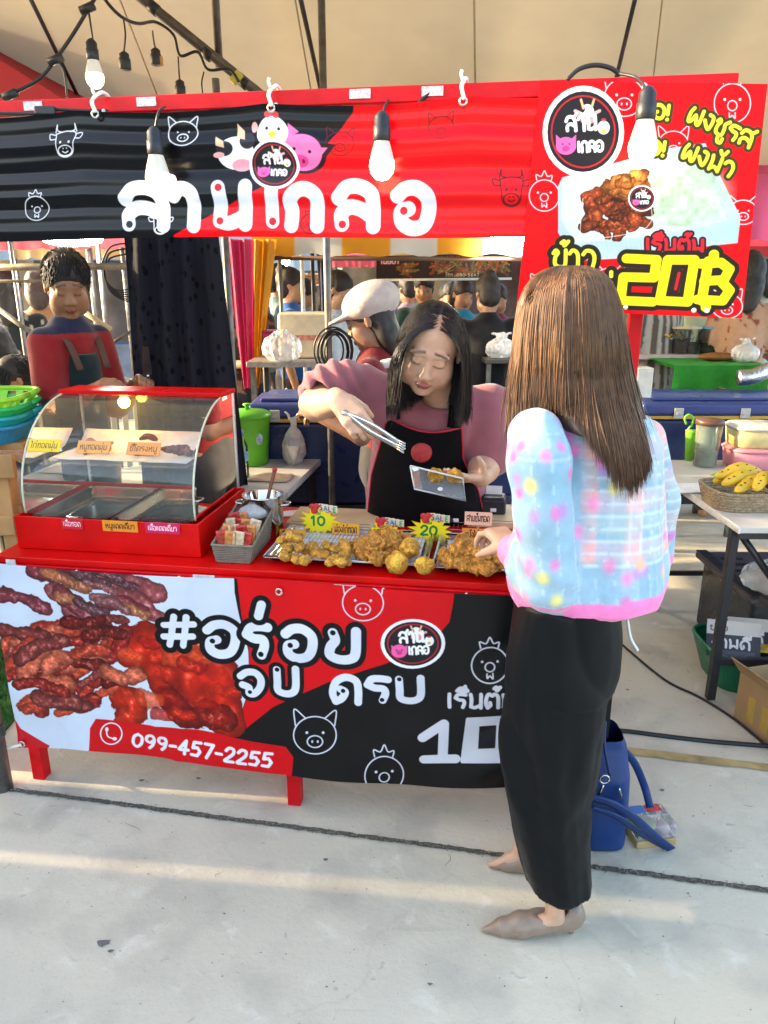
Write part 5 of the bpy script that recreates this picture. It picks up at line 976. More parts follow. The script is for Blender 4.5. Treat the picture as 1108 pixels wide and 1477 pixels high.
def face_col(c, M, s, skin, lip=(.42, .13, .11), brow=(.03, .02, .018), wide=1., mask=None):
    skin = np.array(skin)
    def fn(V):
        q = (V - np.array(c)) @ np.asarray(M) / s; C = np.tile(skin, (len(V), 1)) * (1 + .12 * (fbm(V[:, 0] * 40, V[:, 1] * 40, V[:, 2] * 40, seed=3)[:, None] - .5)); front = q[:, 1] > .05
        def bl(m, col): m = np.clip(m, 0, 1)[:, None]; C[:] = C * (1 - m) + np.array(col) * m
        ax = np.abs(q[:, 0]); bl(front * np.exp(-((ax - .04) / .018) ** 2 - ((q[:, 2] + .035) / .018) ** 2) * .35, skin * [1.08, .72, .66])
        bl(front * (1.4 - 1.3 * ((q[:, 0] / .024) ** 2 + ((q[:, 2] + .0668) / .0125) ** 2)) * 2, lip); bl(front * (np.abs(q[:, 2] + .0666) < .0016) * (ax < .021), np.array(lip) * .35)
        bl(front * (1 - np.abs(q[:, 2] - .030 - (.002 * np.sin(np.clip((ax - .010) / .042, 0, 1) * 3.0) + .0045 * (.03 - ax) / .02)) / .0046) * ((ax > .012) & (ax < .050)) * 1.2, brow)
        bl(front * (1 - np.abs(q[:, 2] + .0045 - .004 * ((ax - .031) / .017) ** 2) / .0022) * ((ax > .0145) & (ax < .049)) * 1.5, (.015, .01, .01))
        bl(front * np.exp(-((ax - .031) / .016) ** 2 - ((q[:, 2] - .012) / .006) ** 2) * .35, skin * .55); bl(front * np.exp(-((ax - .0075) / .003) ** 2 - ((q[:, 2] + .0405) / .0025) ** 2) * .8, skin * .25)
        if mask is not None: bl((q[:, 2] < -.018) * (q[:, 2] > -.115) * (q[:, 1] > .0) * 3., mask)
        return C
    return fn
def hand_sdf(S, wr, d, nrm, curl=(.5, .6, .6), spread=.0, thumb=1, s=1., thumb_in=.5, k=.004):
    """d: wrist to knuckles; nrm: out of the back of the hand; fingers curl away from nrm; thumb on the side thumb*cross(d, nrm)"""
    d = np.array(d, float); d /= np.linalg.norm(d); n = np.array(nrm, float); n -= d * (n @ d); n /= np.linalg.norm(n); side = np.cross(d, n) * thumb; wr = np.array(wr, float)
    P = lambda a, b, c: wr + s * (a * d + b * side + c * n)
    S.cone(P(-.02, 0, 0), P(.02, .004, 0), .024 * s, .022 * s, .01); 
    for b in (-.026, -.009, .009, .026): S.cone(P(.015, b * .7, 0), P(.082, b, .002), .015 * s, .0125 * s, .010)
    for j, (b, ln) in enumerate(((.028, .92), (.0095, 1.0), (-.0095, .94), (-.027, .76))):
        p = P(.084 - .004 * abs(b) / .03, b, .002); dd = d * math.cos(spread * b * 20) + side * math.sin(spread * b * 20); a = 0
        for q, (l, r0, r1) in enumerate(((.042, .0098, .0088), (.026, .0088, .0078), (.021, .0078, .0062))):
            a += curl[q] * (1 + .12 * (j - 1.5)); v = dd * math.cos(a) - n * math.sin(a); e = p + v * l * ln * s; S.cone(p, e, r0 * s, r1 * s, k); p = e
    p = P(.022, .026, -.006); v1 = .72 * d + .55 * side - thumb_in * n; v1 /= np.linalg.norm(v1); e = p + v1 * .045 * s; S.cone(p, e, .016 * s, .0105 * s, .008); v2 = v1 + d * .45 - thumb_in * .5 * n - .25 * side; v2 /= np.linalg.norm(v2); S.cone(e, e + v2 * .032 * s, .0105 * s, .0075 * s, k)
def hair_sim(roots, dirs, n, step, cols, grav=.22, seed=0, wob=.05, gdir=(0, 0, -1)):
    rr = np.random.default_rng(seed); p = np.array(roots, float); d = np.array(dirs, float); d /= np.linalg.norm(d, axis=1, keepdims=True); out = [p.copy()]; g = np.array(gdir, float); cl = rr.normal(0, 1, p.shape)
    step = np.asarray(step); step = step[:, None] if step.ndim else step
    for i in range(n - 1):
        d = d * (1 - grav) + g * grav + cl * wob * .3 + rr.normal(0, 1, p.shape) * wob * .2; d /= np.linalg.norm(d, axis=1, keepdims=True); q = p + d * step
        for c, r, M in cols:
            l = (q - c) @ M; k = np.linalg.norm(l / r, axis=1, keepdims=True); l = np.where(k < 1, l / np.maximum(k, 1e-6), l); q = np.array(c) + l @ M.T
        d = q - p; d /= np.linalg.norm(d, axis=1, keepdims=True) + 1e-9; p = q; out.append(p.copy())
    return np.stack(out, 1)
def trim(P, zend, n=None):
    k, m, _ = P.shape; n = n or m; out = np.empty((k, n, 3)); idx = np.arange(m)
    for i in range(k):
        below = np.nonzero(P[i, :, 2] < zend[i])[0]; e = m - 1
        if len(below) and below[0] > 0: b = below[0]; a, c = P[i, b - 1, 2], P[i, b, 2]; e = b - 1 + (a - zend[i]) / max(a - c, 1e-6)
        t = np.linspace(0, e, n)
        for q in range(3): out[i, :, q] = np.interp(t, idx, P[i, :, q])
    return out
def scalp(n, seed, c, M, s, hairline=.045, low=-.05):
    rr = np.random.default_rng(seed); R = []; 
    while len(R) < n:
        v = rr.normal(0, 1, 3); v /= np.linalg.norm(v); p = np.array([0, -.012, .035]) + v * np.array([.0755, .0935, .084])
        lim = hairline + (p[2] - .06) * .5 if p[2] > .02 else -.012
        if p[1] < lim and p[2] > low: R.append(p)
    R = np.array(R) * s; return R, np.array(c) + R @ np.asarray(M).T
def strand_obj(name, paths, r, m, parent, org):
    V, F = strands(paths, r); return obj(name, npmesh(name, V - np.array(org), F), m, parent)
I3 = np.eye(3)
def rgb(h): return np.array(srgb(h))
def wrinkle(seed, amp=.006, f=9., az=1., st=(1, 1, .35)):
    return lambda P: amp * (fbm(P[:, 0] * f * st[0], P[:, 1] * f * st[1], P[:, 2] * f * st[2], seed=seed, oct=3) - .5) * 2
# ---------------------------------------------------------------- customer, seen from behind
def customer():
    root_w = np.array([.42, 1.60, 0]); t = thing('person', 'woman seen from behind with long brown hair, pastel cardigan and wide black trousers', 'person', root_w)
    SKIN = np.array((.55, .33, .22)); X = lambda px, py, Y: at(px, py, Y)
    # body: ankles, feet, left forearm and hand, neck and head (hidden by the hair)
    nk = X(822, 575, 1.60); hc = X(815, 470, 1.63); f = np.array([-.62, .74, -.22]); f /= np.linalg.norm(f); r_ = np.cross(f, (0, 0, 1)); r_ /= np.linalg.norm(r_); HM = np.stack([r_, f, np.cross(r_, f)], 1)
    lo = np.array([.12, 1.30, -.01]); hi = np.array([.72, 1.98, 1.66]); S = SDF(lo, hi, .008)
    head_sdf(S, hc, HM, .98, False, neck=nk); S.cone(nk, X(830, 850, 1.60), .07, .12, .05); S.cone(X(785, 625, 1.54), nk, .03, .045, .03)
    hipn, hipf = X(818, 900, 1.53), X(800, 905, 1.70); kn, kf = X(800, 1110, 1.49), X(790, 1090, 1.76); an, af = gz(800, 1312, .085), gz(752, 1222, .075); an[1] = 1.475
    for h_, k_, a_ in ((hipn, kn, an), (hipf, kf, af)): S.cone(h_, k_, .05, .032, .02); S.cone(k_, a_, .032, .024, .01)
    for a_, dx in ((an, 0), (af, 0)): S.chain([a_ + [.012, 0, -.025], a_ + [-.03, 0, -.040], a_ + [-.085, 0, -.062]], [.021, .017, .008], .012)
    elb, wri = X(792, 842, 1.45), X(741, 792, 1.64); S.cone(X(782, 640, 1.50), elb, .028, .034, .02)
    V1, F1 = S.mesh()
    knu = X(700, 752, 1.76); H = SDF(np.minimum(elb, knu) - .12, np.maximum(elb, knu) + .14, .0042)
    H.cone(elb, wri, .038, .027, .01); hd = knu - wri; hand_sdf(H, wri + hd * .02, hd, (.25, -.45, .85), (.75, .75, .4), thumb=-1, s=.93, thumb_in=.8); V2, F2 = H.mesh()
    me = npmesh('body', np.vstack([V1, V2]) - root_w, np.vstack([F1, F2 + len(V1)])); Vw = np.vstack([V1, V2]); paint(me, SKIN * (1 + .10 * (fbm(Vw[:, 0] * 30, Vw[:, 1] * 30, Vw[:, 2] * 30)[:, None] - .5))); obj('body', me, skinmat(), t)
    # trousers: wide and loose, near leg in front of the far one
    S = SDF((.10, 1.30, .04), (.76, 2.0, .92), .0075)
    def edge(Y, rows, ry, cy=0.):
        out = []
        for py, xl, xr in rows: a, b = X(xl, py, Y), X(xr, py, Y); out.append((a[2], (a[0] + b[0]) / 2, Y + cy, (b[0] - a[0]) / 2, ry, 0))
        return out
    def fold(seed, a=.012): return lambda P, ang, z: a * (fbm(ang * 1.7 + 3, z * 2.2 + ang * .4, seed=seed, oct=3) - .5) * 2 + .0028 * np.cos(ang * 5 + 4 * vn(z * 4, z * 0, seed=seed)) * np.clip((.75 - z) * 2, .2, 1)
    S.loft(edge(1.525, [(866, 752, 880), (900, 740, 888), (960, 728, 890), (1020, 724, 880), (1080, 728, 866), (1150, 734, 852), (1200, 742, 850), (1245, 752, 851), (1272, 761, 851)], .090), .02, fold(3, .010))
    S.loft(edge(1.72, [(866, 752, 880), (920, 745, 870), (1000, 740, 850), (1080, 738, 835), (1150, 740, 825), (1190, 742, 820)], .10), .05, fold(8))
    S.loft(edge(1.60, [(850, 748, 888), (900, 742, 885), (960, 742, 865)], .16), .04)
    S.disp(lambda P: .009 * (np.abs(np.sin((P[:, 2] * 2.2 + P[:, 0] * 5.5 + 1.6 * fbm(P[:, 0] * 4, P[:, 1] * 4, P[:, 2] * 3, seed=6)) * 3.3)) ** .6 - .6) * np.clip((P[:, 2] - .12) * 3, 0, 1))
    S.disp(lambda P: .004 * np.sin((P[:, 2] * 3 + P[:, 0] * 9 + 3 * fbm(P[:, 0] * 5, P[:, 1] * 5, P[:, 2] * 3, seed=2)) * 6) * np.exp(-((P[:, 2] - .42) / .3) ** 2))
    surf('trousers', S, mat('black_trouser_cloth', (.0024, .0036, .005), .45, vary=.25, scale=12, bump=.12, bscale=700, spec=.22), t, org=root_w)
    # cardigan
    S = SDF((.10, 1.22, .70), (.80, 1.90, 1.46), .0065)
    Yc = 1.58; rows = []
    for py, xl, xr, ry in [(858, 742, 925, .145), (850, 736, 950, .162), (836, 734, 956, .166), (800, 742, 957, .155), (740, 746, 952, .142), (680, 752, 948, .128), (630, 760, 944, .112), (600, 772, 932, .095), (575, 795, 880, .075), (560, 805, 860, .06)]:
        a, b = X(xl, py, Yc), X(xr, py, Yc); rows.append((a[2], (a[0] + b[0]) / 2, Yc, (b[0] - a[0]) / 2, ry, -.12))
    S.loft(rows, .02, lambda P, ang, z: .010 * (fbm(ang * 2.2, z * 4, seed=5, oct=3) - .5) * 2, e=2.3)
    sh, sh2 = X(772, 628, 1.49), X(930, 635, 1.66); S.chain([sh, X(778, 665, 1.455), X(784, 740, 1.44), elb + [.0, -.005, .005]], [.058, .064, .058, .057], .02); S.chain([elb, X(772, 818, 1.50), X(757, 806, 1.57)], [.056, .056, .046], .02)
    S.chain([sh2, X(945, 720, 1.70), X(938, 800, 1.74)], [.05, .055, .055], .03)
    S.disp(wrinkle(9, .009, 10)); 
    S.disp(lambda P: .004 * np.sin(P[:, 2] * 95 + P[:, 0] * 30 + 5 * fbm(P[:, 0] * 6, P[:, 1] * 6, P[:, 2] * 6)) * np.exp(-((P[:, 2] - elb[2] - .03) / .05) ** 2) * (P[:, 0] < elb[0] + .06))
    cuff0 = X(752, 803, 1.59)
    def col(V):
        rel = V - np.array([.45, 1.58, 0]); u = np.arctan2(rel[:, 1], rel[:, 0]) * .16; z = V[:, 2]; n = fbm(V[:, 0] * 9, V[:, 1] * 9, z * 9, seed=2); C = np.tile(np.array((.29, .44, .54)), (len(V), 1)); C += (n[:, None] - .5) * np.array([.16, .12, .10])
        def bl(m, c): m = np.clip(m, 0, 1)[:, None]; C[:] = C * (1 - m) + np.array(c) * m
        a_ = (V[:, 0] - .30) ; arm = np.clip(((elb[0] + .075) - V[:, 0]) * 40, 0, 1) * (V[:, 1] < 1.56); body = 1 - arm; st = lambda q, w_, ph: np.clip(np.sin(q * w_ + ph) * 6 - 1.0, 0, 1)
        back = body * (z > 1.02)
        bl(back * st(V[:, 0], 62, 1.0) * .55, rgb('#eca39c')); bl(back * st(z, 60, 1.3) * .5, rgb('#dcb8c0')); bl(back * st(V[:, 0], 62, 3.2) * .35, rgb('#a9b6b4')); bl(back * st(z, 60, 4.0) * .45, rgb('#b3bcb6')); bl(back * st(V[:, 0], 62, 1.0) * st(z, 60, 1.3) * .7, rgb('#f2a99c'))
        bl(back * (np.abs(np.sin(V[:, 0] * 124)) < .09) * .5, rgb('#d8e2e8')); bl(back * (np.abs(np.sin(z * 120)) < .09) * .5, rgb('#d8e2e8'))
        bl((1 - back) * (np.abs(np.sin(V[:, 0] * 80 + z * 12)) < .10) * .35, rgb('#cfdde6')); bl((1 - back) * (np.abs(np.sin(z * 70)) < .08) * .3, rgb('#cfdde6')); bl(body * np.clip(fbm(u * 60, z * 6, seed=7) * 3 - 1.6, 0, 1) * .5, rgb('#cdd8e2'))
        rr = np.random.default_rng(4); cs = [rgb('#ea6fb0'), rgb('#d95fc0'), rgb('#f1df6a'), rgb('#ee86b8'), rgb('#b98ad6'), rgb('#f3b98e')]
        for i in range(190):
            p = V[rr.integers(len(V))]
            if p[0] > elb[0] + .08 and p[2] > 1.03 and rr.uniform() < .85: continue
            bl(.85 * np.exp(-(((V - p) ** 2 * [1, 1, .7]).sum(1) / (.0100 + .004 * rr.uniform()) ** 2) ** 1.6), cs[rr.integers(6)])
        bl((z < z.min() + .066 + .004 * (V[:, 0] > .5)) * (np.linalg.norm((V - elb) * [1, 1, .6], axis=1) > .052) * 1., rgb('#f07fb8'))
        bl((np.linalg.norm(V - cuff0, axis=1) < .062) * 1., rgb('#f3a0bf')); return np.clip(C, 0, 1)
    cd = surf('cardigan', S, clothm('cardigan_knit', .75, .18), t, col, root_w)
    cu = SDF(cuff0 - .13, cuff0 + .13, .005); cu.chain([X(764, 812, 1.555), X(742, 795, 1.625)], [.047, .040], .005); cu.disp(lambda P: .0016 * np.sin((P[:, 2] * .6 + P[:, 1] * .5 - P[:, 0] * .3) * 900)); surf('cuff', cu, mat('pink_rib', '#f08fb8', .8, vary=.1, bump=.2, bscale=500), cd, org=root_w)
    hb = MB(); 
    lofts = [(842, 739, 957, .163), (893, 752, 915, .140)]
    # shoes
    def shoe(a_, tipx, heelx):
        """pointed court shoe, toe towards -x"""
        g = SDF((tipx - .01, a_[1] - .06, -.005), (heelx + .03, a_[1] + .06, .12), .0042); y = a_[1]
        g.chain([(tipx, y, .010), (tipx + .05, y, .020), (tipx + .095, y, .028), (tipx + .14, y, .036), (heelx - .03, y, .050), (heelx - .012, y, .058)], [.006, .022, .031, .030, .030, .029], .012)
        g.ell((heelx - .012, y, .068), (.026, .029, .034), .012); g.ell((a_[0] - .022, y, .092), (.070, .0235, .038), .006, frame((.42, 0, 1), (1, 0, 0)), sub=True); g.ell((tipx + .075, y, -.020), (.2, .06, .024), .004, sub=True); g.ell((heelx - .075, y, .004), (.045, .06, .022), .008, sub=True)
        g.cone((heelx - .014, y, .045), (heelx - .012, y, .003), .010, .0065, .006)
        return surf('shoe', g, mat('taupe_leather', (.25, .18, .13), .28, vary=.08, scale=30, spec=.5), t, org=root_w)
    p1, h1 = gz(698, 1350, .01), gz(836, 1345, .03); shoe(np.array([an[0], 1.485, 0]), p1[0], h1[0]); p2 = gz(701, 1215, .012); shoe(np.array([af[0], af[1], 0]), p2[0], p2[0] + .225)
    # hair
    brown = mat('brown_hair', (.135, .066, .030), .38, vary=.3, scale=60, spec=.35, rvary=.06)
    capS = SDF(hc - .22, hc + .22, .007); capS.ell(hc + HM @ np.array([0, -.016, .033]), (.083, .100, .088), .01, HM); 
    prof = []                                        # outline of the fall of hair, crown to ends
    for py, xl, xr, Y, ry in [(382, 808, 842, 1.63, .030), (388, 788, 860, 1.63, .060), (398, 771, 873, 1.625, .085), (415, 758, 884, 1.62, .102), (440, 749, 893, 1.615, .110), (480, 743, 900, 1.605, .112), (530, 738, 908, 1.595, .105), (580, 732, 920, 1.575, .108), (620, 730, 932, 1.55, .118), (660, 738, 940, 1.535, .122), (700, 745, 942, 1.525, .122)]:
        a, b = X(xl, py, Y), X(xr, py, Y); prof.append((a[2], (a[0] + b[0]) / 2, Y, (b[0] - a[0]) / 2, ry))
    prof = np.array(prof)[::-1]; zt = prof[-1, 0]
    def on_hair(z, th, m): g = [np.interp(z, prof[:, 0], prof[:, j]) for j in range(1, 5)]; return np.stack([g[0] + g[2] * m * np.cos(th), g[1] + g[3] * m * np.sin(th), z], -1)
    zs_ = [zt - .01, zt - .03, zt - .06, zt - .10, zt - .16, zt - .22, zt - .28, zt - .33]; capS2 = SDF((.15, 1.40, 1.15), (.75, 1.82, 1.70), .0075)
    capS2.loft([(z, *(on_hair(z, 0., 0.)[:2]), np.interp(z, prof[:, 0], prof[:, 3]) * (.93 if z > zt - .2 else .90), np.interp(z, prof[:, 0], prof[:, 4]) * .93, 0) for z in zs_], .01); capS2.ell(X(775, 640, 1.44), (.075, .10, .105), .02, sub=True)
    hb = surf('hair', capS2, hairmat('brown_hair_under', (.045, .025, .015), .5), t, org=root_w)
    rr = np.random.default_rng(6); K = 7600; th = rr.uniform(-PI, PI, K); n = 14; lay = rr.uniform(0, 1, K)
    z0 = zt - .002 - .30 * lay ** 2.2 * .55; clump = vn(th * 9, th * 0, seed=4) - .5; m0 = .965 + .035 * rr.uniform(0, 1, K) + .05 * clump - .02 * lay
    xb = on_hair(np.full(K, X(0, 640, 1.56)[2]), th, 1.)[:, 0]; pxs = [700, 727, 742, 758, 775, 800, 822, 840, 868, 895, 922, 945, 960]; pys = [640, 640, 655, 615, 585, 578, 592, 630, 682, 694, 676, 625, 610]
    ze = np.interp(xb, [at(q, 620, 1.53)[0] for q in pxs], [at(0, q, 1.50)[2] for q in pys]) + rr.normal(0, .012, K) + .05 * (rr.uniform(size=K) > .9) * rr.uniform(size=K); far = np.sin(th) > .25; ze = np.where(far, at(0, 600, 1.6)[2] + rr.normal(0, .02, K), ze)
    tt = np.linspace(0, 1, n)[None]; zz = z0[:, None] + (ze - z0)[:, None] * tt ** (1.0 + .35 * (1 - lay[:, None])); thh = th[:, None] + .10 * np.sin(th)[:, None] * (1 - tt) * 0 + .05 * (vn(th * 5, th * 0, seed=9)[:, None] - .5) * np.sin(tt * 5 + lay[:, None] * 3) + .03 * rr.normal(0, 1, (K, 1)) * tt ** 2
    pt = on_hair(zz, thh, m0[:, None] * (1 - .05 * tt ** 3 * rr.uniform(0, 1, (K, 1)) + .012 * np.sin(tt * 6 + rr.uniform(0, 6, (K, 1)))))
    fl = rr.uniform(size=K) > .97; pt[fl] += (rr.normal(0, .012, (fl.sum(), 1, 3)) * tt[..., None] ** 2)
    L_ = th
    strand_obj('hair_strands', pt, rr.uniform(.0008, .0016, len(L_)), brown, hb, root_w)
    # bracelet of white cord at her side: the loose drawstring end at the hem
    MB().tube(cr([X(905, 893, 1.5) - root_w, X(910, 920, 1.5) - root_w, X(920, 938, 1.5) - root_w], 4), .0035, 5).build('drawstring', white_pl, t)
customer()
# ---------------------------------------------------------------- vendor behind the counter
def vendor():
    rw = np.array([.16, 2.62, 0]); t = thing('person', 'woman vendor in dusty pink shirt and black apron leaning over the counter with tongs', 'person', rw); X = at
    SKIN = np.array((.60, .36, .235)); hc = X(621, 502, 2.20); f = np.array([-.12, -.88, -.42]); f /= np.linalg.norm(f); upv = np.array([.20, 0, 1.]); r_ = np.cross(f, upv); r_ /= np.linalg.norm(r_); HM = np.stack([r_, f, np.cross(r_, f)], 1); hs = 1.06
    nk = X(640, 578, 2.38); shr, shl = X(512, 560, 2.40), X(706, 590, 2.42); elr, wrr = X(456, 583, 2.30), X(489, 577, 2.085); ell_, wrl = X(700, 668, 2.45), X(694, 688, 2.235)
    S = SDF((-.42, 1.90, .80), (.72, 2.75, 1.62), .0048)
    head_sdf(S, hc, HM, hs, True, 1.08, neck=nk); S.cone(nk, X(625, 650, 2.54), .058, .07, .03); S.cone(shr + [.02, .03, -.02], nk, .045, .045, .03); S.cone(shl + [-.02, .03, -.02], nk, .045, .045, .03); S.cone(X(625, 640, 2.54), X(612, 740, 2.60), .08, .09, .05)
    S.cone(shr, elr, .062, .052, .03); S.chain([elr, (elr + wrr) / 2 + [-.01, 0, -.005], wrr], [.047, .041, .029], .02); S.cone(shl, ell_, .065, .055, .03); S.chain([ell_, (ell_ * .6 + wrl * .4), wrl], [.055, .048, .031], .02)
    kn = X(508, 600, 2.035); hand_sdf(S, wrr, kn - wrr, (-.2, -.75, .55), (.55, .7, .5), thumb=-1, s=1.0, thumb_in=.9)
    kl = X(648, 690, 2.13); hand_sdf(S, wrl, kl - wrl, (.1, -.25, -.95), (.18, .22, .18), thumb=1, s=1.0, thumb_in=.75)
    body = surf('body', S, skinmat(), t, face_col(hc, HM, hs, SKIN, wide=1.08), rw)
    # shirt
    S = SDF((-.40, 2.05, .78), (.72, 2.86, 1.46), .007)
    rows = []
    for py, xl, xr, Y, ry in [(770, 525, 708, 2.58, .17), (700, 528, 702, 2.55, .175), (650, 532, 702, 2.52, .165), (610, 532, 705, 2.46, .15), (585, 540, 702, 2.43, .13), (566, 590, 685, 2.40, .085), (556, 605, 675, 2.39, .068)]:
        a, b = X(xl, py, Y), X(xr, py, Y); rows.append((a[2], (a[0] + b[0]) / 2, Y, (b[0] - a[0]) / 2, ry, 0))
    S.loft(rows, .03, lambda P, ang, z: .008 * (fbm(ang * 3, z * 6, seed=4) - .5) * 2); S.cone(shr + [.03, 0, -.01], nk + [-.04, .02, -.02], .078, .06, .04); S.cone(shl + [-.03, 0, -.01], nk + [.04, .02, -.02], .078, .06, .04)
    S.chain([shr, X(490, 560, 2.36), X(468, 566, 2.325)], [.085, .084, .076], .03); S.chain([shl, X(712, 630, 2.43), X(704, 652, 2.425)], [.088, .088, .088], .03)
    S.ell(nk + [-.004, -.05, .03], (.068, .06, .045), .01, sub=True); S.ell(X(462, 574, 2.285), (.045, .06, .05), .008, sub=True)
    S.disp(wrinkle(7, .011, 8, st=(1, 1, .8))); S.disp(lambda P: .0055 * np.sin((P[:, 0] * 1.0 + P[:, 2] * .5) * 120 + 4 * fbm(P[:, 0] * 8, P[:, 1] * 8, P[:, 2] * 8)) * np.clip((-.02 - P[:, 0]) * 12, 0, 1) * (P[:, 2] > 1.16))
    surf('shirt', S, mat('dusty_pink_jersey', (.34, .115, .135), .85, vary=.10, scale=20, bump=.2, bscale=600, sheen=.3, spec=.2), t, org=rw)
    # apron: bib and skirt wrapped over the front, with straps and red piping
    ap = mat('black_apron_cloth', (.0035, .003, .004), .75, vary=.2, scale=30, bump=.2, bscale=500, spec=.15)
    def bib(px, py):
        zc = np.interp(py, [566, 610, 650, 700, 770], [0, 1, 2, 3, 4]); Y = np.interp(zc, [0, 1, 2, 3, 4], [2.41, 2.47, 2.52, 2.55, 2.58]); ry = np.interp(zc, [0, 1, 2, 3, 4], [.075, .14, .165, .175, .17]); xl, xr = np.interp(zc, [0, 1, 2, 3, 4], [600, 538, 532, 528, 525]), np.interp(zc, [0, 1, 2, 3, 4], [680, 700, 702, 702, 708])
        q = np.clip((px - (xl + xr) / 2) / ((xr - xl) / 2), -1, 1); return X(px, py, Y - ry * math.sqrt(max(.02, 1 - q * q)) - .045)
    top_l, top_r = (560, 602), (665, 615)
    def bfn_(U, V):
        out = []
        for u, v in zip(U, V):
            yt = (1 - u) * 600 + u * 616 + 14 * math.sin(PI * u); py = yt + (768 - yt) * v; xl = np.interp(v, [0, .25, .5, 1], [558, 548, 536, 528]); xr = np.interp(v, [0, .3, .6, 1], [666, 668, 690, 704]); out.append(bib(xl + (xr - xl) * u, py) - rw)
        return np.array(out)
    apn = MB().grid(bfn_, 26, 26, uv=False).build('apron', ap, t, solid=.004)
    pipe = mat('red_piping', (.45, .015, .04), .6); e = bfn_(np.linspace(0, 1, 26), np.zeros(26)); MB().tube(e + [0, -.004, 0], .0038, 6).build('piping', pipe, apn)
    for u in (0, 1): MB().tube(bfn_(np.full(20, float(u)), np.linspace(0, .8, 20)) + [0, -.003, 0], .0032, 6).build('piping', pipe, apn)
    for a, b, c in (((575, 604), (578, 570), (612, 556)), ((655, 616), (658, 590), (664, 572))):
        P = [bib(*a) - rw, bib(*b) - rw + [0, -.012, .0], X(c[0], c[1], 2.37) - rw + [0, 0, .03]]; MB().tube(cr(P, 8), .024, 8, flat=.22).build('strap', ap, apn)
    pb = bib(608, 652); MB().lathe([(.001, .004), (.03, .004), (.034, .0)], 20).build('badge', mat('red_badge', (.42, .03, .03), .6, vary=.3, scale=60), apn, loc=pb - rw + [0, -.008, 0]).rotation_euler = (PI / 2, 0, 0)
    # trousers and shoes below the counter
    S = SDF((-.12, 2.4, .03), (.48, 2.9, .95), .012); S.cone((.16, 2.60, .80), (.16, 2.60, .86), .16, .16, .02)
    for d in (-1, 1): S.chain([(.16 + d * .09, 2.60, .80), (.16 + d * .10, 2.61, .45), (.16 + d * .10, 2.63, .08)], [.10, .075, .06], .02)
    surf('trousers', S, mat('dark_denim', (.02, .022, .03), .8), t, org=rw)
    for d in (-1, 1): MB().ball((d * .10, -.05, .04), (.045, .12, .04), 14, 8).build('shoe', mat('black_shoe', (.02, .02, .02), .5), t)
    # hair, parted in the middle
    blk = hairmat('black_hair', (.012, .008, .007), .36); L_, R_ = scalp(3800, 9, hc, HM, hs * 1.03, .044, -.03); keep = np.abs(L_[:, 0] + .006) > .0025; L_, R_ = L_[keep], R_[keep]; sx = np.sign(L_[:, 0] + .006)[:, None]
    dl = np.concatenate([sx * 1., -.55 - .5 * np.clip(-L_[:, 1:2] * 12 + .4, 0, 1), -.10 + 0 * sx], 1) @ HM.T; rr = np.random.default_rng(2)
    faceblock = [(hc + HM @ np.array([0, -.014, .035]) * hs, np.array([.0795, .0975, .090]) * hs, HM), (hc + HM @ np.array([0, .075, -.035]) * hs, np.array([.097, .11, .13]) * hs, HM), (nk + [0, .03, -.03], np.array([.10, .10, .06]), I3)]
    pt = hair_sim(R_, dl, 26, .0175, faceblock, .40, 3, .03, gdir=(.0, .16, -1)); tt = np.linspace(0, 1, 26)[None, :, None]; pt = pt + np.sin(tt * 11 + 2.5 * vn(L_[:, 0] * 60, L_[:, 1] * 60, seed=5)[:, None, None] * 3) * np.array([.010, .007, 0]) * tt ** 1.3
    pt = trim(pt, at(620, 592, 2.2)[2] + rr.normal(0, .016, len(L_)) - .02 * (pt[:, 14, 0] > hc[0]), 12)
    capS = SDF(hc - .2, hc + .2, .007); capS.ell(hc + HM @ np.array([0, -.022, .034]) * hs, np.array([.078, .089, .088]) * hs, .01, HM); capS.ell(hc + HM @ np.array([0, -.05, -.06]) * hs, np.array([.08, .05, .10]) * hs, .03, HM); capS.ell(hc + HM @ np.array([0, .115, .0]) * hs, np.array([.085, .075, .085]) * hs, .01, HM, sub=True)
    hr = surf('hair', capS, blk, t, org=rw); strand_obj('hair_strands', pt, rr.uniform(.0008, .0016, len(L_)), blk, hr, rw)
    MB().tube([wrl + np.array([0.012, .012, 0]) + .033 * (math.cos(a) * np.array([.5, -.0, .85]) + math.sin(a) * np.array([.35, .92, -.2])) - rw for a in np.linspace(0, 2 * PI, 22)], .0028, 6).build('bracelet', mat('gold_beads', (.6, .42, .2), .35, .7), t)
    # tongs in her hand, and the clear box she fills
    tg = thing('tongs', 'shiny steel tongs in the hand of the vendor in pink', 'tongs', X(520, 612, 2.0)); o = np.array(tg.location); a, b = X(498, 596, 2.03), X(574, 641, 1.93)
    for s_ in (-1, 1): 
        off = np.array([.4, .2, .9]) * .009 * s_; P = [a - o, (a + b) / 2 + off - o, b + off * .6 - o]; MB().tube(cr(P, 6), .0075, 8, flat=.35).build('arm', inox, tg)
        for k in (-1, 0, 1): MB().tube([b + off * .6 - o + [0, 0, k * .006], b + off * .6 - o + (b - a) * .12 + [0, 0, k * .007]], .0025, 6).build('tooth', inox, tg)
    MB().ball(a - o, .010, 10, 8).build('pivot', inox, tg)
    bx = thing('clear_food_box', 'open clear plastic box with fried chicken held by the vendor in pink', 'food box', X(635, 700, 2.10)); o = np.array(bx.location)
    cl = thin_glass('clear_plastic', (.95, .96, .97), .24, .06, (.8, .82, .84)); q = [X(592, 672, 2.10), X(668, 690, 2.06), X(672, 722, 2.06), X(598, 705, 2.10)]; dn = np.array([.03, .10, -.03])
    A_ = [p_ - o for p_ in q]; B_ = [p_ * .86 + sum(q) / 4 * .14 + dn * .55 - o for p_ in q]
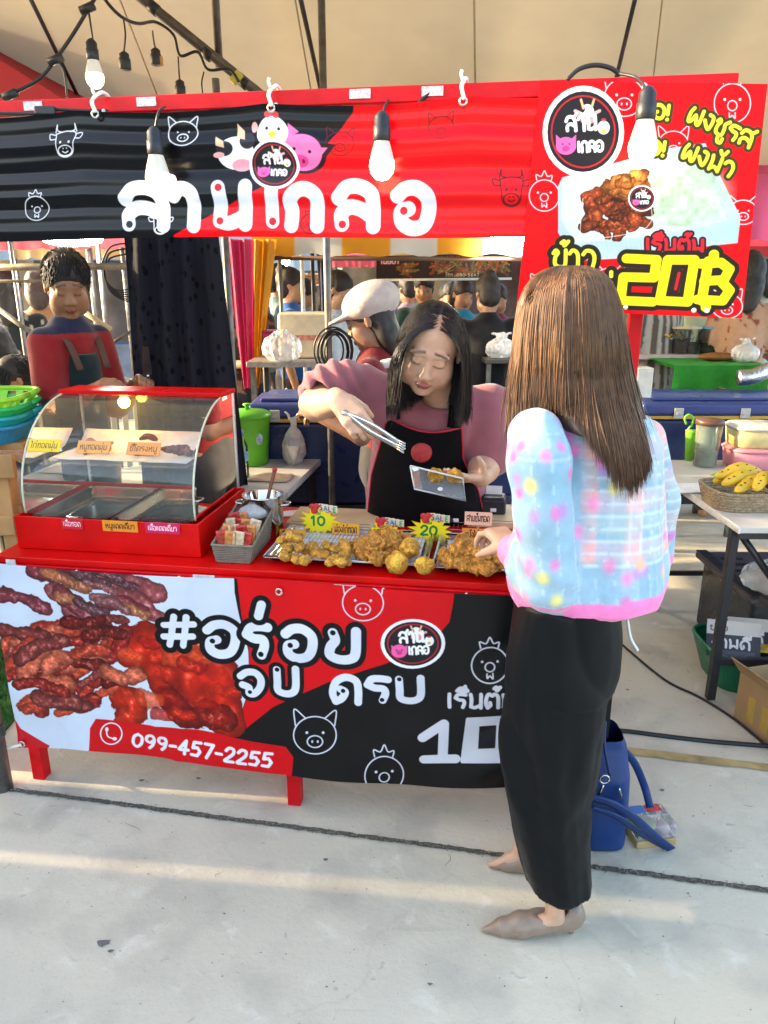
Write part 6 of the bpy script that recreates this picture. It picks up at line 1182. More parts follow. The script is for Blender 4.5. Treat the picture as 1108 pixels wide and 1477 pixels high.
    MB().add(A_ + B_, [(4, 5, 6, 7), (0, 1, 5, 4), (1, 2, 6, 5), (2, 3, 7, 6), (3, 0, 4, 7)]).build('tray', cl, bx); MB().tube(A_ + A_[:1], .0028, 6).build('rim', mat('clear_rim', (.75, .77, .78), .15, alpha=.7), bx)
    MB().ball((A_[2] + A_[3]) * .5 + [.0, -.004, .018], (.008, .001, .006), 10, 6).build('sticker', white_pl, bx)
vendor()
# ================================================================== right-hand side: folding table, boxes, cooler, bag
blackp = mat('black_plastic', (.022, .022, .026), .4); ZR = .74
rtb = thing('folding_table', 'pale topped folding table with black metal legs beside the customer', 'table', (1.72, 3.1, 0))
MB().box((0, -.02, ZR - .012), (.86, 1.08, .024)).build('top', mat('pale_laminate', (.56, .52, .46), .4, vary=.15, scale=7), rtb, .004); MB().box((-.431, -.02, ZR - .012), (.008, 1.08, .026)).build('edge_strip', mat('white_edging', (.70, .68, .64), .35), rtb, .002)
for x, y in ((-.42, -.50), (-.36, .42), (.4, -.5), (.4, .42)): MB().box((x, y, .36), (.032, .032, .715)).build('leg', blackp, rtb, .003)
MB().tube([(-.40, -.50, .70), (-.16, -.50, .40)], .014, 6).build('brace', blackp, rtb); MB().tube([(-.36, .40, .40), (-.36, .12, .71)], .010, 6).build('brace', blackp, rtb); MB().box((0, -.505, .17), (.82, .022, .03)).build('shelf_bar', blackp, rtb, .002); MB().box((0, .42, .17), (.82, .022, .022)).build('shelf_bar', blackp, rtb, .002); MB().box((0, -.545, ZR - .03), (.86, .02, .036)).build('front_bar', blackp, rtb, .002)
def on_rt(px, py): return gz(px, py, ZR)
jar = thing('storage_jar', 'tall clear jar with brown lid on the folding table', 'jar', on_rt(1016, 672)); MB().lathe([(.048, 0), (.052, .006), (.060, .20), (.062, .205)], 28).build('body', thin_glass('jar_plastic', (.86, .93, .80), .22, .08, (.7, .8, .62)), jar); MB().lathe([(.065, .203), (.066, .222), (.06, .228), (.001, .228)], 28).build('lid', mat('brown_lid', (.11, .05, .03), .4), jar); MB().lathe([(.047, .006), (.050, .075), (.001, .08)], 20).build('contents', mat('grey_contents', (.13, .12, .13), .8, vary=.4, scale=60), jar)
hk = thing('green_clip_hanger', 'bright green plastic hook hanger behind the brown lidded jar', 'hanger', on_rt(1000, 668) + [0, .06, 0]); o_ = np.array(hk.location); lime = mat('lime_plastic', (.20, .55, .04), .4)
P = [at(px, py, o_[1]) - o_ for px, py in ((990, 612), (988, 603), (994, 598), (1000, 603), (998, 613), (993, 620), (993, 640))]; MB().tube(cr(P, 6), .005, 8).build('hook', lime, hk); MB().lathe([(.018, 0), (.030, .15), (.031, .152)], 20).build('cup', lime, hk)
def tub(name, px, py, z0, w_, d_, h_, m, lidm, label, base=None):
    p = (on_rt(px, py) if base is None else base) + np.array([0, 0, z0]); t = thing(name, label, 'food tub', p, -.06)
    def ring(s_, z, r=.03): return [((abs(math.cos(a)) ** .5) * math.copysign(1, math.cos(a)) * w_ / 2 * s_, (abs(math.sin(a)) ** .5) * math.copysign(1, math.sin(a)) * d_ / 2 * s_, z) for a in np.linspace(0, 2 * PI, 36, endpoint=False)]
    def loft(rs): V = sum(rs, []); n = 36; return V, [(i * n + j, i * n + (j + 1) % n, (i + 1) * n + (j + 1) % n, (i + 1) * n + j) for i in range(len(rs) - 1) for j in range(n)] + [tuple(range(n - 1, -1, -1)), tuple((len(rs) - 1) * n + j for j in range(n))]
    MB().add(*loft([ring(.88, 0), ring(.92, .004), ring(1, h_)])).build('body', m, t, smooth=True); MB().add(*loft([ring(1.04, h_), ring(1.05, h_ + .008), ring(.98, h_ + .012), ring(.94, h_ + .018)])).build('lid', lidm, t, smooth=True); return t
pinkp = mat('pink_plastic', (.60, .22, .25), .4, vary=.08); clearlid = mat('milky_lid', (.70, .68, .60), .25, alpha=.75)
tub('food_tub', 1083, 672, 0, .25, .22, .085, pinkp, pinkp, 'pink plastic food tub under the milky one'); tub('food_tub', 1083, 672, .105, .25, .22, .085, mat('yellowish_tub', (.62, .50, .22), .35, alpha=.9), clearlid, 'milky plastic tub of yellow food stacked on the pink tub')
tag(MB().grid(lambda U, V: np.stack([(U - .5) * .20, (V - .5) * .15, .003 + .002 * fbm(U * 4, V * 4)], 1), 8, 8, uv=False).build('paper_sheet', MATS['white_paper'], None, loc=on_rt(1000, 705), rz=.1, solid=.001), 'grey white paper sheet lying by the bananas', 'paper'); lf = MB().grid(lambda U, V: np.stack([(U - .5) * .10, (V - .5) * .03 * np.sin(PI * np.clip(U, .02, .98)) * 2, .012 + .01 * np.sin(U * 3)], 1), 14, 6, uv=False).build('green_wrapper', lime, None, loc=on_rt(1040, 690), solid=.002); tag(lf, 'flat lime green wrapper tucked behind the bananas', 'wrapper')
def rr_ring(w_, d_, z, n=40): return [((abs(math.cos(a)) ** .45) * math.copysign(1, math.cos(a)) * w_ / 2, (abs(math.sin(a)) ** .45) * math.copysign(1, math.sin(a)) * d_ / 2, z) for a in np.linspace(0, 2 * PI, n, endpoint=False)]
# basket with bananas
eg = thing('banana_basket', 'shallow tan woven basket under the bananas', 'basket', on_rt(1072, 728)); eo = np.array(eg.location); pulp = mat('pulp_card', (.40, .33, .25), .95, vary=.2, scale=50, bump=.5)
pulp2 = mat('woven_straw', (.34, .26, .16), .8, vary=.45, scale=90, bump=.8, bscale=120)
for q in range(7): rg = rr_ring(.27 + .006 * q, .22 + .006 * q, .006 + .011 * q, 44); MB().tube([np.array(p_) + [0, 0, .002 * (i % 2)] for i, p_ in enumerate(rg + rg[:1])], .0075, 6).build('coil', pulp2, eg)
MB().add(rr_ring(.27, .22, .006, 44), [tuple(range(44))]).build('floor', pulp2, eg, solid=.006)
bn = thing('banana_bunch', 'bunch of ripe yellow bananas with brown spots in the tan basket', 'bananas', eo + [-.035, -.045, .040]); banm = mat('banana_skin', (.70, .46, .03), .45, vary=.25, scale=18)
hubp = np.array([.085, .01, .045])
for i, a in enumerate((2.5, 2.85, 3.2, 3.55, 2.15, 1.8)):
    L_ = .17; dx, dy = math.cos(a), -math.sin(a) * .75; P = [hubp, hubp + [dx * .035, dy * .03, .012 + .006 * (i % 3)], hubp + [dx * .09, dy * .08, .016 + .014 * (i % 3)], hubp + [dx * .14, dy * .125, .0 + .012 * (i % 3)], hubp + [dx * .165, dy * .145, -.008 + .012 * (i % 3)]]
    P = cr(P, 6); MB().tube(P, np.interp(np.linspace(0, 1, len(P)), [0, .15, .3, .6, .88, 1], [.007, .009, .0185, .0195, .012, .005]), 8).build('banana', banm, bn)
    for q in range(5): c_ = P[8 + q * 3]; MB().ball(c_ + [0, -.010, .015], (.004, .003, .002), 6, 4).build('spot', mat('banana_spot', (.12, .06, .02), .7), bn)
bn.scale = (1.3,) * 3
MB().ball(hubp, (.016, .014, .018), 10, 8).build('stem', mat('banana_stem', (.16, .12, .03), .8), bn)
# pink bin with papers, under the brace
pb_ = thing('pink_bin', 'pink slatted plastic bin holding papers at the table front', 'bin', (1.60, 2.50, .44)); MB().box((0, 0, -.02), (.3, .26, .03)).build('bracket', blackp, pb_)
def slat_bin(t, w_, d_, h_, m, taper=.8, n=40, gap=2, floor=True):
    a, b = rr_ring(w_ * taper, d_ * taper, 0, n), rr_ring(w_, d_, h_ * .8, n); k = MB()
    for i in range(n):
        if gap == 0 or i % gap == 0: k.add([a[i], a[(i + 1) % n], b[(i + 1) % n], b[i]], [(0, 1, 2, 3)])
    k = k.build('slats', m, t, solid=.004); k['kind'] = 'stuff'; r2 = rr_ring(w_, d_, h_ * .8, n); r3 = rr_ring(w_ * 1.02, d_ * 1.02, h_, n); r1 = rr_ring(w_ * taper * 1.02, d_ * taper * 1.02, h_ * .02, n)
    MB().add(r2 + r3, [(i, (i + 1) % n, n + (i + 1) % n, n + i) for i in range(n)]).build('band', m, t, solid=.005); MB().tube(r3 + r3[:1], .009, 6).build('rim', m, t)
    if floor: MB().add(a, [tuple(range(n))]).build('floor', m, t, solid=.004)
salmon = mat('salmon_plastic', (.62, .22, .15), .45, vary=.1); slat_bin(pb_, .32, .26, .22, salmon, .8)
for i, (x, m_, h_) in enumerate([(-.08, mat('manila_card', (.60, .38, .14), .7), .30), (-.03, MATS['white_paper'], .29), (.03, mat('pale_blue_card', (.55, .62, .68), .7), .27)]): tag(MB().grid(lambda U, V: np.stack([.02 * V + .0 * U, (U - .5) * .18, V * h_], 1), 6, 8, uv=False).build('paper_folder', m_, None, loc=(1.60 + x, 2.50, .45), solid=.003), ['manila', 'white', 'pale blue'][i] + ' card folder standing in the pink bin', 'folder')
# black crate with slotted lid, green basket, cardboard box
bxx = thing('black_crate', 'black storage box with slotted purple grey lid under the folding table', 'storage box', (1.82, 3.05, 0)); MB().box((0, 0, .165), (.60, .50, .33)).build('body', mat('smoky_plastic', (.03, .035, .04), .3), bxx, .02)
MB().box((0, 0, .345), (.66, .56, .03)).build('lid', mat('lid_plastic', (.075, .06, .075), .5, vary=.15), bxx, .012); MB().box((-.30, 0, .362), (.05, .56, .012)).build('lid_rim', blackp, bxx, .004)
for i in range(6): MB().box((-.20, -.20 + .075 * i, .3615), (.10, .022, .004)).build('slot', mat('slot_shadow', (.008, .008, .009), .6), bxx, .001)
gbk = thing('green_basket', 'dark green plastic basket with newspapers on the ground under the table', 'basket', (1.62, 2.78, 0)); gpl = mat('dark_green_plastic', (.01, .16, .075), .4, vary=.1); slat_bin(gbk, .58, .34, .16, gpl, .86, 44, 0)
npr = Cv(200, 150, '#c9c7c2', lambda a, b: (a, b), 1.); npr.poly([(0, 60), (200, 55), (200, 150), (0, 150)], '#33333a'); npr.text('งานดี', 20, 112, 38, 9, '#dcdcdc', sx=1.1); npr.text('ข่าว', 10, 45, 22, 4, '#44444a', sx=1.3)
for i in range(5): npr.stroke([(15, 124 + i * 5), (180, 122 + i * 5)], 1.2, '#9a9aa0')
nim = npr.image('newspaper_print')
for i, (x, y, a) in enumerate([(1.42, 2.72, .5), (1.49, 2.76, .8)]): n_ = img_card('newspaper', .20, .15, nim, None, (0, 0, 0), frame((-.35, -.75, a), (1, -.3, 0))); n_.location = (x, y, .20); tag(n_, ['folded newspaper leaning at the corner of the green basket', 'folded newspaper propped behind the other in the green basket'][i], 'newspaper')
cloth_heap('white_rag', (1.68, 2.74, .19), (.09, .07, .05), mat('white_rag', (.66, .64, .60), .9), 'white rag heaped on the packets in the green basket', 22); cloth_heap('yellow_packet', (1.57, 2.70, .17), (.06, .05, .02), mat('yellow_packet', (.62, .38, .05), .4, vary=.4, scale=30), 'yellow food packet lying in the green basket', 25, 'packet')
crinkle_bag('plastic_bag', (1.66, 2.82, .37), (.19, .14, .07), bagm, 'large crumpled clear plastic bag on the black storage box', 'plastic bag', 15, .2, knot=False)
cb = thing('cardboard_box', 'open brown cardboard box on the ground at the picture edge', 'cardboard box', (1.52, 2.36, 0), .25); card = mat('cardboard', (.36, .23, .11), .85, vary=.12, scale=12)
for c_, d_ in [((-.15, 0, .105), (.006, .30, .21)), ((.15, 0, .105), (.006, .30, .21)), ((0, -.147, .105), (.294, .006, .21)), ((0, .147, .105), (.294, .006, .21)), ((0, 0, .004), (.29, .288, .006))]: MB().box(c_, d_).build('side', card, cb)
for s_ in (-1, 1): MB().box((s_ * .185, 0, .235), (.004, .29, .08), M=frame((s_ * .75, 0, 1), (0, 1, 0)) @ np.array([[0, 1, 0], [1, 0, 0], [0, 0, 1.]])).build('flap', card, cb)
for k_ in range(3): MB().box((-.1545, -.07 + .07 * k_, .08), (.002, .035, .10)).build('print_block', mat('box_print', (.45, .30, .06), .8), cb)
MB().prism([(.022 * math.cos(PI / 2 + 2 * PI * i / 10) * (1 if i % 2 == 0 else .45), .022 * math.sin(PI / 2 + 2 * PI * i / 10) * (1 if i % 2 == 0 else .45)) for i in range(10)], .001, frame((0, -1, 0), (1, 0, 0)), (-.09, -.151, .06)).build('star_print', mat('box_ink', (.05, .04, .07), .8), cb)
# cables on the ground
def cable(name, pts, r, label, m=None): P = cr([np.array(p) for p in pts], 10); o = MB().tube(P, r, 8).build(name, m or mat('black_rubber_cable', (.014, .014, .015), .5)); return tag(o, label, 'cable')
G = lambda px, py, z=.006: gz(px, py) + np.array([0, 0, z])
cable('power_cable', [G(800, 860), G(868, 905), G(905, 938), G(960, 983), G(1010, 1008), G(1060, 1040), G(1120, 1090)], .005, 'thin black cable running from the trousers towards the cardboard box'); cable('power_cable', [G(780, 1052), G(850, 1053), G(905, 1057), G(960, 1064), G(1030, 1072), G(1130, 1080)], .0085, 'thick black cable lying across the yellow ground line')
def ribbon(path, hw, wd):
    P = np.array(path); wd = np.array(wd, float); T = np.gradient(P, axis=0); T /= np.linalg.norm(T, axis=1)[:, None]; W = wd[None] - T * (T @ wd)[:, None]; W /= np.linalg.norm(W, axis=1)[:, None]; V = np.stack([P - W * hw, P - W * hw * .3 + np.cross(T, W) * .001, P + W * hw * .3 + np.cross(T, W) * .001, P + W * hw], 1).reshape(-1, 3)
    return MB().add(V, [(i * 4 + j, i * 4 + j + 1, i * 4 + j + 5, i * 4 + j + 4) for i in range(len(P) - 1) for j in range(3)], True)
# ---- blue handbag with strap, and the snack box beside it
hb = thing('handbag', 'royal blue leather handbag with loose strap on the ground behind the customer', 'handbag', gz(872, 1208)); ho = np.array(hb.location); blue = mat('blue_leather', (.004, .030, .135), .38, vary=.12, scale=20, bump=.15, bscale=200)
S = SDF(ho + [-.16, -.12, 0], ho + [.14, .16, .36], .006)
rows = []
for py, xl, xr in [(1216, 828, 893), (1205, 826, 897), (1160, 828, 904), (1110, 834, 906), (1070, 842, 903), (1045, 850, 893), (1032, 856, 880)]: a, b = at(xl, py, ho[1]), at(xr, py, ho[1]); rows.append((max(.004, a[2]), (a[0] + b[0]) / 2, ho[1] + .02, (b[0] - a[0]) / 2, .085 if py > 1100 else .06, 0))
S.loft(rows, .01, e=3.5); S.disp(wrinkle(3, .004, 14)); surf('body', S, blue, hb, org=ho)
Bp = lambda px, py, dy=-.10: at(px, py, ho[1] + dy) - ho
MB().tube(cr([Bp(873, 1040, -.03), Bp(872, 1075, -.055), Bp(880, 1120, -.075)], 6), .0045, 6).build('seam', mat('blue_leather_dark', (.005, .02, .10), .5), hb); ribbon(cr([Bp(893, 1075, -.02), Bp(915, 1100, .02), Bp(930, 1135, .03), Bp(938, 1165, .0)], 6), .011, (.9, -.2, .5)).build('handle', blue, hb, solid=.004)
st = cr([Bp(852, 1150, -.095), Bp(885, 1160, -.11), Bp(915, 1180, -.115), at(945, 1207, 1.752) - ho, G(968, 1228, .008) - ho], 8); ribbon(st, .013, (.35, -.3, .9)).build('strap', blue, hb, solid=.004); st = cr([Bp(852, 1165, -.09), Bp(890, 1178, -.10), at(925, 1203, 1.752) - ho, G(962, 1226, .006) - ho], 8); ribbon(st, .011, (.3, -.5, .8)).build('strap', blue, hb, solid=.004)
MB().tube([Bp(872, 1124, -.085) + .013 * np.array([math.cos(a), 0, math.sin(a)]) for a in np.linspace(0, 2 * PI, 18)], .0026, 6).build('d_ring', inox, hb); MB().tube(cr([Bp(870, 1132, -.088), Bp(866, 1143, -.09), Bp(862, 1150, -.09)], 4), .0042, 6).build('snap_hook', inox, hb); MB().tube(cr([Bp(893, 1137, -.075), Bp(896, 1147, -.075), Bp(894, 1152, -.075)], 4), .003, 6).build('zip_pull', inox, hb)
sb = thing('snack_box', 'clear lidded snack box with red and blue label beside the handbag', 'food box', gz(935, 1205), .15); MB().box((0, 0, .012), (.125, .10, .024)).build('base', mat('kraft_card', (.42, .28, .13), .8), sb, .004); MB().box((0, 0, .048), (.122, .097, .046)).build('lid', thin_glass('clear_plastic'), sb, .006)
MB().ball((-.015, 0, .045), (.034, .03, .016), 14, 8).build('green_snack', mat('green_snack', (.30, .42, .16), .7), sb); MB().ball((.032, -.015, .04), (.022, .025, .014), 12, 8).build('pink_snack', mat('pink_snack', (.55, .34, .33), .7), sb)
for x, m_ in ((-.03, mat('label_blue', (.05, .15, .42), .5)), (.022, mat('label_red', (.52, .06, .06), .5, vary=.5, scale=80))): MB().box((x, .03, .0725), (.045, .03, .002)).build('label', m_, sb)
# ---- coolers
navy = mat('navy_plastic', (.008, .022, .085), .32, vary=.1); navyl = mat('blue_lid_plastic', (.03, .05, .19), .35, vary=.12); yel = mat('yellow_band', (.50, .30, .04), .5); latchm = mat('grey_latch', (.42, .42, .40), .4)
def cooler(c, w_, d_, h_, label, n=3, rz=0.):
    t = thing('cool_box', label, 'cool box', c, rz); MB().box((0, 0, h_ * .39), (w_ * .96, d_ * .94, h_ * .78)).build('body', navy, t, .02); MB().box((0, 0, h_ * .80), (w_ * .985, d_ * .97, .018)).build('band', yel, t, .004)
    MB().box((0, 0, h_ * .80 + .045), (w_, d_, .07)).build('lid', navyl, t, .02); MB().box((0, .02, h_ * .80 + .088), (w_ * .86, d_ * .78, .018)).build('lid_panel', navyl, t, .008)
    for i in range(n): x = (i - (n - 1) / 2) * w_ * .36 / max(1, (n - 1) / 2) * .9; l_ = MB().box((x, -d_ / 2 - .004, h_ * .80 + .025), (.05, .012, .055)).build('latch', latchm, t, .004); MB().box((x, -d_ / 2 - .013, h_ * .80 + .024), (.028, .008, .014)).build('latch_tab', latchm, l_, .002)
    return t
cooler((1.93, 4.16, .45), 1.10, .46, .56, 'long navy cool box with three grey latches behind the folding table'); cst = thing('cooler_stand', 'low dark stand under the long navy cool box', 'stand', (1.93, 4.16, 0)); MB().box((0, 0, .43), (1.06, .42, .04)).build('top', blackp, cst)
for x in (-.5, .5):
    for y in (-.18, .18): MB().box((x, y, .205), (.04, .04, .41)).build('leg', blackp, cst)
cooler((.52, 3.62, .0), .50, .40, .52, 'navy cool box at the bottom of the pair behind the vendor', 2); cooler((.52, 3.62, .60), .50, .40, .48, 'navy cool box stacked on another behind the vendor', 2); cooler((-.28, 3.66, .55), .72, .42, .52, 'navy cool box with blue lid behind the prep table', 3)
cs2 = thing('cooler_stand', 'dark stand under the cool box behind the prep table', 'stand', (-.28, 3.66, 0)); MB().box((0, 0, .53), (.70, .40, .04)).build('top', blackp, cs2)
for x in (-.32, .32):
    for y in (-.17, .17): MB().box((x, y, .255), (.04, .04, .51)).build('leg', blackp, cs2)
# ================================================================== market behind
def cap(t, hl, HM, W_, E_, zs, sh):
    T = LT(hl, HM); S = SDF(hl - .26, hl + .26, .008); S.ell(T(0, -.035, .065), np.array([.105, .125, .085]), .01, HM); S.ell(T(0, .10, .045), np.array([.075, .07, .012]), .02, HM); S.disp(lambda P: .004 * np.sin(P[:, 0] * 160) * (P[:, 2] > hl[2] + .04)); surf('cap', S, mat('white_cap_cloth', (.52, .46, .42), .9, vary=.1, bump=.2), t)
    for d in (-1, 1): MB().tube(cr([(d * .10, .13, zs - .14), (d * .115, .02, zs + .028), (d * .06, -.13, zs - .02), (-d * .02, -.15, zs - .16)], 6), .022, 6, flat=.3).build('apron_strap', mat('white_strap', (.62, .58, .56), .8), t)
def mk(name, col, **k): return mat(name, col, **k)
def bgp(px, py, Y, rz, label, shirt, pants, hair='short', hcol=(.012, .009, .008), skin=(.42, .24, .15), arms='work', h=.015, sleeve=.55, pat=None, apron=None, lean=0., group=None, fat=1., mask=None, extra=None, prop=None, hs=1., hyaw=0.):
    """a whole standing figure; (px, py) is the middle of the head, rz the way it faces (0 = away from the camera)"""
    hc = at(px, py, Y); H = hc[2] + .115; k = H / 1.62; R = np.array([[math.cos(rz), -math.sin(rz), 0], [math.sin(rz), math.cos(rz), 0], [0, 0, 1]]); root = np.array([hc[0], hc[1], 0]) - R @ np.array([0, lean, 0])
    t = thing('person', label, 'person', root, rz, group); hl = np.array([0, lean, hc[2]]); f = np.array([0, .93, -.36]) if arms != 'down' else np.array([0, 1, -.08]); f /= np.linalg.norm(f); HM = np.stack([np.array([1., 0, 0]), f, np.cross((1., 0, 0), f)], 1); HM = np.array([[math.cos(hyaw), -math.sin(hyaw), 0], [math.sin(hyaw), math.cos(hyaw), 0], [0, 0, 1]]) @ HM
    nk = np.array([0, lean * .8 - .02, hc[2] - .155 * k * hs]); sh = .158 * k * fat; zs = nk[2] - .050; pel = np.array([0, 0, .90 * k])
    S = SDF((-.45 * k, -.32, 0), (.45 * k, .60, H + .03), h); head_sdf(S, hl, HM, hs, h < .010, neck=nk); S.cone(nk, pel, .05, .09, .02)
    E_, W_ = [], []
    for d in (-1, 1):
        s0 = np.array([d * sh, lean * .7, zs])
        if arms == 'work': e = s0 + [d * .05, .03, -.27 * k]; w_ = e + [-d * .09, .20 * k, .03 if d > 0 else .06]
        elif arms == 'down': e = s0 + [d * .05, -.02, -.28 * k]; w_ = e + [d * .0, .07, -.24 * k]
        else: e = s0 + [d * .03, .04, -.25 * k]; w_ = e + [-d * .04, .19 * k, .09]
        S.cone(s0, e, .046, .038, .02); S.cone(e, w_, .037, .025, .015); E_.append((s0, e)); W_.append(w_); dv = (w_ - e) / np.linalg.norm(w_ - e)
        if h < .010: hand_sdf(S, w_, dv, (d * .5, 0, .8), (.5, .7, .5), thumb=-d, s=.98)
        else:
            S.cone(w_, w_ + dv * .07, .026, .028, .015)
            for q in (-.02, 0, .02): S.cone(w_ + dv * .07 + [q, 0, 0], w_ + dv * .13 + [q, .0, -.02], .013, .010, .006)
            S.cone(w_ + dv * .03 + [-d * .02, 0, .01], w_ + dv * .085 + [-d * .045, 0, .01], .013, .010, .006)
    for d in (-1, 1): S.chain([(d * .085, 0, .86 * k), (d * .09, .01, .46 * k), (d * .09, -.01, .08)], [.08, .055, .04], .02); S.chain([(d * .09, -.03, .05), (d * .095, .14, .035)], [.04, .033], .02)
    surf('body', S, skinmat(), t, face_col(hl, HM, hs, skin, lip=np.array(skin) * [.85, .55, .5], mask=mask))
    # shirt
    S = SDF((-.45 * k, -.32, .6 * k), (.45 * k, .55, H), h); S.loft([(zs + .098, 0, lean * .8 - .02, .054, .058, 0), (zs + .06, 0, lean * .8 - .012, .085, .075, 0), (zs + .02, 0, lean * .75, sh * .85, .088, 0), (zs - .06, 0, lean * .6, sh * .98, .115 * fat, 0), (zs - .25, 0, lean * .35, sh * .92, .125 * fat, 0), (.98 * k, 0, 0, sh * .90, .13 * fat, 0), (.84 * k, 0, 0, sh * .98, .14 * fat, 0)], .03)
    for s0, e in E_: S.cone(s0, s0 + (e - s0) * sleeve / .55 * .75 if sleeve <= .6 else e, .060, .056, .04)
    if sleeve > .6:
        for (s0, e), w_ in zip(E_, W_): S.cone(e, w_ - (w_ - e) * .15, .056, .042, .02)
    S.disp(wrinkle(int(px) % 50, .010, 9)); sc_ = np.array(shirt)
    surf('shirt', S, clothm(), t, (lambda V: np.tile(sc_, (len(V), 1)) * (1 + .1 * (fbm(V[:, 0] * 12, V[:, 1] * 12, V[:, 2] * 12)[:, None] - .5))) if pat is None else (lambda V: pat(V, sc_)))
    S = SDF((-.35 * k, -.3, .03), (.35 * k, .3, 1.0 * k), h); S.cone((0, 0, .84 * k), (0, 0, .90 * k), .145 * fat, .14 * fat, .02)
    for d in (-1, 1): S.chain([(d * .085 * fat, 0, .82 * k), (d * .092, .01, .46 * k), (d * .09, -.01, .09)], [.105 * fat, .078, .062], .02)
    S.disp(wrinkle(int(py) % 40, .008, 8)); pc = np.array(pants); surf('trousers', S, clothm(), t, lambda V: np.tile(pc, (len(V), 1)))
    if apron is not None:
        S = SDF((-.3, -.05, .5), (.3, .35, H - .2), h); S.loft([(zs - .045, 0, lean * .6 + .035, sh * .62, .105 * fat, 0), (zs - .10, 0, lean * .55 + .035, sh * .70, .112 * fat, 0), (zs - .25, 0, lean * .35 + .03, sh * .78, .118 * fat, 0), (.98 * k, 0, .03, sh * .9, .125 * fat, 0), (.62 * k, 0, .04, sh * 1.0, .14 * fat, 0)], .01); S.ell((0, -.12, .9), (.5, .145, 1.2), .01, sub=True); ac = np.array(apron); surf('apron', S, clothm(), t, lambda V: np.tile(ac, (len(V), 1)))
        for d in (-1, 1): MB().tube(cr([(d * sh * .5, lean * .55 + .135, zs - .10), (d * sh * .55, lean * .7 + .075, zs + .005), (d * .07, lean * .75 - .02, zs + .05)], 6), .016, 6, flat=.35).build('apron_strap', mat('strap_brown', (.10, .045, .03), .7), t)
    # hair
    hm = hairmat('bg_hair_%.3f' % hcol[0], hcol, .62); S = SDF(hl - .24, hl + [.24, .24, .26], min(h, .010)); T = LT(hl, HM); q = hs * 1.04; S.ell(T(0, -.016, .042), np.array([.079, .097, .086]) * q, .01, HM)
    if hair in ('long', 'bob'): S.ell(T(0, -.055, -.06), np.array([.082, .055, .12 if hair == 'bob' else .2]) * q, .04, HM)
    if hair == 'bun': S.ell(T(0, -.045, -.035), np.array([.070, .055, .065]) * q, .02, HM); S.ell(T(0, -.075, .10), np.array([.042, .042, .04]) * q, .01, HM)
    if hair == 'pony': S.ell(T(0, -.12, -.01), np.array([.03, .035, .085]) * q, .02, HM)
    S.ell(T(0, .11, -.035), np.array([.082, .095, .085]) * q, .008, HM, sub=True)
    if hair == 'short': S.ell(T(0, .03, -.105), np.array([.13, .13, .055]), .012, HM, sub=True); S.ell(T(0, -.045, -.035), np.array([.070, .055, .06]) * q, .02, HM)
    S.disp(lambda P: (.008 if h > .010 else .003) * (fbm(P[:, 0] * 90, P[:, 1] * 90, P[:, 2] * 30, seed=3) - .5) * 2); hr = surf('hair', S, hm, t)
    if h < .010 and hair in ('short', 'bob') and extra is not cap:
        L_, R_ = scalp(900, int(px), hl, HM, hs * 1.03, .055 if hair == 'short' else .05, -.02 if hair == 'short' else -.05); dl = np.concatenate([L_[:, 0:1] * 6, np.where(L_[:, 1:2] > .0, .8, -.8), -.1 - np.abs(L_[:, 1:2]) * 6], 1) @ HM.T; pth = hair_sim(R_, dl, 7,   .005 if hair == 'short' else .02, [(hl + HM @ np.array([0, -.016, .042]) * hs, np.array([.081, .099, .088]) * hs, HM)], .25, 2, .08); V_, F_ = strands(pth, np.full(len(L_), .0021)); obj('hair_strands', npmesh('hair_strands', V_, F_), hm, hr)
    if extra: extra(t, hl, HM, W_, E_, zs, sh)
    return t
def spots(cs, f=26, thr=.62, seed=1):
    def fn(V, base):
        C = np.tile(base, (len(V), 1)); n = vn(V[:, 0] * f, V[:, 1] * f, V[:, 2] * f, seed=seed)[:, None]; return np.where(n > thr, np.array(cs), C)
    return fn
def stripes(cs, f=40, ax=2): return lambda V, base: np.where((np.sin(V[:, ax] * f * 2 * PI / 2.2) > 0)[:, None], np.array(cs), base)
def redman(V, base):
    C = np.tile(base, (len(V), 1)); nav = np.array((.012, .014, .045)); z = V[:, 2]; top = z.max(); m = (z > top - .075 + .05 * np.clip(np.abs(V[:, 0]) - .06, 0, 1) * 0) & (np.abs(V[:, 0]) < .30) & ((z > top - .065) | (np.abs(V[:, 0]) > .17) & (V[:, 1] < .03) & (z > top - .13)); C[m] = nav; sl = (np.abs(V[:, 0]) > .16) & (z < top - .30); C[sl] = (.012, .02, .022); return C
def knife(t, hl, HM, W_, E_, zs, sh):
    w = W_[0]; o = bpy.data.objects.new('cleaver', None)
    k = thing('knife', 'dark kitchen knife raised in the hand of the man in red', 'knife', np.array(t.matrix_basis.translation)); k.rotation_euler = t.rotation_euler
    MB().tube([w + np.array([.0, .07, -.01]), w + np.array([.02, .10, .045])], .011, 8).build('handle', mat('dark_handle', (.05, .03, .02), .5), k); M = frame((0, 1, -.5), (.2, .2, .6)); MB().prism([(0, -.02), (.13, -.012), (.14, .01), (.0, .022)], .002, M, w + np.array([.02, .10, .05])).build('blade', mat('dark_blade', (.12, .10, .10), .35, .8), k); MB().ball(w + np.array([.02, .10, .05]), .009, 8, 6).build('bolster', inox, k)
man = bgp(97, 412, 3.0, PI + .95, 'man in red shirt and dark apron looking down behind the display case', (.26, .012, .014), (.015, .015, .018), 'short', skin=(.30, .15, .085), apron=(.008, .020, .022), h=.0075, sleeve=.8, pat=redman, extra=knife, lean=.04, arms='up', hyaw=-.5, fat=.72)
bgp(532, 462, 3.22, PI / 2 - .15, 'woman in white baker cap and dark red shirt stooping beside the vendor', (.16, .008, .012), (.03, .03, .035), 'bob', skin=(.30, .16, .10), h=.009, sleeve=.55, lean=.10, extra=cap)
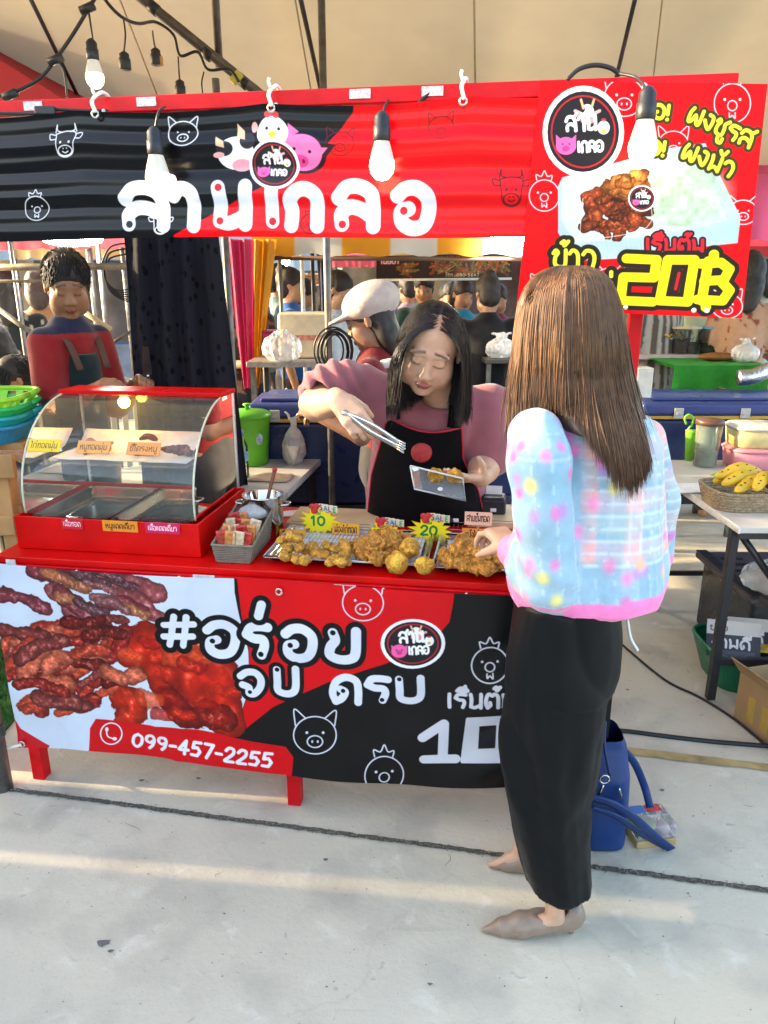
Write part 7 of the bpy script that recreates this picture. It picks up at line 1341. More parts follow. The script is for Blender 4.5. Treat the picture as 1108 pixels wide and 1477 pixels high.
bgp(22, 548, 3.75, PI - .9, 'child in pale pink top sitting at the left behind the green trays', (.55, .27, .24), (.05, .05, .08), 'bob', skin=(.42, .24, .15), h=.009, hs=.9)
bgp(704, 425, 5.2, .1, 'person all in black with hair in a bun, seen from behind in the middle', (.006, .006, .009), (.006, .006, .010), 'bun', arms='work', fat=1.1, h=.015)
bgp(612, 415, 6.3, PI - .2, 'man in dark green jacket with strap beyond the capped woman', (.012, .055, .045), (.03, .03, .04), 'short', h=.0165, sleeve=.8)
bgp(668, 425, 6.2, PI + .3, 'girl in bright blue polo shirt smiling beyond the vendor', (.02, .22, .42), (.02, .03, .05), 'bob', h=.0165)
bgp(652, 428, 6.8, PI - .5, 'girl with pale face just behind the smiling girl in blue', (.50, .30, .28), (.05, .05, .05), 'bob', h=.018)
bgp(644, 430, 7.6, PI, 'person in pink with green face mask far beyond the vendor', (.50, .25, .27), (.05, .05, .05), 'bob', h=.018, mask=(.12, .40, .33))
bgp(560, 420, 6.6, PI, 'person in grey blue shirt left of the man in green', (.13, .17, .22), (.03, .03, .04), 'short', h=.018)
bgp(588, 418, 7.2, .4, 'person in lilac shirt turned away beyond the capped woman', (.40, .30, .40), (.03, .03, .04), 'short', h=.018)
bgp(718, 432, 6.6, PI, 'girl with dark fringe behind the person in black', (.20, .03, .08), (.03, .03, .04), 'bob', h=.018)
bgp(420, 412, 5.6, -PI / 2, 'woman in royal blue shirt with white flower in her hair, side on', (.01, .10, .40), (.02, .02, .03), 'bun', h=.015, arms='down')
bgp(403, 405, 6.0, -PI / 2 + .3, 'man in grey blue shirt behind the woman in royal blue', (.11, .20, .24), (.03, .03, .04), 'short', h=.018, arms='down')
bgp(440, 425, 6.4, -PI / 2, 'woman with dark hair and light blue vest behind the royal blue shirt', (.06, .32, .55), (.02, .02, .03), 'bob', h=.018)
bgp(488, 420, 5.0, -PI / 2 - .3, 'young person in pale grey blue shirt just past the steel pole', (.36, .42, .48), (.03, .03, .05), 'bob', h=.015)
bgp(348, 415, 5.0, PI + .6, 'boy with light blue collar and patterned shirt beside the yellow tent leg', (.03, .02, .02), (.02, .02, .03), 'short', h=.015, pat=spots((.20, .10, .06), 30, .55))
bgp(343, 402, 5.8, PI, 'person with dark hair behind the boy in patterned shirt', (.10, .2, .4), (.02, .02, .03), 'short', h=.018)
bgp(12, 418, 5.2, .2, 'person in dark floral dress seen from behind at the far left', (.012, .018, .020), (.012, .018, .02), 'long', h=.015, pat=spots((.30, .28, .22), 30, .66))
bgp(55, 415, 5.6, .3, 'person in tan jacket behind the man in red', (.42, .24, .12), (.04, .03, .03), 'bob', (.05, .04, .035), h=.018, sleeve=.8)
bgp(-14, 500, 3.9, PI / 2, 'person in black and magenta at the very left edge', (.16, .006, .05), (.02, .02, .02), 'bob', h=.015)
def tie(t, hl, HM, W_, E_, zs, sh): MB().tube([(sh * .93 * math.cos(a), .135 * math.sin(a), 1.0) for a in np.linspace(0, 2 * PI, 30)], .022, 6, flat=.4).build('apron_tie', mat('black_tie', (.015, .015, .02), .8), t); MB().tube(cr([(0, -.13, 1.0), (.03, -.16, .93), (.02, -.15, .85)], 5), .012, 6, flat=.4).build('tie_end', MATS['black_tie'], t)
bgp(1082, 398, 5.0, -.35, 'woman in tan bear print shirt with apron tie, seen from behind', (.46, .27, .17), (.06, .06, .065), 'long', h=.015, pat=spots((.22, .055, .03), 42, .70, 3), fat=.92, extra=tie)
bgp(955, 400, 5.2, .5, 'person in striped shirt and green apron under the price board', (.42, .38, .34), (.30, .28, .26), 'short', h=.015, pat=stripes((.10, .08, .07), 34, 0), apron=(.01, .09, .05), skin=(.28, .15, .09))
bgp(990, 395, 5.9, .2, 'person in black and white zebra striped top behind the noodle bowl', (.60, .58, .56), (.03, .03, .03), 'bob', h=.018, pat=stripes((.02, .02, .02), 60, 2))
bgp(1012, 398, 5.7, PI - .5, 'person in pale green top behind the cups', (.40, .50, .36), (.3, .3, .3), 'bob', h=.018, sleeve=.8)
bgp(1095, 400, 5.9, .6, 'person in grey green top at the right edge', (.32, .34, .28), (.1, .1, .1), 'bob', h=.018, sleeve=.8)
# ---- stall poles and rails
def pole(name, a, b, r, label, m=None): o = MB().tube([np.zeros(3), np.array(b) - np.array(a)], r, 10).build(name, m or steel, None, loc=a); return tag(o, label, 'pole')
q = at(474, 480, 3.25); pole('steel_pole', (q[0], 3.25, 0), (q[0] - .0, 3.25, 2.7), .015, 'slim grey steel pole left of the capped woman')
q = at(328, 400, 3.05); pole('steel_pole', (q[0], 3.05, 0), (q[0], 3.05, 2.3), .014, 'grey steel pole at the edge of the black curtain')
q = gz(8, 1137); pole('steel_pole', (q[0] - .004, q[1], 0), (q[0] - .004, q[1], 2.5), .028, 'thick grey post at the left edge tied to the counter banner')
for k_ in range(5): MB().tube([(.030 * math.cos(a), .030 * math.sin(a), .20 + .008 * k_ + .003 * a / 6) for a in np.linspace(0, 2 * PI, 16)], .003, 5).build('wire_wrap', mat('green_wire', (.06, .10, .08), .6), bpy.data.objects['steel_pole.002'])
a, b = at(-60, 386, 3.5), at(195, 384, 3.5); pole('cross_rail', a, b, .016, 'horizontal steel rail behind the head of the man in red', mat('worn_rail', (.28, .23, .17), .6, .5, vary=.4)); a, b = at(-60, 405, 3.9), at(100, 406, 3.9); pole('cross_rail', a, b, .008, 'thin lower steel rail at the far left', MATS['worn_rail'])
a, b = at(-10, 440, 3.45), at(45, 480, 3.3); pole('slanted_bar', a, b, .012, 'brown bar slanting behind the shoulder of the man in red', MATS['worn_rail']); a, b = at(118, 448, 3.5), at(160, 475, 3.5); pole('slanted_bar', a, b, .012, 'wooden bar slanting down right of the man in red', woodm); a, b = at(140, 508, 3.3), at(190, 478, 3.3); pole('slanted_bar', a, b, .007, 'thin steel bar rising towards the black curtain')
for i, (px, Y) in enumerate([(25, 4.4), (148, 4.6), (300 - 118, 5.2), (405, 5.2), (437, 5.3), (452, 5.4), (1000, 6.4), (756, 5.8)]): q = at(px, 420, Y); pole('tent_pole', (q[0], Y, 0), (q[0], Y, 2.4), .014, 'thin upright tent pole number %d from the picture left in the market behind' % (i + 1) if False else ['thin upright pole at the far left of the market', 'thin upright pole right of the man in red', 'thin upright pole hidden partly by the black curtain edge', 'thin pole in front of the woman in royal blue', 'white thin pole at the back of the royal blue shirt', 'dark thin pole just past the woman in royal blue', 'thin pole beyond the cups under the price board', 'thin pole beside the price board edge'][i], [steel, steel, steel, steel, white_pl, darkm, steel, steel][i])
# loops of cable on the rail
for i in range(6):
    pts = [at(150, 384, 3.5), at(152 + i, 402 + i * 3, 3.5), at(168 + i * 2, 418 + i * 3, 3.5), at(200, 415 + i * 4, 3.5)]; cable('hanging_cable', pts, .0032, 'black cable looped between the red shirted man and the curtain')['group'] = 'looped black cables'
for i in range(3): cable('hanging_cable', [at(145 + 6 * i, 384, 3.5), at(160, 356 + 8 * i, 3.5), at(195, 350 + 7 * i, 3.5)], .004, 'black cable arching over the rail near the curtain top')['group'] = 'arching black cables'
# ---- yellow and white striped tent behind, pink leg cloths
yt = thing('striped_tent', 'orange and white striped market tent behind the vendor', 'tent', at(550, 400, 5.0) * [1, 1, 0]); yo = np.array(yt.location); yc, wc = (.62, .27, .012), (.50, .50, .48)
def stripe_fn(U, V): a, b = at(362, 330, 4.6), at(790, 330, 4.6); P = a[None] * (1 - U)[:, None] + b[None] * U[:, None]; zt, zb = at(550, 322, 4.6)[2], at(550, 368, 4.6)[2]; P[:, 2] = zb + (zt - zb) * V + .01 * np.sin(U * 40) * (1 - V); P[:, 1] += .02 * np.sin(U * 25) * (1 - V); return P - yo
mb = MB().grid(stripe_fn, 121, 8, uv=False); cc = np.array([yc if (int((i // 8) / 120 * 6.2 + .1) % 2 == 0) else wc for i in range(121 * 8)]); mb.build('valance', translucent('striped_cloth', yc, yc, .4, attr='Col'), yt, col=cc)
def roof_fn(U, V): a, b = at(362, 322, 4.6), at(790, 322, 4.6); P = a[None] * (1 - U)[:, None] + b[None] * U[:, None]; P[:, 1] += V * 2.4; P[:, 2] += np.sin(V * PI * .5) * .55; return P - yo
mb = MB().grid(roof_fn, 121, 10, uv=False); cc = np.array([yc if (int((i // 10) / 120 * 6.2 + .1) % 2 == 0) else wc for i in range(121 * 10)]); mb.build('roof', MATS['striped_cloth'], yt, col=cc)
def legcloth(x0, x1, xb0, xb1, colr, nm, Y=4.55):
    def fn(U, V): a = at(x0, 345, Y) * (1 - U)[:, None] + at(x1, 345, Y) * U[:, None]; b = at(xb0, 560, Y) * (1 - U)[:, None] + at(xb1, 560, Y) * U[:, None]; V2 = V ** .7; P = a * (1 - V2)[:, None] + b * V2[:, None]; P[:, 1] += .03 * np.sin(U * 14 + V * 3) ; return P - yo
    MB().grid(fn, 24, 20, uv=False).build('leg_cloth', translucent(nm, colr, colr, .3), yt)
legcloth(358, 398, 366, 374, yc, 'orange_cloth'); legcloth(320, 364, 352, 368, (.42, .02, .10), 'magenta_cloth', 4.5); legcloth(455, 478, 470, 477, (.05, .05, .09), 'dark_leg_cloth', 4.7)
q = at(378, 420, 4.6); MB().tube([(q[0] - yo[0], 4.6 - yo[1], 0), (q[0] - yo[0], 4.6 - yo[1], 1.8)], .018, 8).build('leg', darkm, yt); q = at(780, 420, 4.6); MB().tube([(q[0] - yo[0], 4.6 - yo[1], 0), (q[0] - yo[0], 4.6 - yo[1], 1.8)], .018, 8).build('leg', darkm, yt)
MB().tube([at(362, 372, 4.62) - yo, at(790, 374, 4.62) - yo], .014, 8).build('crossbar', mat('dark_crossbar', (.10, .05, .03), .6), yt)
# ---- brown food banner beyond
def print_menu():
    c = Cv(400, 80, '#241613', lambda a, b: (a, b), 1.); rr = np.random.default_rng(5)
    for cx, cy in ((95, 45), (185, 42), (255, 50), (310, 40), (360, 45)):
        for i in range(26): c.meat([(cx + rr.normal(0, 16), cy + rr.normal(0, 11)), (cx + rr.normal(0, 16), cy + rr.normal(0, 11))], rr.uniform(6, 12), np.array([(.75, .38, .18), (.5, .5, .2), (.8, .6, .35), (.6, .2, .1)][i % 4]) * .9, i + int(cx))
    c.text('เมษิยา', 14, 30, 13, 3, '#e9e2d8', sx=1.0, out='#8c1c24', ow=3); c.text('ยำขนมจีน', 180, 24, 14, 3.2, '#d8702a', sx=1.3); c.text('โทร. 090-5647', 205, 72, 9, 1.8, '#e0d8cc', sx=1.1); return c.image('menu_print')
mb_ = thing('food_banner', 'dark brown food banner with dishes hanging at the back of the striped tent', 'banner', at(650, 400, 5.6) * [1, 1, 0]); mo = np.array(mb_.location); a, b, c_, d_ = [at(*p, 5.6) - mo for p in ((543, 404), (738, 402), (738, 363), (543, 367))]
g = MB().add([a, b, c_, d_], [(0, 1, 2, 3)]); g.uv = {0: (0, 0), 1: (1, 0), 2: (1, 1), 3: (0, 1)}; g.build('sheet', mat('menu_vinyl', (1, 1, 1), .4, image=print_menu(), vary=.05), mb_); MB().tube([d_, c_], .012, 6).build('rod', woodm, mb_); MB().tube([a, b], .010, 6).build('rod', white_pl, mb_)
# ---- red and pink awnings left and right, far row of tents
def awning(name, p0, p1, Y, z0h, colr, label, depth=1.6, nm=None):
    a, b = at(p0[0], p0[1], Y), at(p1[0], p1[1], Y); o = (a + b) / 2 * [1, 1, 0]; t = thing(name, label, 'awning', o); m = translucent(nm or name + '_cloth', colr, colr, .35)
    MB().grid(lambda U, V: np.stack([a[0] + (b[0] - a[0]) * U - o[0], 0 * U + .03 * np.sin(U * 30) * (1 - V), a[2] + (b[2] - a[2]) * U + z0h * V - .015 * np.abs(np.sin(U * 20)) * (1 - V)], 1), 60, 6, uv=False).build('valance', m, t)
    MB().grid(lambda U, V: np.stack([a[0] + (b[0] - a[0]) * U - o[0], V * depth, a[2] + (b[2] - a[2]) * U + z0h + .45 * np.sin(V * PI / 2)], 1), 30, 8, uv=False).build('roof', m, t)
    for e in (a, b): MB().tube([(e[0] - o[0], .02, 0), (e[0] - o[0], .02, e[2] + z0h)], .016, 8).build('post', steel, t)
    return t
awning('pink_awning', (-60, 358), (190, 356), 4.9, .14, (.58, .10, .13), 'pink red awning edge above the head of the man in red'); awning('pink_awning', (1050, 345), (1300, 345), 6.6, .5, (.60, .09, .22), 'bright pink awning at the right beyond the price board', nm='magenta_awning'); awning('cream_awning', (20, 372), (190, 370), 6.6, .12, (.55, .42, .22), 'yellowish awning far behind the man in red'); awning('red_awning', (470, 384), (560, 384), 7.4, .1, (.55, .10, .14), 'small pink red awning far behind the capped woman')
awning('blue_awning', (330, 390), (470, 390), 8.4, .35, (.30, .45, .60), 'pale blue awning far beyond the yellow tent leg'); awning('red_awning', (930, 388), (1130, 390), 7.6, .22, (.42, .03, .04), 'dark red awning beyond the bear print shirt', nm='dark_red_awning')
# back row: cloth backed stalls so that the market closes off in the distance
rr = np.random.default_rng(21); cols_ = [(.45, .05, .06), (.55, .30, .05), (.20, .32, .45), (.50, .45, .38), (.12, .25, .16), (.45, .10, .20), (.52, .50, .46), (.10, .12, .2)]; names_ = ['red', 'orange', 'pale blue', 'cream', 'green', 'magenta', 'white', 'navy']
x = -9.; i = 0
while x < 9.:
    wd = rr.uniform(1.4, 2.2); Y = rr.uniform(9.0, 10.2); k_ = i % 8; t = thing('far_stall', names_[k_] + ' roofed stall in the far row, ' + ['at the left end', 'behind the dark floral dress', 'behind the man in red', 'behind the curtain', 'behind the yellow tent leg', 'behind the capped woman', 'behind the vendor', 'behind the price board', 'behind the bear print shirt', 'at the right end', 'past the right end', 'past the far right'][min(i, 11)], 'stall', (x + wd / 2, Y, 0)); m = translucent('far_cloth_%d' % k_, cols_[k_], cols_[k_], .35)
    MB().add([(-wd / 2, 0, 2.05), (wd / 2, 0, 2.05), (wd / 2, 2.2, 2.05), (-wd / 2, 2.2, 2.05), (0, 1.1, 2.95)], [(0, 1, 4), (1, 2, 4), (2, 3, 4), (3, 0, 4)]).build('roof', m, t, solid=.01); MB().grid(lambda U, V: np.stack([(U - .5) * wd, -.01 + .02 * np.sin(U * 30), 1.85 + .2 * V], 1), 30, 3, uv=False).build('valance', m, t)
    MB().grid(lambda U, V: np.stack([(U - .5) * wd, 2.1 + .04 * np.sin(U * 22), .05 + 2.0 * V], 1), 30, 3, uv=False).build('back_cloth', mat('far_back_%d' % (i % 3), [(.30, .28, .25), (.45, .42, .36), (.16, .15, .17)][i % 3], .9, vary=.3, scale=4), t); MB().box((0, .25, .45), (wd * .9, .5, .9)).build('counter', mat('far_counter_%d' % (i % 4), [(.4, .05, .05), (.5, .48, .45), (.08, .12, .2), (.42, .28, .1)][i % 4], .6, vary=.4, scale=5), t, .01)
    for sx in (-1, 1):
        for y in (0, 2.15): MB().tube([(sx * wd / 2 * .97, y, 0), (sx * wd / 2 * .97, y, 2.05)], .018, 6).build('post', steel, t)
    for q in range(5): MB().box((rr.uniform(-.4, .4) * wd, .2 + rr.uniform(-.1, .1), .9 + .08), (rr.uniform(.1, .25), .15, rr.uniform(.1, .25))).build('goods', mat('goods_%d' % rr.integers(8), cols_[rr.integers(8)], .5), t, .01)
    x += wd + rr.uniform(.0, .25); i += 1
# ---- tables and goods behind
def table(name, px0, px1, py, Y, d_, label, topm, h_=None):
    a, b = at(px0, py, Y), at(px1, py, Y); z = a[2]; o = np.array([(a[0] + b[0]) / 2, Y, 0]); w_ = b[0] - a[0]; t = thing(name, label, 'table', o); MB().box((0, d_ / 2, z - .015), (w_, d_, .03)).build('top', topm, t, .004)
    for sx in (-1, 1):
        for y in (.04, d_ - .04): MB().box((sx * (w_ / 2 - .03), y, (z - .03) / 2), (.03, .03, z - .03)).build('leg', steel, t)
    return o, z
to, tz = table('serving_table', 355, 470, 522, 4.2, .6, 'steel serving table behind the prep table with the cling film block', mat('worn_steel_top', (.36, .33, .30), .4, .5, vary=.3))
wb = thing('wrapped_stack', 'stack of cream paper boxes wrapped in film on the serving table', 'boxes', at(440, 520, 4.4) * [1, 1, 0] + [0, 0, tz]); MB().box((0, .1, .13), (.30, .25, .26)).build('stack', mat('cream_boxes', (.60, .50, .34), .5, vary=.2, scale=15), wb, .02); MB().box((0, -.027, .12), (.28, .004, .03)).build('red_print', mat('faint_red_print', (.55, .20, .14), .6, vary=.5, scale=60), wb)
crinkle_bag('produce_bag', at(408, 520, 4.25) * [1, 1, 0] + [0, 0, tz], (.11, .08, .09), bagm2, 'white plastic bag of green vegetables on the serving table', 'plastic bag', 31, .1, knot=False)
for i, (px, cl) in enumerate([(418, (.55, .05, .02)), (432, (.6, .12, .02))]): tag(MB().lathe([(.06, .0), (.065, .012), (.02, .02)], 18).build('red_plate', mat('red_plate_%d' % i, cl, .4), None, loc=at(px, 500, 4.5) * [1, 1, 0] + [0, 0, tz + .20 - .03 * i]), ['red', 'orange red'][i] + ' lid on top of the bags on the serving table', 'lid')
tag(MB().box((0, 0, .07), (.13, .12, .14)).build('magenta_box', mat('magenta_plastic', (.30, .01, .10), .4), None, .01, loc=at(397, 520, 4.6) * [1, 1, 0] + [0, 0, tz]), 'magenta plastic box at the back of the serving table', 'box'); MB().box((0, 0, .145), (.14, .13, .012)).build('lid', mat('magenta_plastic'  , (.30, .01, .10)), bpy.data.objects['magenta_box'], .004)
ccq = at(480, 505, 3.2); cc_ = thing('cable_coil', 'coil of black cable hung on the slim steel pole', 'cable', ccq)
for i in range(7): MB().tube(cr([at(480 + 3 * (i % 3) + 27 * math.cos(a) * (1 - .07 * i), 505 + 33 * math.sin(a) * (1 - .05 * i) + 2 * (i % 2), 3.19 + .008 * i) - ccq for a in np.linspace(0, 2 * PI, 14)], 4), .0042, 6).build('ring', mat('black_rubber_cable', (.014, .014, .015)), cc_)
rc = thing('red_crate', 'red plastic crate standing far behind the cable coil', 'crate', at(457, 470, 6.0) * [1, 1, 0] + [0, 0, .0]); MB().box((0, 0, .6), (.3, .3, 1.2)).build('body', mat('red_crate', (.5, .03, .03), .45, vary=.2), rc, .02); MB().box((0, -.152, .95), (.2, .004, .1)).build('label', white_pl, rc)
to2, tz2 = table('noodle_table', 905, 1008, 512, 5.0, .7, 'pinkish folding table with noodles and drinks under the price board', mat('pinkish_top', (.50, .40, .38), .4))
nb2 = thing('noodle_bowl', 'wide steel bowl heaped with yellow noodles on the pinkish table', 'bowl', at(964, 508, 5.25) * [1, 1, 0] + [0, 0, tz2]); MB().lathe([(.07, 0), (.13, .05), (.16, .10), (.162, .103)], 28).build('bowl', inox, nb2); k = MB(); rr = np.random.default_rng(3)
for i in range(60): a = rr.uniform(0, 6.28); r_ = rr.uniform(0, .14); c0 = np.array([r_ * math.cos(a), r_ * math.sin(a), .10 + .06 * (1 - (r_ / .15) ** 2)]); k.tube(cr([c0, c0 + rr.normal(0, .03, 3) * [1, 1, .3], c0 + rr.normal(0, .04, 3) * [1, 1, .3], c0 + rr.normal(0, .04, 3) * [1, 1, .3]], 4), .008, 5)
k.build('noodles', mat('yellow_noodles', (.62, .36, .04), .5), nb2)
for i, (px, m_) in enumerate([(980, (.07, .03, .02)), (995, (.03, .02, .02)), (1022, (.02, .02, .02))]):
    t = thing('drink_tub', ['clear tub of brown drink next to the noodles', 'clear tub of dark drink in the middle of three', 'big clear tub of black drink with blue rim'][i], 'drink tub', at(px, 508, 5.1) * [1, 1, 0] + [0, 0, tz2]); s_ = 1.35 if i == 2 else 1.; MB().lathe([(.05 * s_, 0), (.062 * s_, .17), (.064 * s_, .172)], 24).build('tub', thin_glass('pet_plastic'), t); MB().lathe([(.049 * s_, .004), (.055 * s_, .075), (.001, .076)], 20).build('drink', mat('drink_%d' % i, m_, .2), t); MB().lathe([(.064 * s_, .165), (.067 * s_, .18)], 24, caps=False).build('rim', mat('rim_%d' % i, [(.6, .5, .35), (.6, .55, .45), (.1, .35, .55)][i], .4), t)
gt, gtz = table('green_cloth_table', 985, 1095, 528, 4.55, .6, 'table under a bright green cloth beyond the long cool box', mat('green_cloth_top', (.02, .22, .02), .9)); 
cl_ = MB().grid(lambda U, V: np.stack([(U - .5) * .58, -.015 - .01 * np.sin(U * 20) * (1 - V) - .0 * U, gtz + .006 - .16 * (1 - V) * (1 + .15 * np.sin(U * 9))], 1), 40, 6, uv=False); cl_.grid(lambda U, V: np.stack([(U - .5) * .58, -.015 + V * .6, gtz + .006 + .004 * np.sin(U * 30) * np.sin(V * 20)], 1), 40, 20, uv=False); tag(cl_.build('green_cloth', mat('green_felt', (.025, .24, .02), .95, vary=.15, bump=.4), None, loc=gt), 'bright green cloth draped over the table beyond the cool box', 'cloth')
tag(MB().ball((0, 0, .025), (.13, .06, .028), 18, 8).build('bread_roll', mat('brown_crust', (.22, .08, .02), .5, vary=.4, scale=20), None, loc=at(1035, 524, 4.8) * [1, 1, 0] + [0, 0, gtz + .008]), 'long brown grilled roll lying on the green cloth', 'food'); crinkle_bag('food_bag', at(1072, 526, 4.75) * [1, 1, 0] + [0, 0, gtz + .008], (.09, .07, .06), bagm2, 'knotted white bag of food on the green cloth', 'plastic bag', 41, .4)
tag(MB().tube(cr([at(1065, 545, 4.3), at(1085, 543, 4.3), at(1105, 535, 4.35), at(1140, 520, 4.5)], 8), .045, 14).build('foil_duct', mat('foil', (.55, .55, .55), .25, 1., bump=.5, bscale=60)), 'silver foil duct lying at the right edge behind the cool box', 'duct')
tag(MB().box((0, 0, .07), (.09, .09, .16)).build('clear_caddy', thin_glass('milky_caddy', (.9, .92, .92), .5, .1, (.75, .78, .78)), None, .01, loc=at(925, 560, 4.0) * [1, 1, 0] + [0, 0, 1.01]), 'milky clear plastic caddy on the cool box beside the red post', 'caddy')
mo2, mz2 = table('snack_table', 700, 775, 518, 4.9, .5, 'small dark table with snack bag beside the person in black', mat('dark_top', (.05, .045, .04), .5)); crinkle_bag('snack_bag', at(722, 516, 5.0) * [1, 1, 0] + [0, 0, mz2], (.10, .07, .07), bagm2, 'pale yellow snack bag on the small dark table', 'plastic bag', 51, .3); tag(MB().lathe([(.02, 0), (.022, .12), (.001, .122)], 12).build('blue_cup', mat('blue_cup', (.03, .14, .42), .4), None, loc=at(708, 516, 5.15) * [1, 1, 0] + [0, 0, mz2]), 'small blue cup behind the snack bag', 'cup')
# bottle in the vendor's row: dome lid cup
dc = thing('dome_cup', 'clear dome lidded cup of dark drink left of the vendor elbow', 'cup', at(480, 560, 3.35) * [1, 1, 0] + [0, 0, 1.02]); MB().lathe([(.035, 0), (.045, .09)], 20).build('cup', thin_glass('pet_plastic'), dc); MB().lathe([(.034, .002), (.042, .07), (.001, .071)], 18).build('drink', mat('brown_drink', (.06, .025, .012), .3), dc); MB().lathe([(.046, .09), (.044, .105), (.028, .125), (.012, .13)], 20).build('dome', thin_glass('pet_plastic'), dc)
# ---- plastic chairs and the wooden rack at the left
def chair(loc, rz, label):
    t = thing('plastic_chair', label, 'chair', loc, rz, None); m = mat('cream_plastic', (.62, .58, .48), .4); MB().box((0, 0, .43), (.42, .42, .03)).build('seat', m, t, .012)
    for x in (-.18, .18):
        for y in (-.18, .18): MB().tube([(x * 1.1, y * 1.1, 0), (x, y, .42)], .022, 8).build('leg', m, t)
    arc = [(.21 * math.cos(a), -.19 - .05 * math.sin(a), .46 + .40 * math.sin(a)) for a in np.linspace(0, PI, 18)]; MB().tube(arc, .020, 8).build('back_frame', m, t)
    for x in (-.13, -.078, -.026, .026, .078, .13): MB().box((x, -.225, .62), (.026, .012, .42 * math.sqrt(max(.1, 1 - (x / .21) ** 2)) * .9)).build('back_slat', m, t, .003)
    return t
q = at(178, 545, 3.35); chair((q[0], q[1] - .1, .30), PI + .35, 'cream plastic chair with slatted back right of the man in red'); q = at(8, 515, 4.1); chair((q[0], q[1] + .3, .25), PI - .2, 'cream plastic chair with slatted back at the left edge')
for i, (px, Y, s_) in enumerate([(178, 3.25, .30), (8, 4.4, .25)]): q = at(px, 545, Y); tag(MB().box((0, 0, s_ / 2 - .002), (.55, .55, s_)).build('wooden_platform', woodm, None, .006, loc=(q[0], Y, 0)), ['low wooden platform under the chair right of the man in red', 'low wooden platform under the chair at the left edge'][i], 'platform')
wr = thing('wooden_rack', 'bare wooden plank rack at the left edge beside the display case', 'rack', (-1.53, 2.62, 0)); wr.scale = (1, 1, 1.2); pine = mat('pine_wood', (.52, .31, .12), .6, vary=.3, scale=9, bump=.15)
for c_, d_ in [((.20, -.10, .40), (.05, .07, .80)), ((.20, .30, .40), (.05, .07, .80)), ((-.25, -.10, .40), (.05, .07, .80)), ((-.25, .30, .40), (.05, .07, .80)), ((-.02, -.142, .82), (.56, .025, .07)), ((-.02, .30, .825), (.56, .03, .07)), ((-.02, -.14, .64), (.50, .022, .06)), ((-.02, -.14, .40), (.50, .022, .07)), ((.228, .1, .66), (.02, .40, .06)), ((.228, .1, .42), (.02, .40, .06))]: MB().box(c_, d_).build('plank', pine, wr, .004)
for k_ in range(5): MB().box((-.02, -.06 + .085 * k_, .868), (.58, .075, .02)).build('plank', pine, wr, .003)
for k_, (cl, nm) in enumerate([((.02, .22, .42), 'blue'), ((.01, .35, .38), 'turquoise'), ((.02, .45, .12), 'green'), ((.28, .62, .03), 'lime green')]):
    t = thing('plastic_tray', nm + ' plastic basket tray, ' + ['lowest', 'second', 'third', 'topmost'][k_] + ' of the stack on the wooden rack', 'tray', (-1.50, 2.62, 1.056 + .032 * k_), .1); slat_bin(t, .46, .36, .055, mat('tray_' + nm.replace(' ', '_'), cl, .35), .9, 44, 2 if k_ == 3 else 0)
tm = thing('turf_mat', 'artificial green turf mat on the ground left of the stall', 'mat', (-2.2, 2.9, 0)); MB().box((0, 0, .006), (1.6, 1.5, .012)).build('backing', mat('turf_base', (.02, .09, .015), .95), tm); k = MB(); rr = np.random.default_rng(9); n = 9000; P = np.stack([rr.uniform(-.2, .79, n), rr.uniform(-.74, .74, n), np.full(n, .012)], 1)
d_ = rr.normal(0, .006, (n, 3)); w_ = rr.normal(0, 1, (n, 3)) * .0022; w_[:, 2] = 0; V = np.stack([P - w_, P + w_, P + d_ * [1, 1, 0] + [0, 0, .028]], 1).reshape(-1, 3); gg = obj('blades', npmesh('blades', V, np.arange(3 * n).reshape(-1, 3), False), mat('turf_blade', (.03, .16, .02), .8, vary=.4, scale=30), tm); gg['kind'] = 'stuff'

# ---- two more printed banners in the far row
def far_banner(p0, p1, Y, im, label, m_):
    a, b, c_, d_ = [at(*p, Y) for p in ((p0[0], p1[1]), p1, (p1[0], p0[1]), p0)]; o = (a + b) / 2 * [1, 1, 0]; t = thing('printed_banner', label, 'banner', o); g = MB().add([a - o, b - o, c_ - o, d_ - o], [(0, 1, 2, 3)]); g.uv = {0: (0, 0), 1: (1, 0), 2: (1, 1), 3: (0, 1)}; g.build('sheet', mat(m_, (1, 1, 1), .5, image=im, vary=.05), t); MB().tube([d_ - o, c_ - o], .012, 6).build('rod', steel, t)
    for q in (a, b): MB().tube([(q[0] - o[0], .02, 0), (q[0] - o[0], .02, d_[2])], .014, 6).build('post', steel, t)
c = Cv(260, 90, '#5c0a10', lambda a, b: (a, b), 1.); c.crumb(60, 45, 40, 30, 3, base=(.7, .3, .25)); c.text('ลูกชิ้น', 110, 45, 26, 5, '#e8e2dc', out='#2a0608', ow=3); c.text('ทอด', 130, 84, 26, 6, '#e8941e', out='#2a0608', ow=3); far_banner((1040, 372), (1175, 440), 6.2, c.image('meatball_print'), 'dark red printed banner with meatballs at the right edge', 'meatball_vinyl')
c = Cv(300, 60, '#d9d2cc', lambda a, b: (a, b), 1.); c.text('ของทอด', 14, 42, 26, 5, '#a51c22'); c.crumb(210, 32, 26, 18, 8, base=(.7, .25, .15)); c.crumb(265, 32, 20, 16, 9, base=(.75, .5, .2)); far_banner((336, 392), (462, 412), 7.4, c.image('fried_print'), 'white banner with red lettering far beyond the yellow tent leg', 'fried_vinyl')
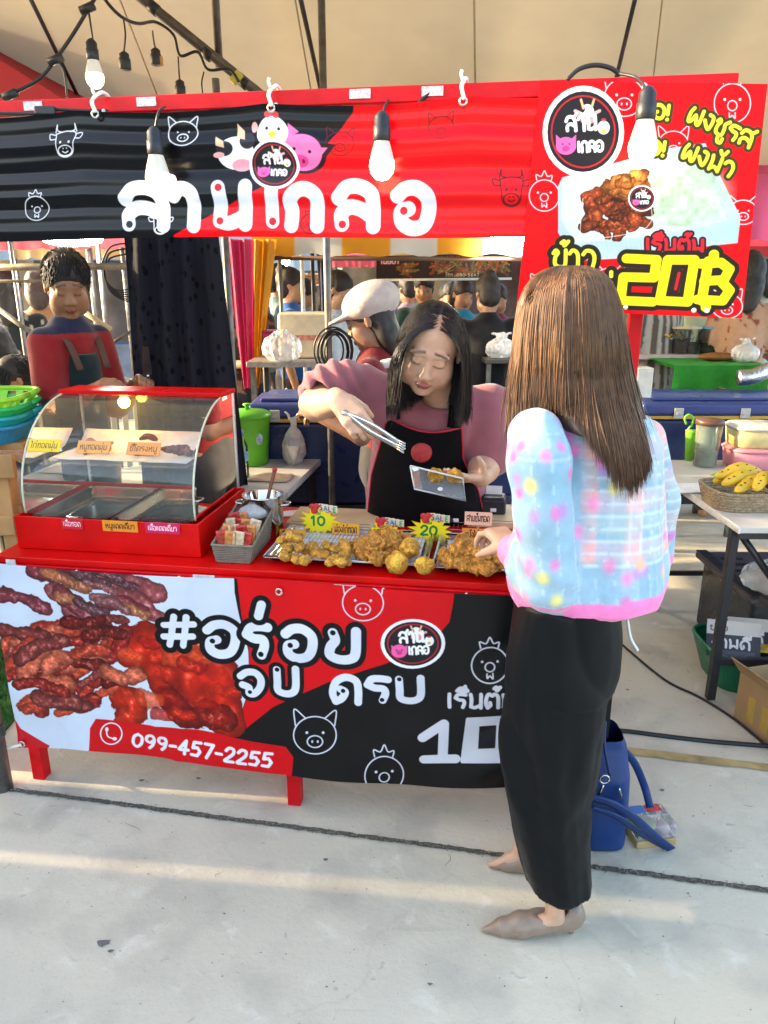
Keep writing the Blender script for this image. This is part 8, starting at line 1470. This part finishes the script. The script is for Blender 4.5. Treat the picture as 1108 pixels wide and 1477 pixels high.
# bulbs added under the far roofs, glow raised to brighten the market
for i, (px, py, Y) in enumerate([(412, 377, 7.0), (40, 345, 5.6), (960, 372, 6.8), (600, 352, 6.6)]):
    t = thing('added_bulb', ['small added lit bulb far beyond the yellow tent leg', 'small added lit bulb under the pink awning at the left', 'small added lit bulb behind the price board edge', 'small added lit bulb under the striped tent'][i], 'light bulb', at(px, py, Y)); MB().ball((0, 0, 0), .04, 12, 8).build('globe', mat('added_bulb_glow', (1, 1, 1), .4, emit=(1, .93, .8), estr=8, vary=0), t); MB().tube([(0, 0, .035), (0, 0, .35)], .006, 6).build('cord', darkm, t)
# ================================================================== string of lamps
bulbm = mat('lit_bulb', (1, .95, .85), .4, emit=(1, .78, .42), estr=1.5, vary=0); holder = mat('black_holder', (.018, .018, .02), .45); husk = mat('white_bulb_base', (.72, .70, .66), .35)
def lamp(px, py, Y, label, r=.031, cord=None, lit=True):
    c = at(px, py, Y); t = thing('hanging_bulb', label, 'light bulb', c); s = r / .031
    MB().lathe([(.001, -.033 * s), (.016 * s, -.029 * s), (.027 * s, -.016 * s), (.031 * s, .0), (.0295 * s, .013 * s)], 24, caps=False).build('globe', bulbm, t); MB().lathe([(.0295 * s, .013 * s), (.026 * s, .028 * s), (.019 * s, .052 * s), (.018 * s, .056 * s)], 24, caps=False).build('collar', mat('lit_collar', (.42, .39, .33), .4, emit=(1, .9, .75), estr=.05), t)
    MB().lathe([(.019 * s, .055 * s), (.021 * s, .058 * s), (.021 * s, .088 * s), (.0185 * s, .09 * s), (.0185 * s, .108 * s), (.011 * s, .118 * s), (.004, .122 * s)], 20).build('holder', holder, t)
    P = [(0, 0, .12 * s)] + [np.array(at(*q)) - c for q in (cord or [])]; MB().tube(cr(P, 6), .0032, 6).build('cord', holder, t); return t
lamp(137, 113, 2.62, 'lit round bulb hanging high at the left under the tent', .028, [(134, 60, 2.62), (130, 30, 2.62), (127, 10, 2.62)])
def S_(v, px): u = stall_uz(px, 230, v)[0]; return SP(u, v, 0)[1]
lamp(228, 258, S_(-.085, 228), 'lit bulb hanging before the black half of the name banner', .029, [(224, 185, S_(-.085, 228)), (229, 162, S_(-.085, 228)), (238, 154, S_(-.04, 228))])
lamp(551, 240, S_(-.085, 551), 'lit bulb hanging before the red half of the name banner', .029, [(553, 170, S_(-.085, 551)), (555, 155, S_(-.06, 551)), (560, 145, S_(-.03, 551))])
lamp(927, 214, S_(-.13, 927), 'lit bulb hanging before the price board', .030, [(932, 150, S_(-.13, 927)), (931, 128, S_(-.12, 927)), (918, 112, S_(-.06, 927)), (893, 106, S_(-.02, 927))])
def socket(px, py, Y, label, top, broken=False):
    c = at(px, py, Y); t = thing('empty_socket', label, 'lamp socket', c); MB().lathe([(.017, -.026), (.019, -.024), (.019, .006), (.016, .008), (.016, .02), (.005, .028)], 18).build('holder', holder, t); MB().tube(cr([(0, 0, .027)] + [np.array(at(*q)) - c for q in top], 5), .003, 6).build('cord', holder, t)
    if broken: MB().box((.012, 0, -.012), (.02, .02, .03)).build('tape', mat('orange_tape', (.45, .20, .06), .6), t, .004)
socket(180, 88, 2.75, 'empty black lamp socket next to the high lit bulb', [(181, 50, 2.75), (178, 25, 2.8)]); socket(225, 82, 2.9, 'black lamp socket with orange tape on it', [(222, 60, 2.95), (220, 45, 3.1)], True); socket(260, 127, 3.0, 'black lamp socket hanging just above the red tube', [(258, 100, 3.05), (257, 82, 3.2)]); socket(294, 152, 3.2, 'black lamp socket dipping behind the red tube', [(291, 120, 3.25), (294, 104, 3.28)])
cable('lamp_cable', [at(-20, 141, 2.62), at(15, 135, 2.62), at(55, 115, 2.62), at(80, 86, 2.62), at(105, 50, 2.62), at(127, 14, 2.62), at(145, -15, 2.62)], .0055, 'black lamp cable sagging at the upper left'); cable('lamp_cable', [at(145, -10, 2.75), at(160, 10, 2.76), at(178, 26, 2.8), at(200, 34, 2.95), at(225, 32, 3.2), at(250, 50, 3.24), at(260, 80, 3.24), at(285, 75, 3.24), at(300, 100, 3.24), at(330, 100, 3.24), at(345, 118, 3.24)], .0055, 'black lamp cable wound along the slanting brace')
cable('lamp_cable', [at(85, 88, 2.62), at(93, 105, 2.62), at(97, 140, 2.62)], .0035, 'thin black drop cord at the upper left')
for i, (px, py, Y) in enumerate([(80, 86, 2.62), (15, 137, 2.62), (126, 12, 2.62)]): c = at(px, py, Y); tag(MB().tube([c - np.array([.022, 0, .008]), c + np.array([.022, 0, .008])], .013, 10).build('cable_joint', holder), ['black joint block in the middle of the sagging lamp cable', 'black joint block at the low end of the sagging lamp cable', 'black joint block at the top of the sagging lamp cable'][i], 'cable joint')
yb = S_(-.01, 100); cable('lamp_cable', [at(-20, 163, yb), at(60, 164, yb), at(75, 158, yb), at(130, 160, yb), at(190, 158, yb), at(250, 160, yb)], .004, 'black cable running along the name banner top at the left'); ym = S_(.0, 600); cable('lamp_cable', [at(600, 152, ym), at(625, 132, ym), at(660, 124, ym), at(690, 142, ym), at(745, 143, ym)], .0045, 'black cable arching over the red tube near the price board'); yr = S_(-.03, 850); cable('lamp_cable', [at(818, 115, yr), at(835, 100, yr), at(858, 94, yr), at(880, 98, yr), at(895, 108, yr)], .005, 'black cable arching over the price board top')
c = at(66, 160, yb - .01); tag(MB().box(c, (.05, .02, .02)).build('cable_connector', holder, None, .004), 'black connector block at the banner top left', 'connector')
# fluorescent battens under the awnings behind
tubem = mat('lit_tube', (1, 1, 1), .4, emit=(1, .97, .90), estr=22, vary=0)
for i, (px, py, Y, w_) in enumerate([(105, 346, 4.4, .34), (737, 347, 4.5, .28)]):
    t = thing('strip_lamp', ['lit white strip lamp above the man in red', 'lit white strip lamp beside the price board'][i], 'lamp', at(px, py, Y)); MB().ball((0, 0, 0), (w_ / 2, .05, .035), 20, 10).build('diffuser', tubem, t); MB().box((0, 0, .04), (w_ * .9, .05, .02)).build('fitting', white_pl, t); MB().tube([(0, 0, .05), (0, 0, .5)], .004, 6).build('cord', holder, t)
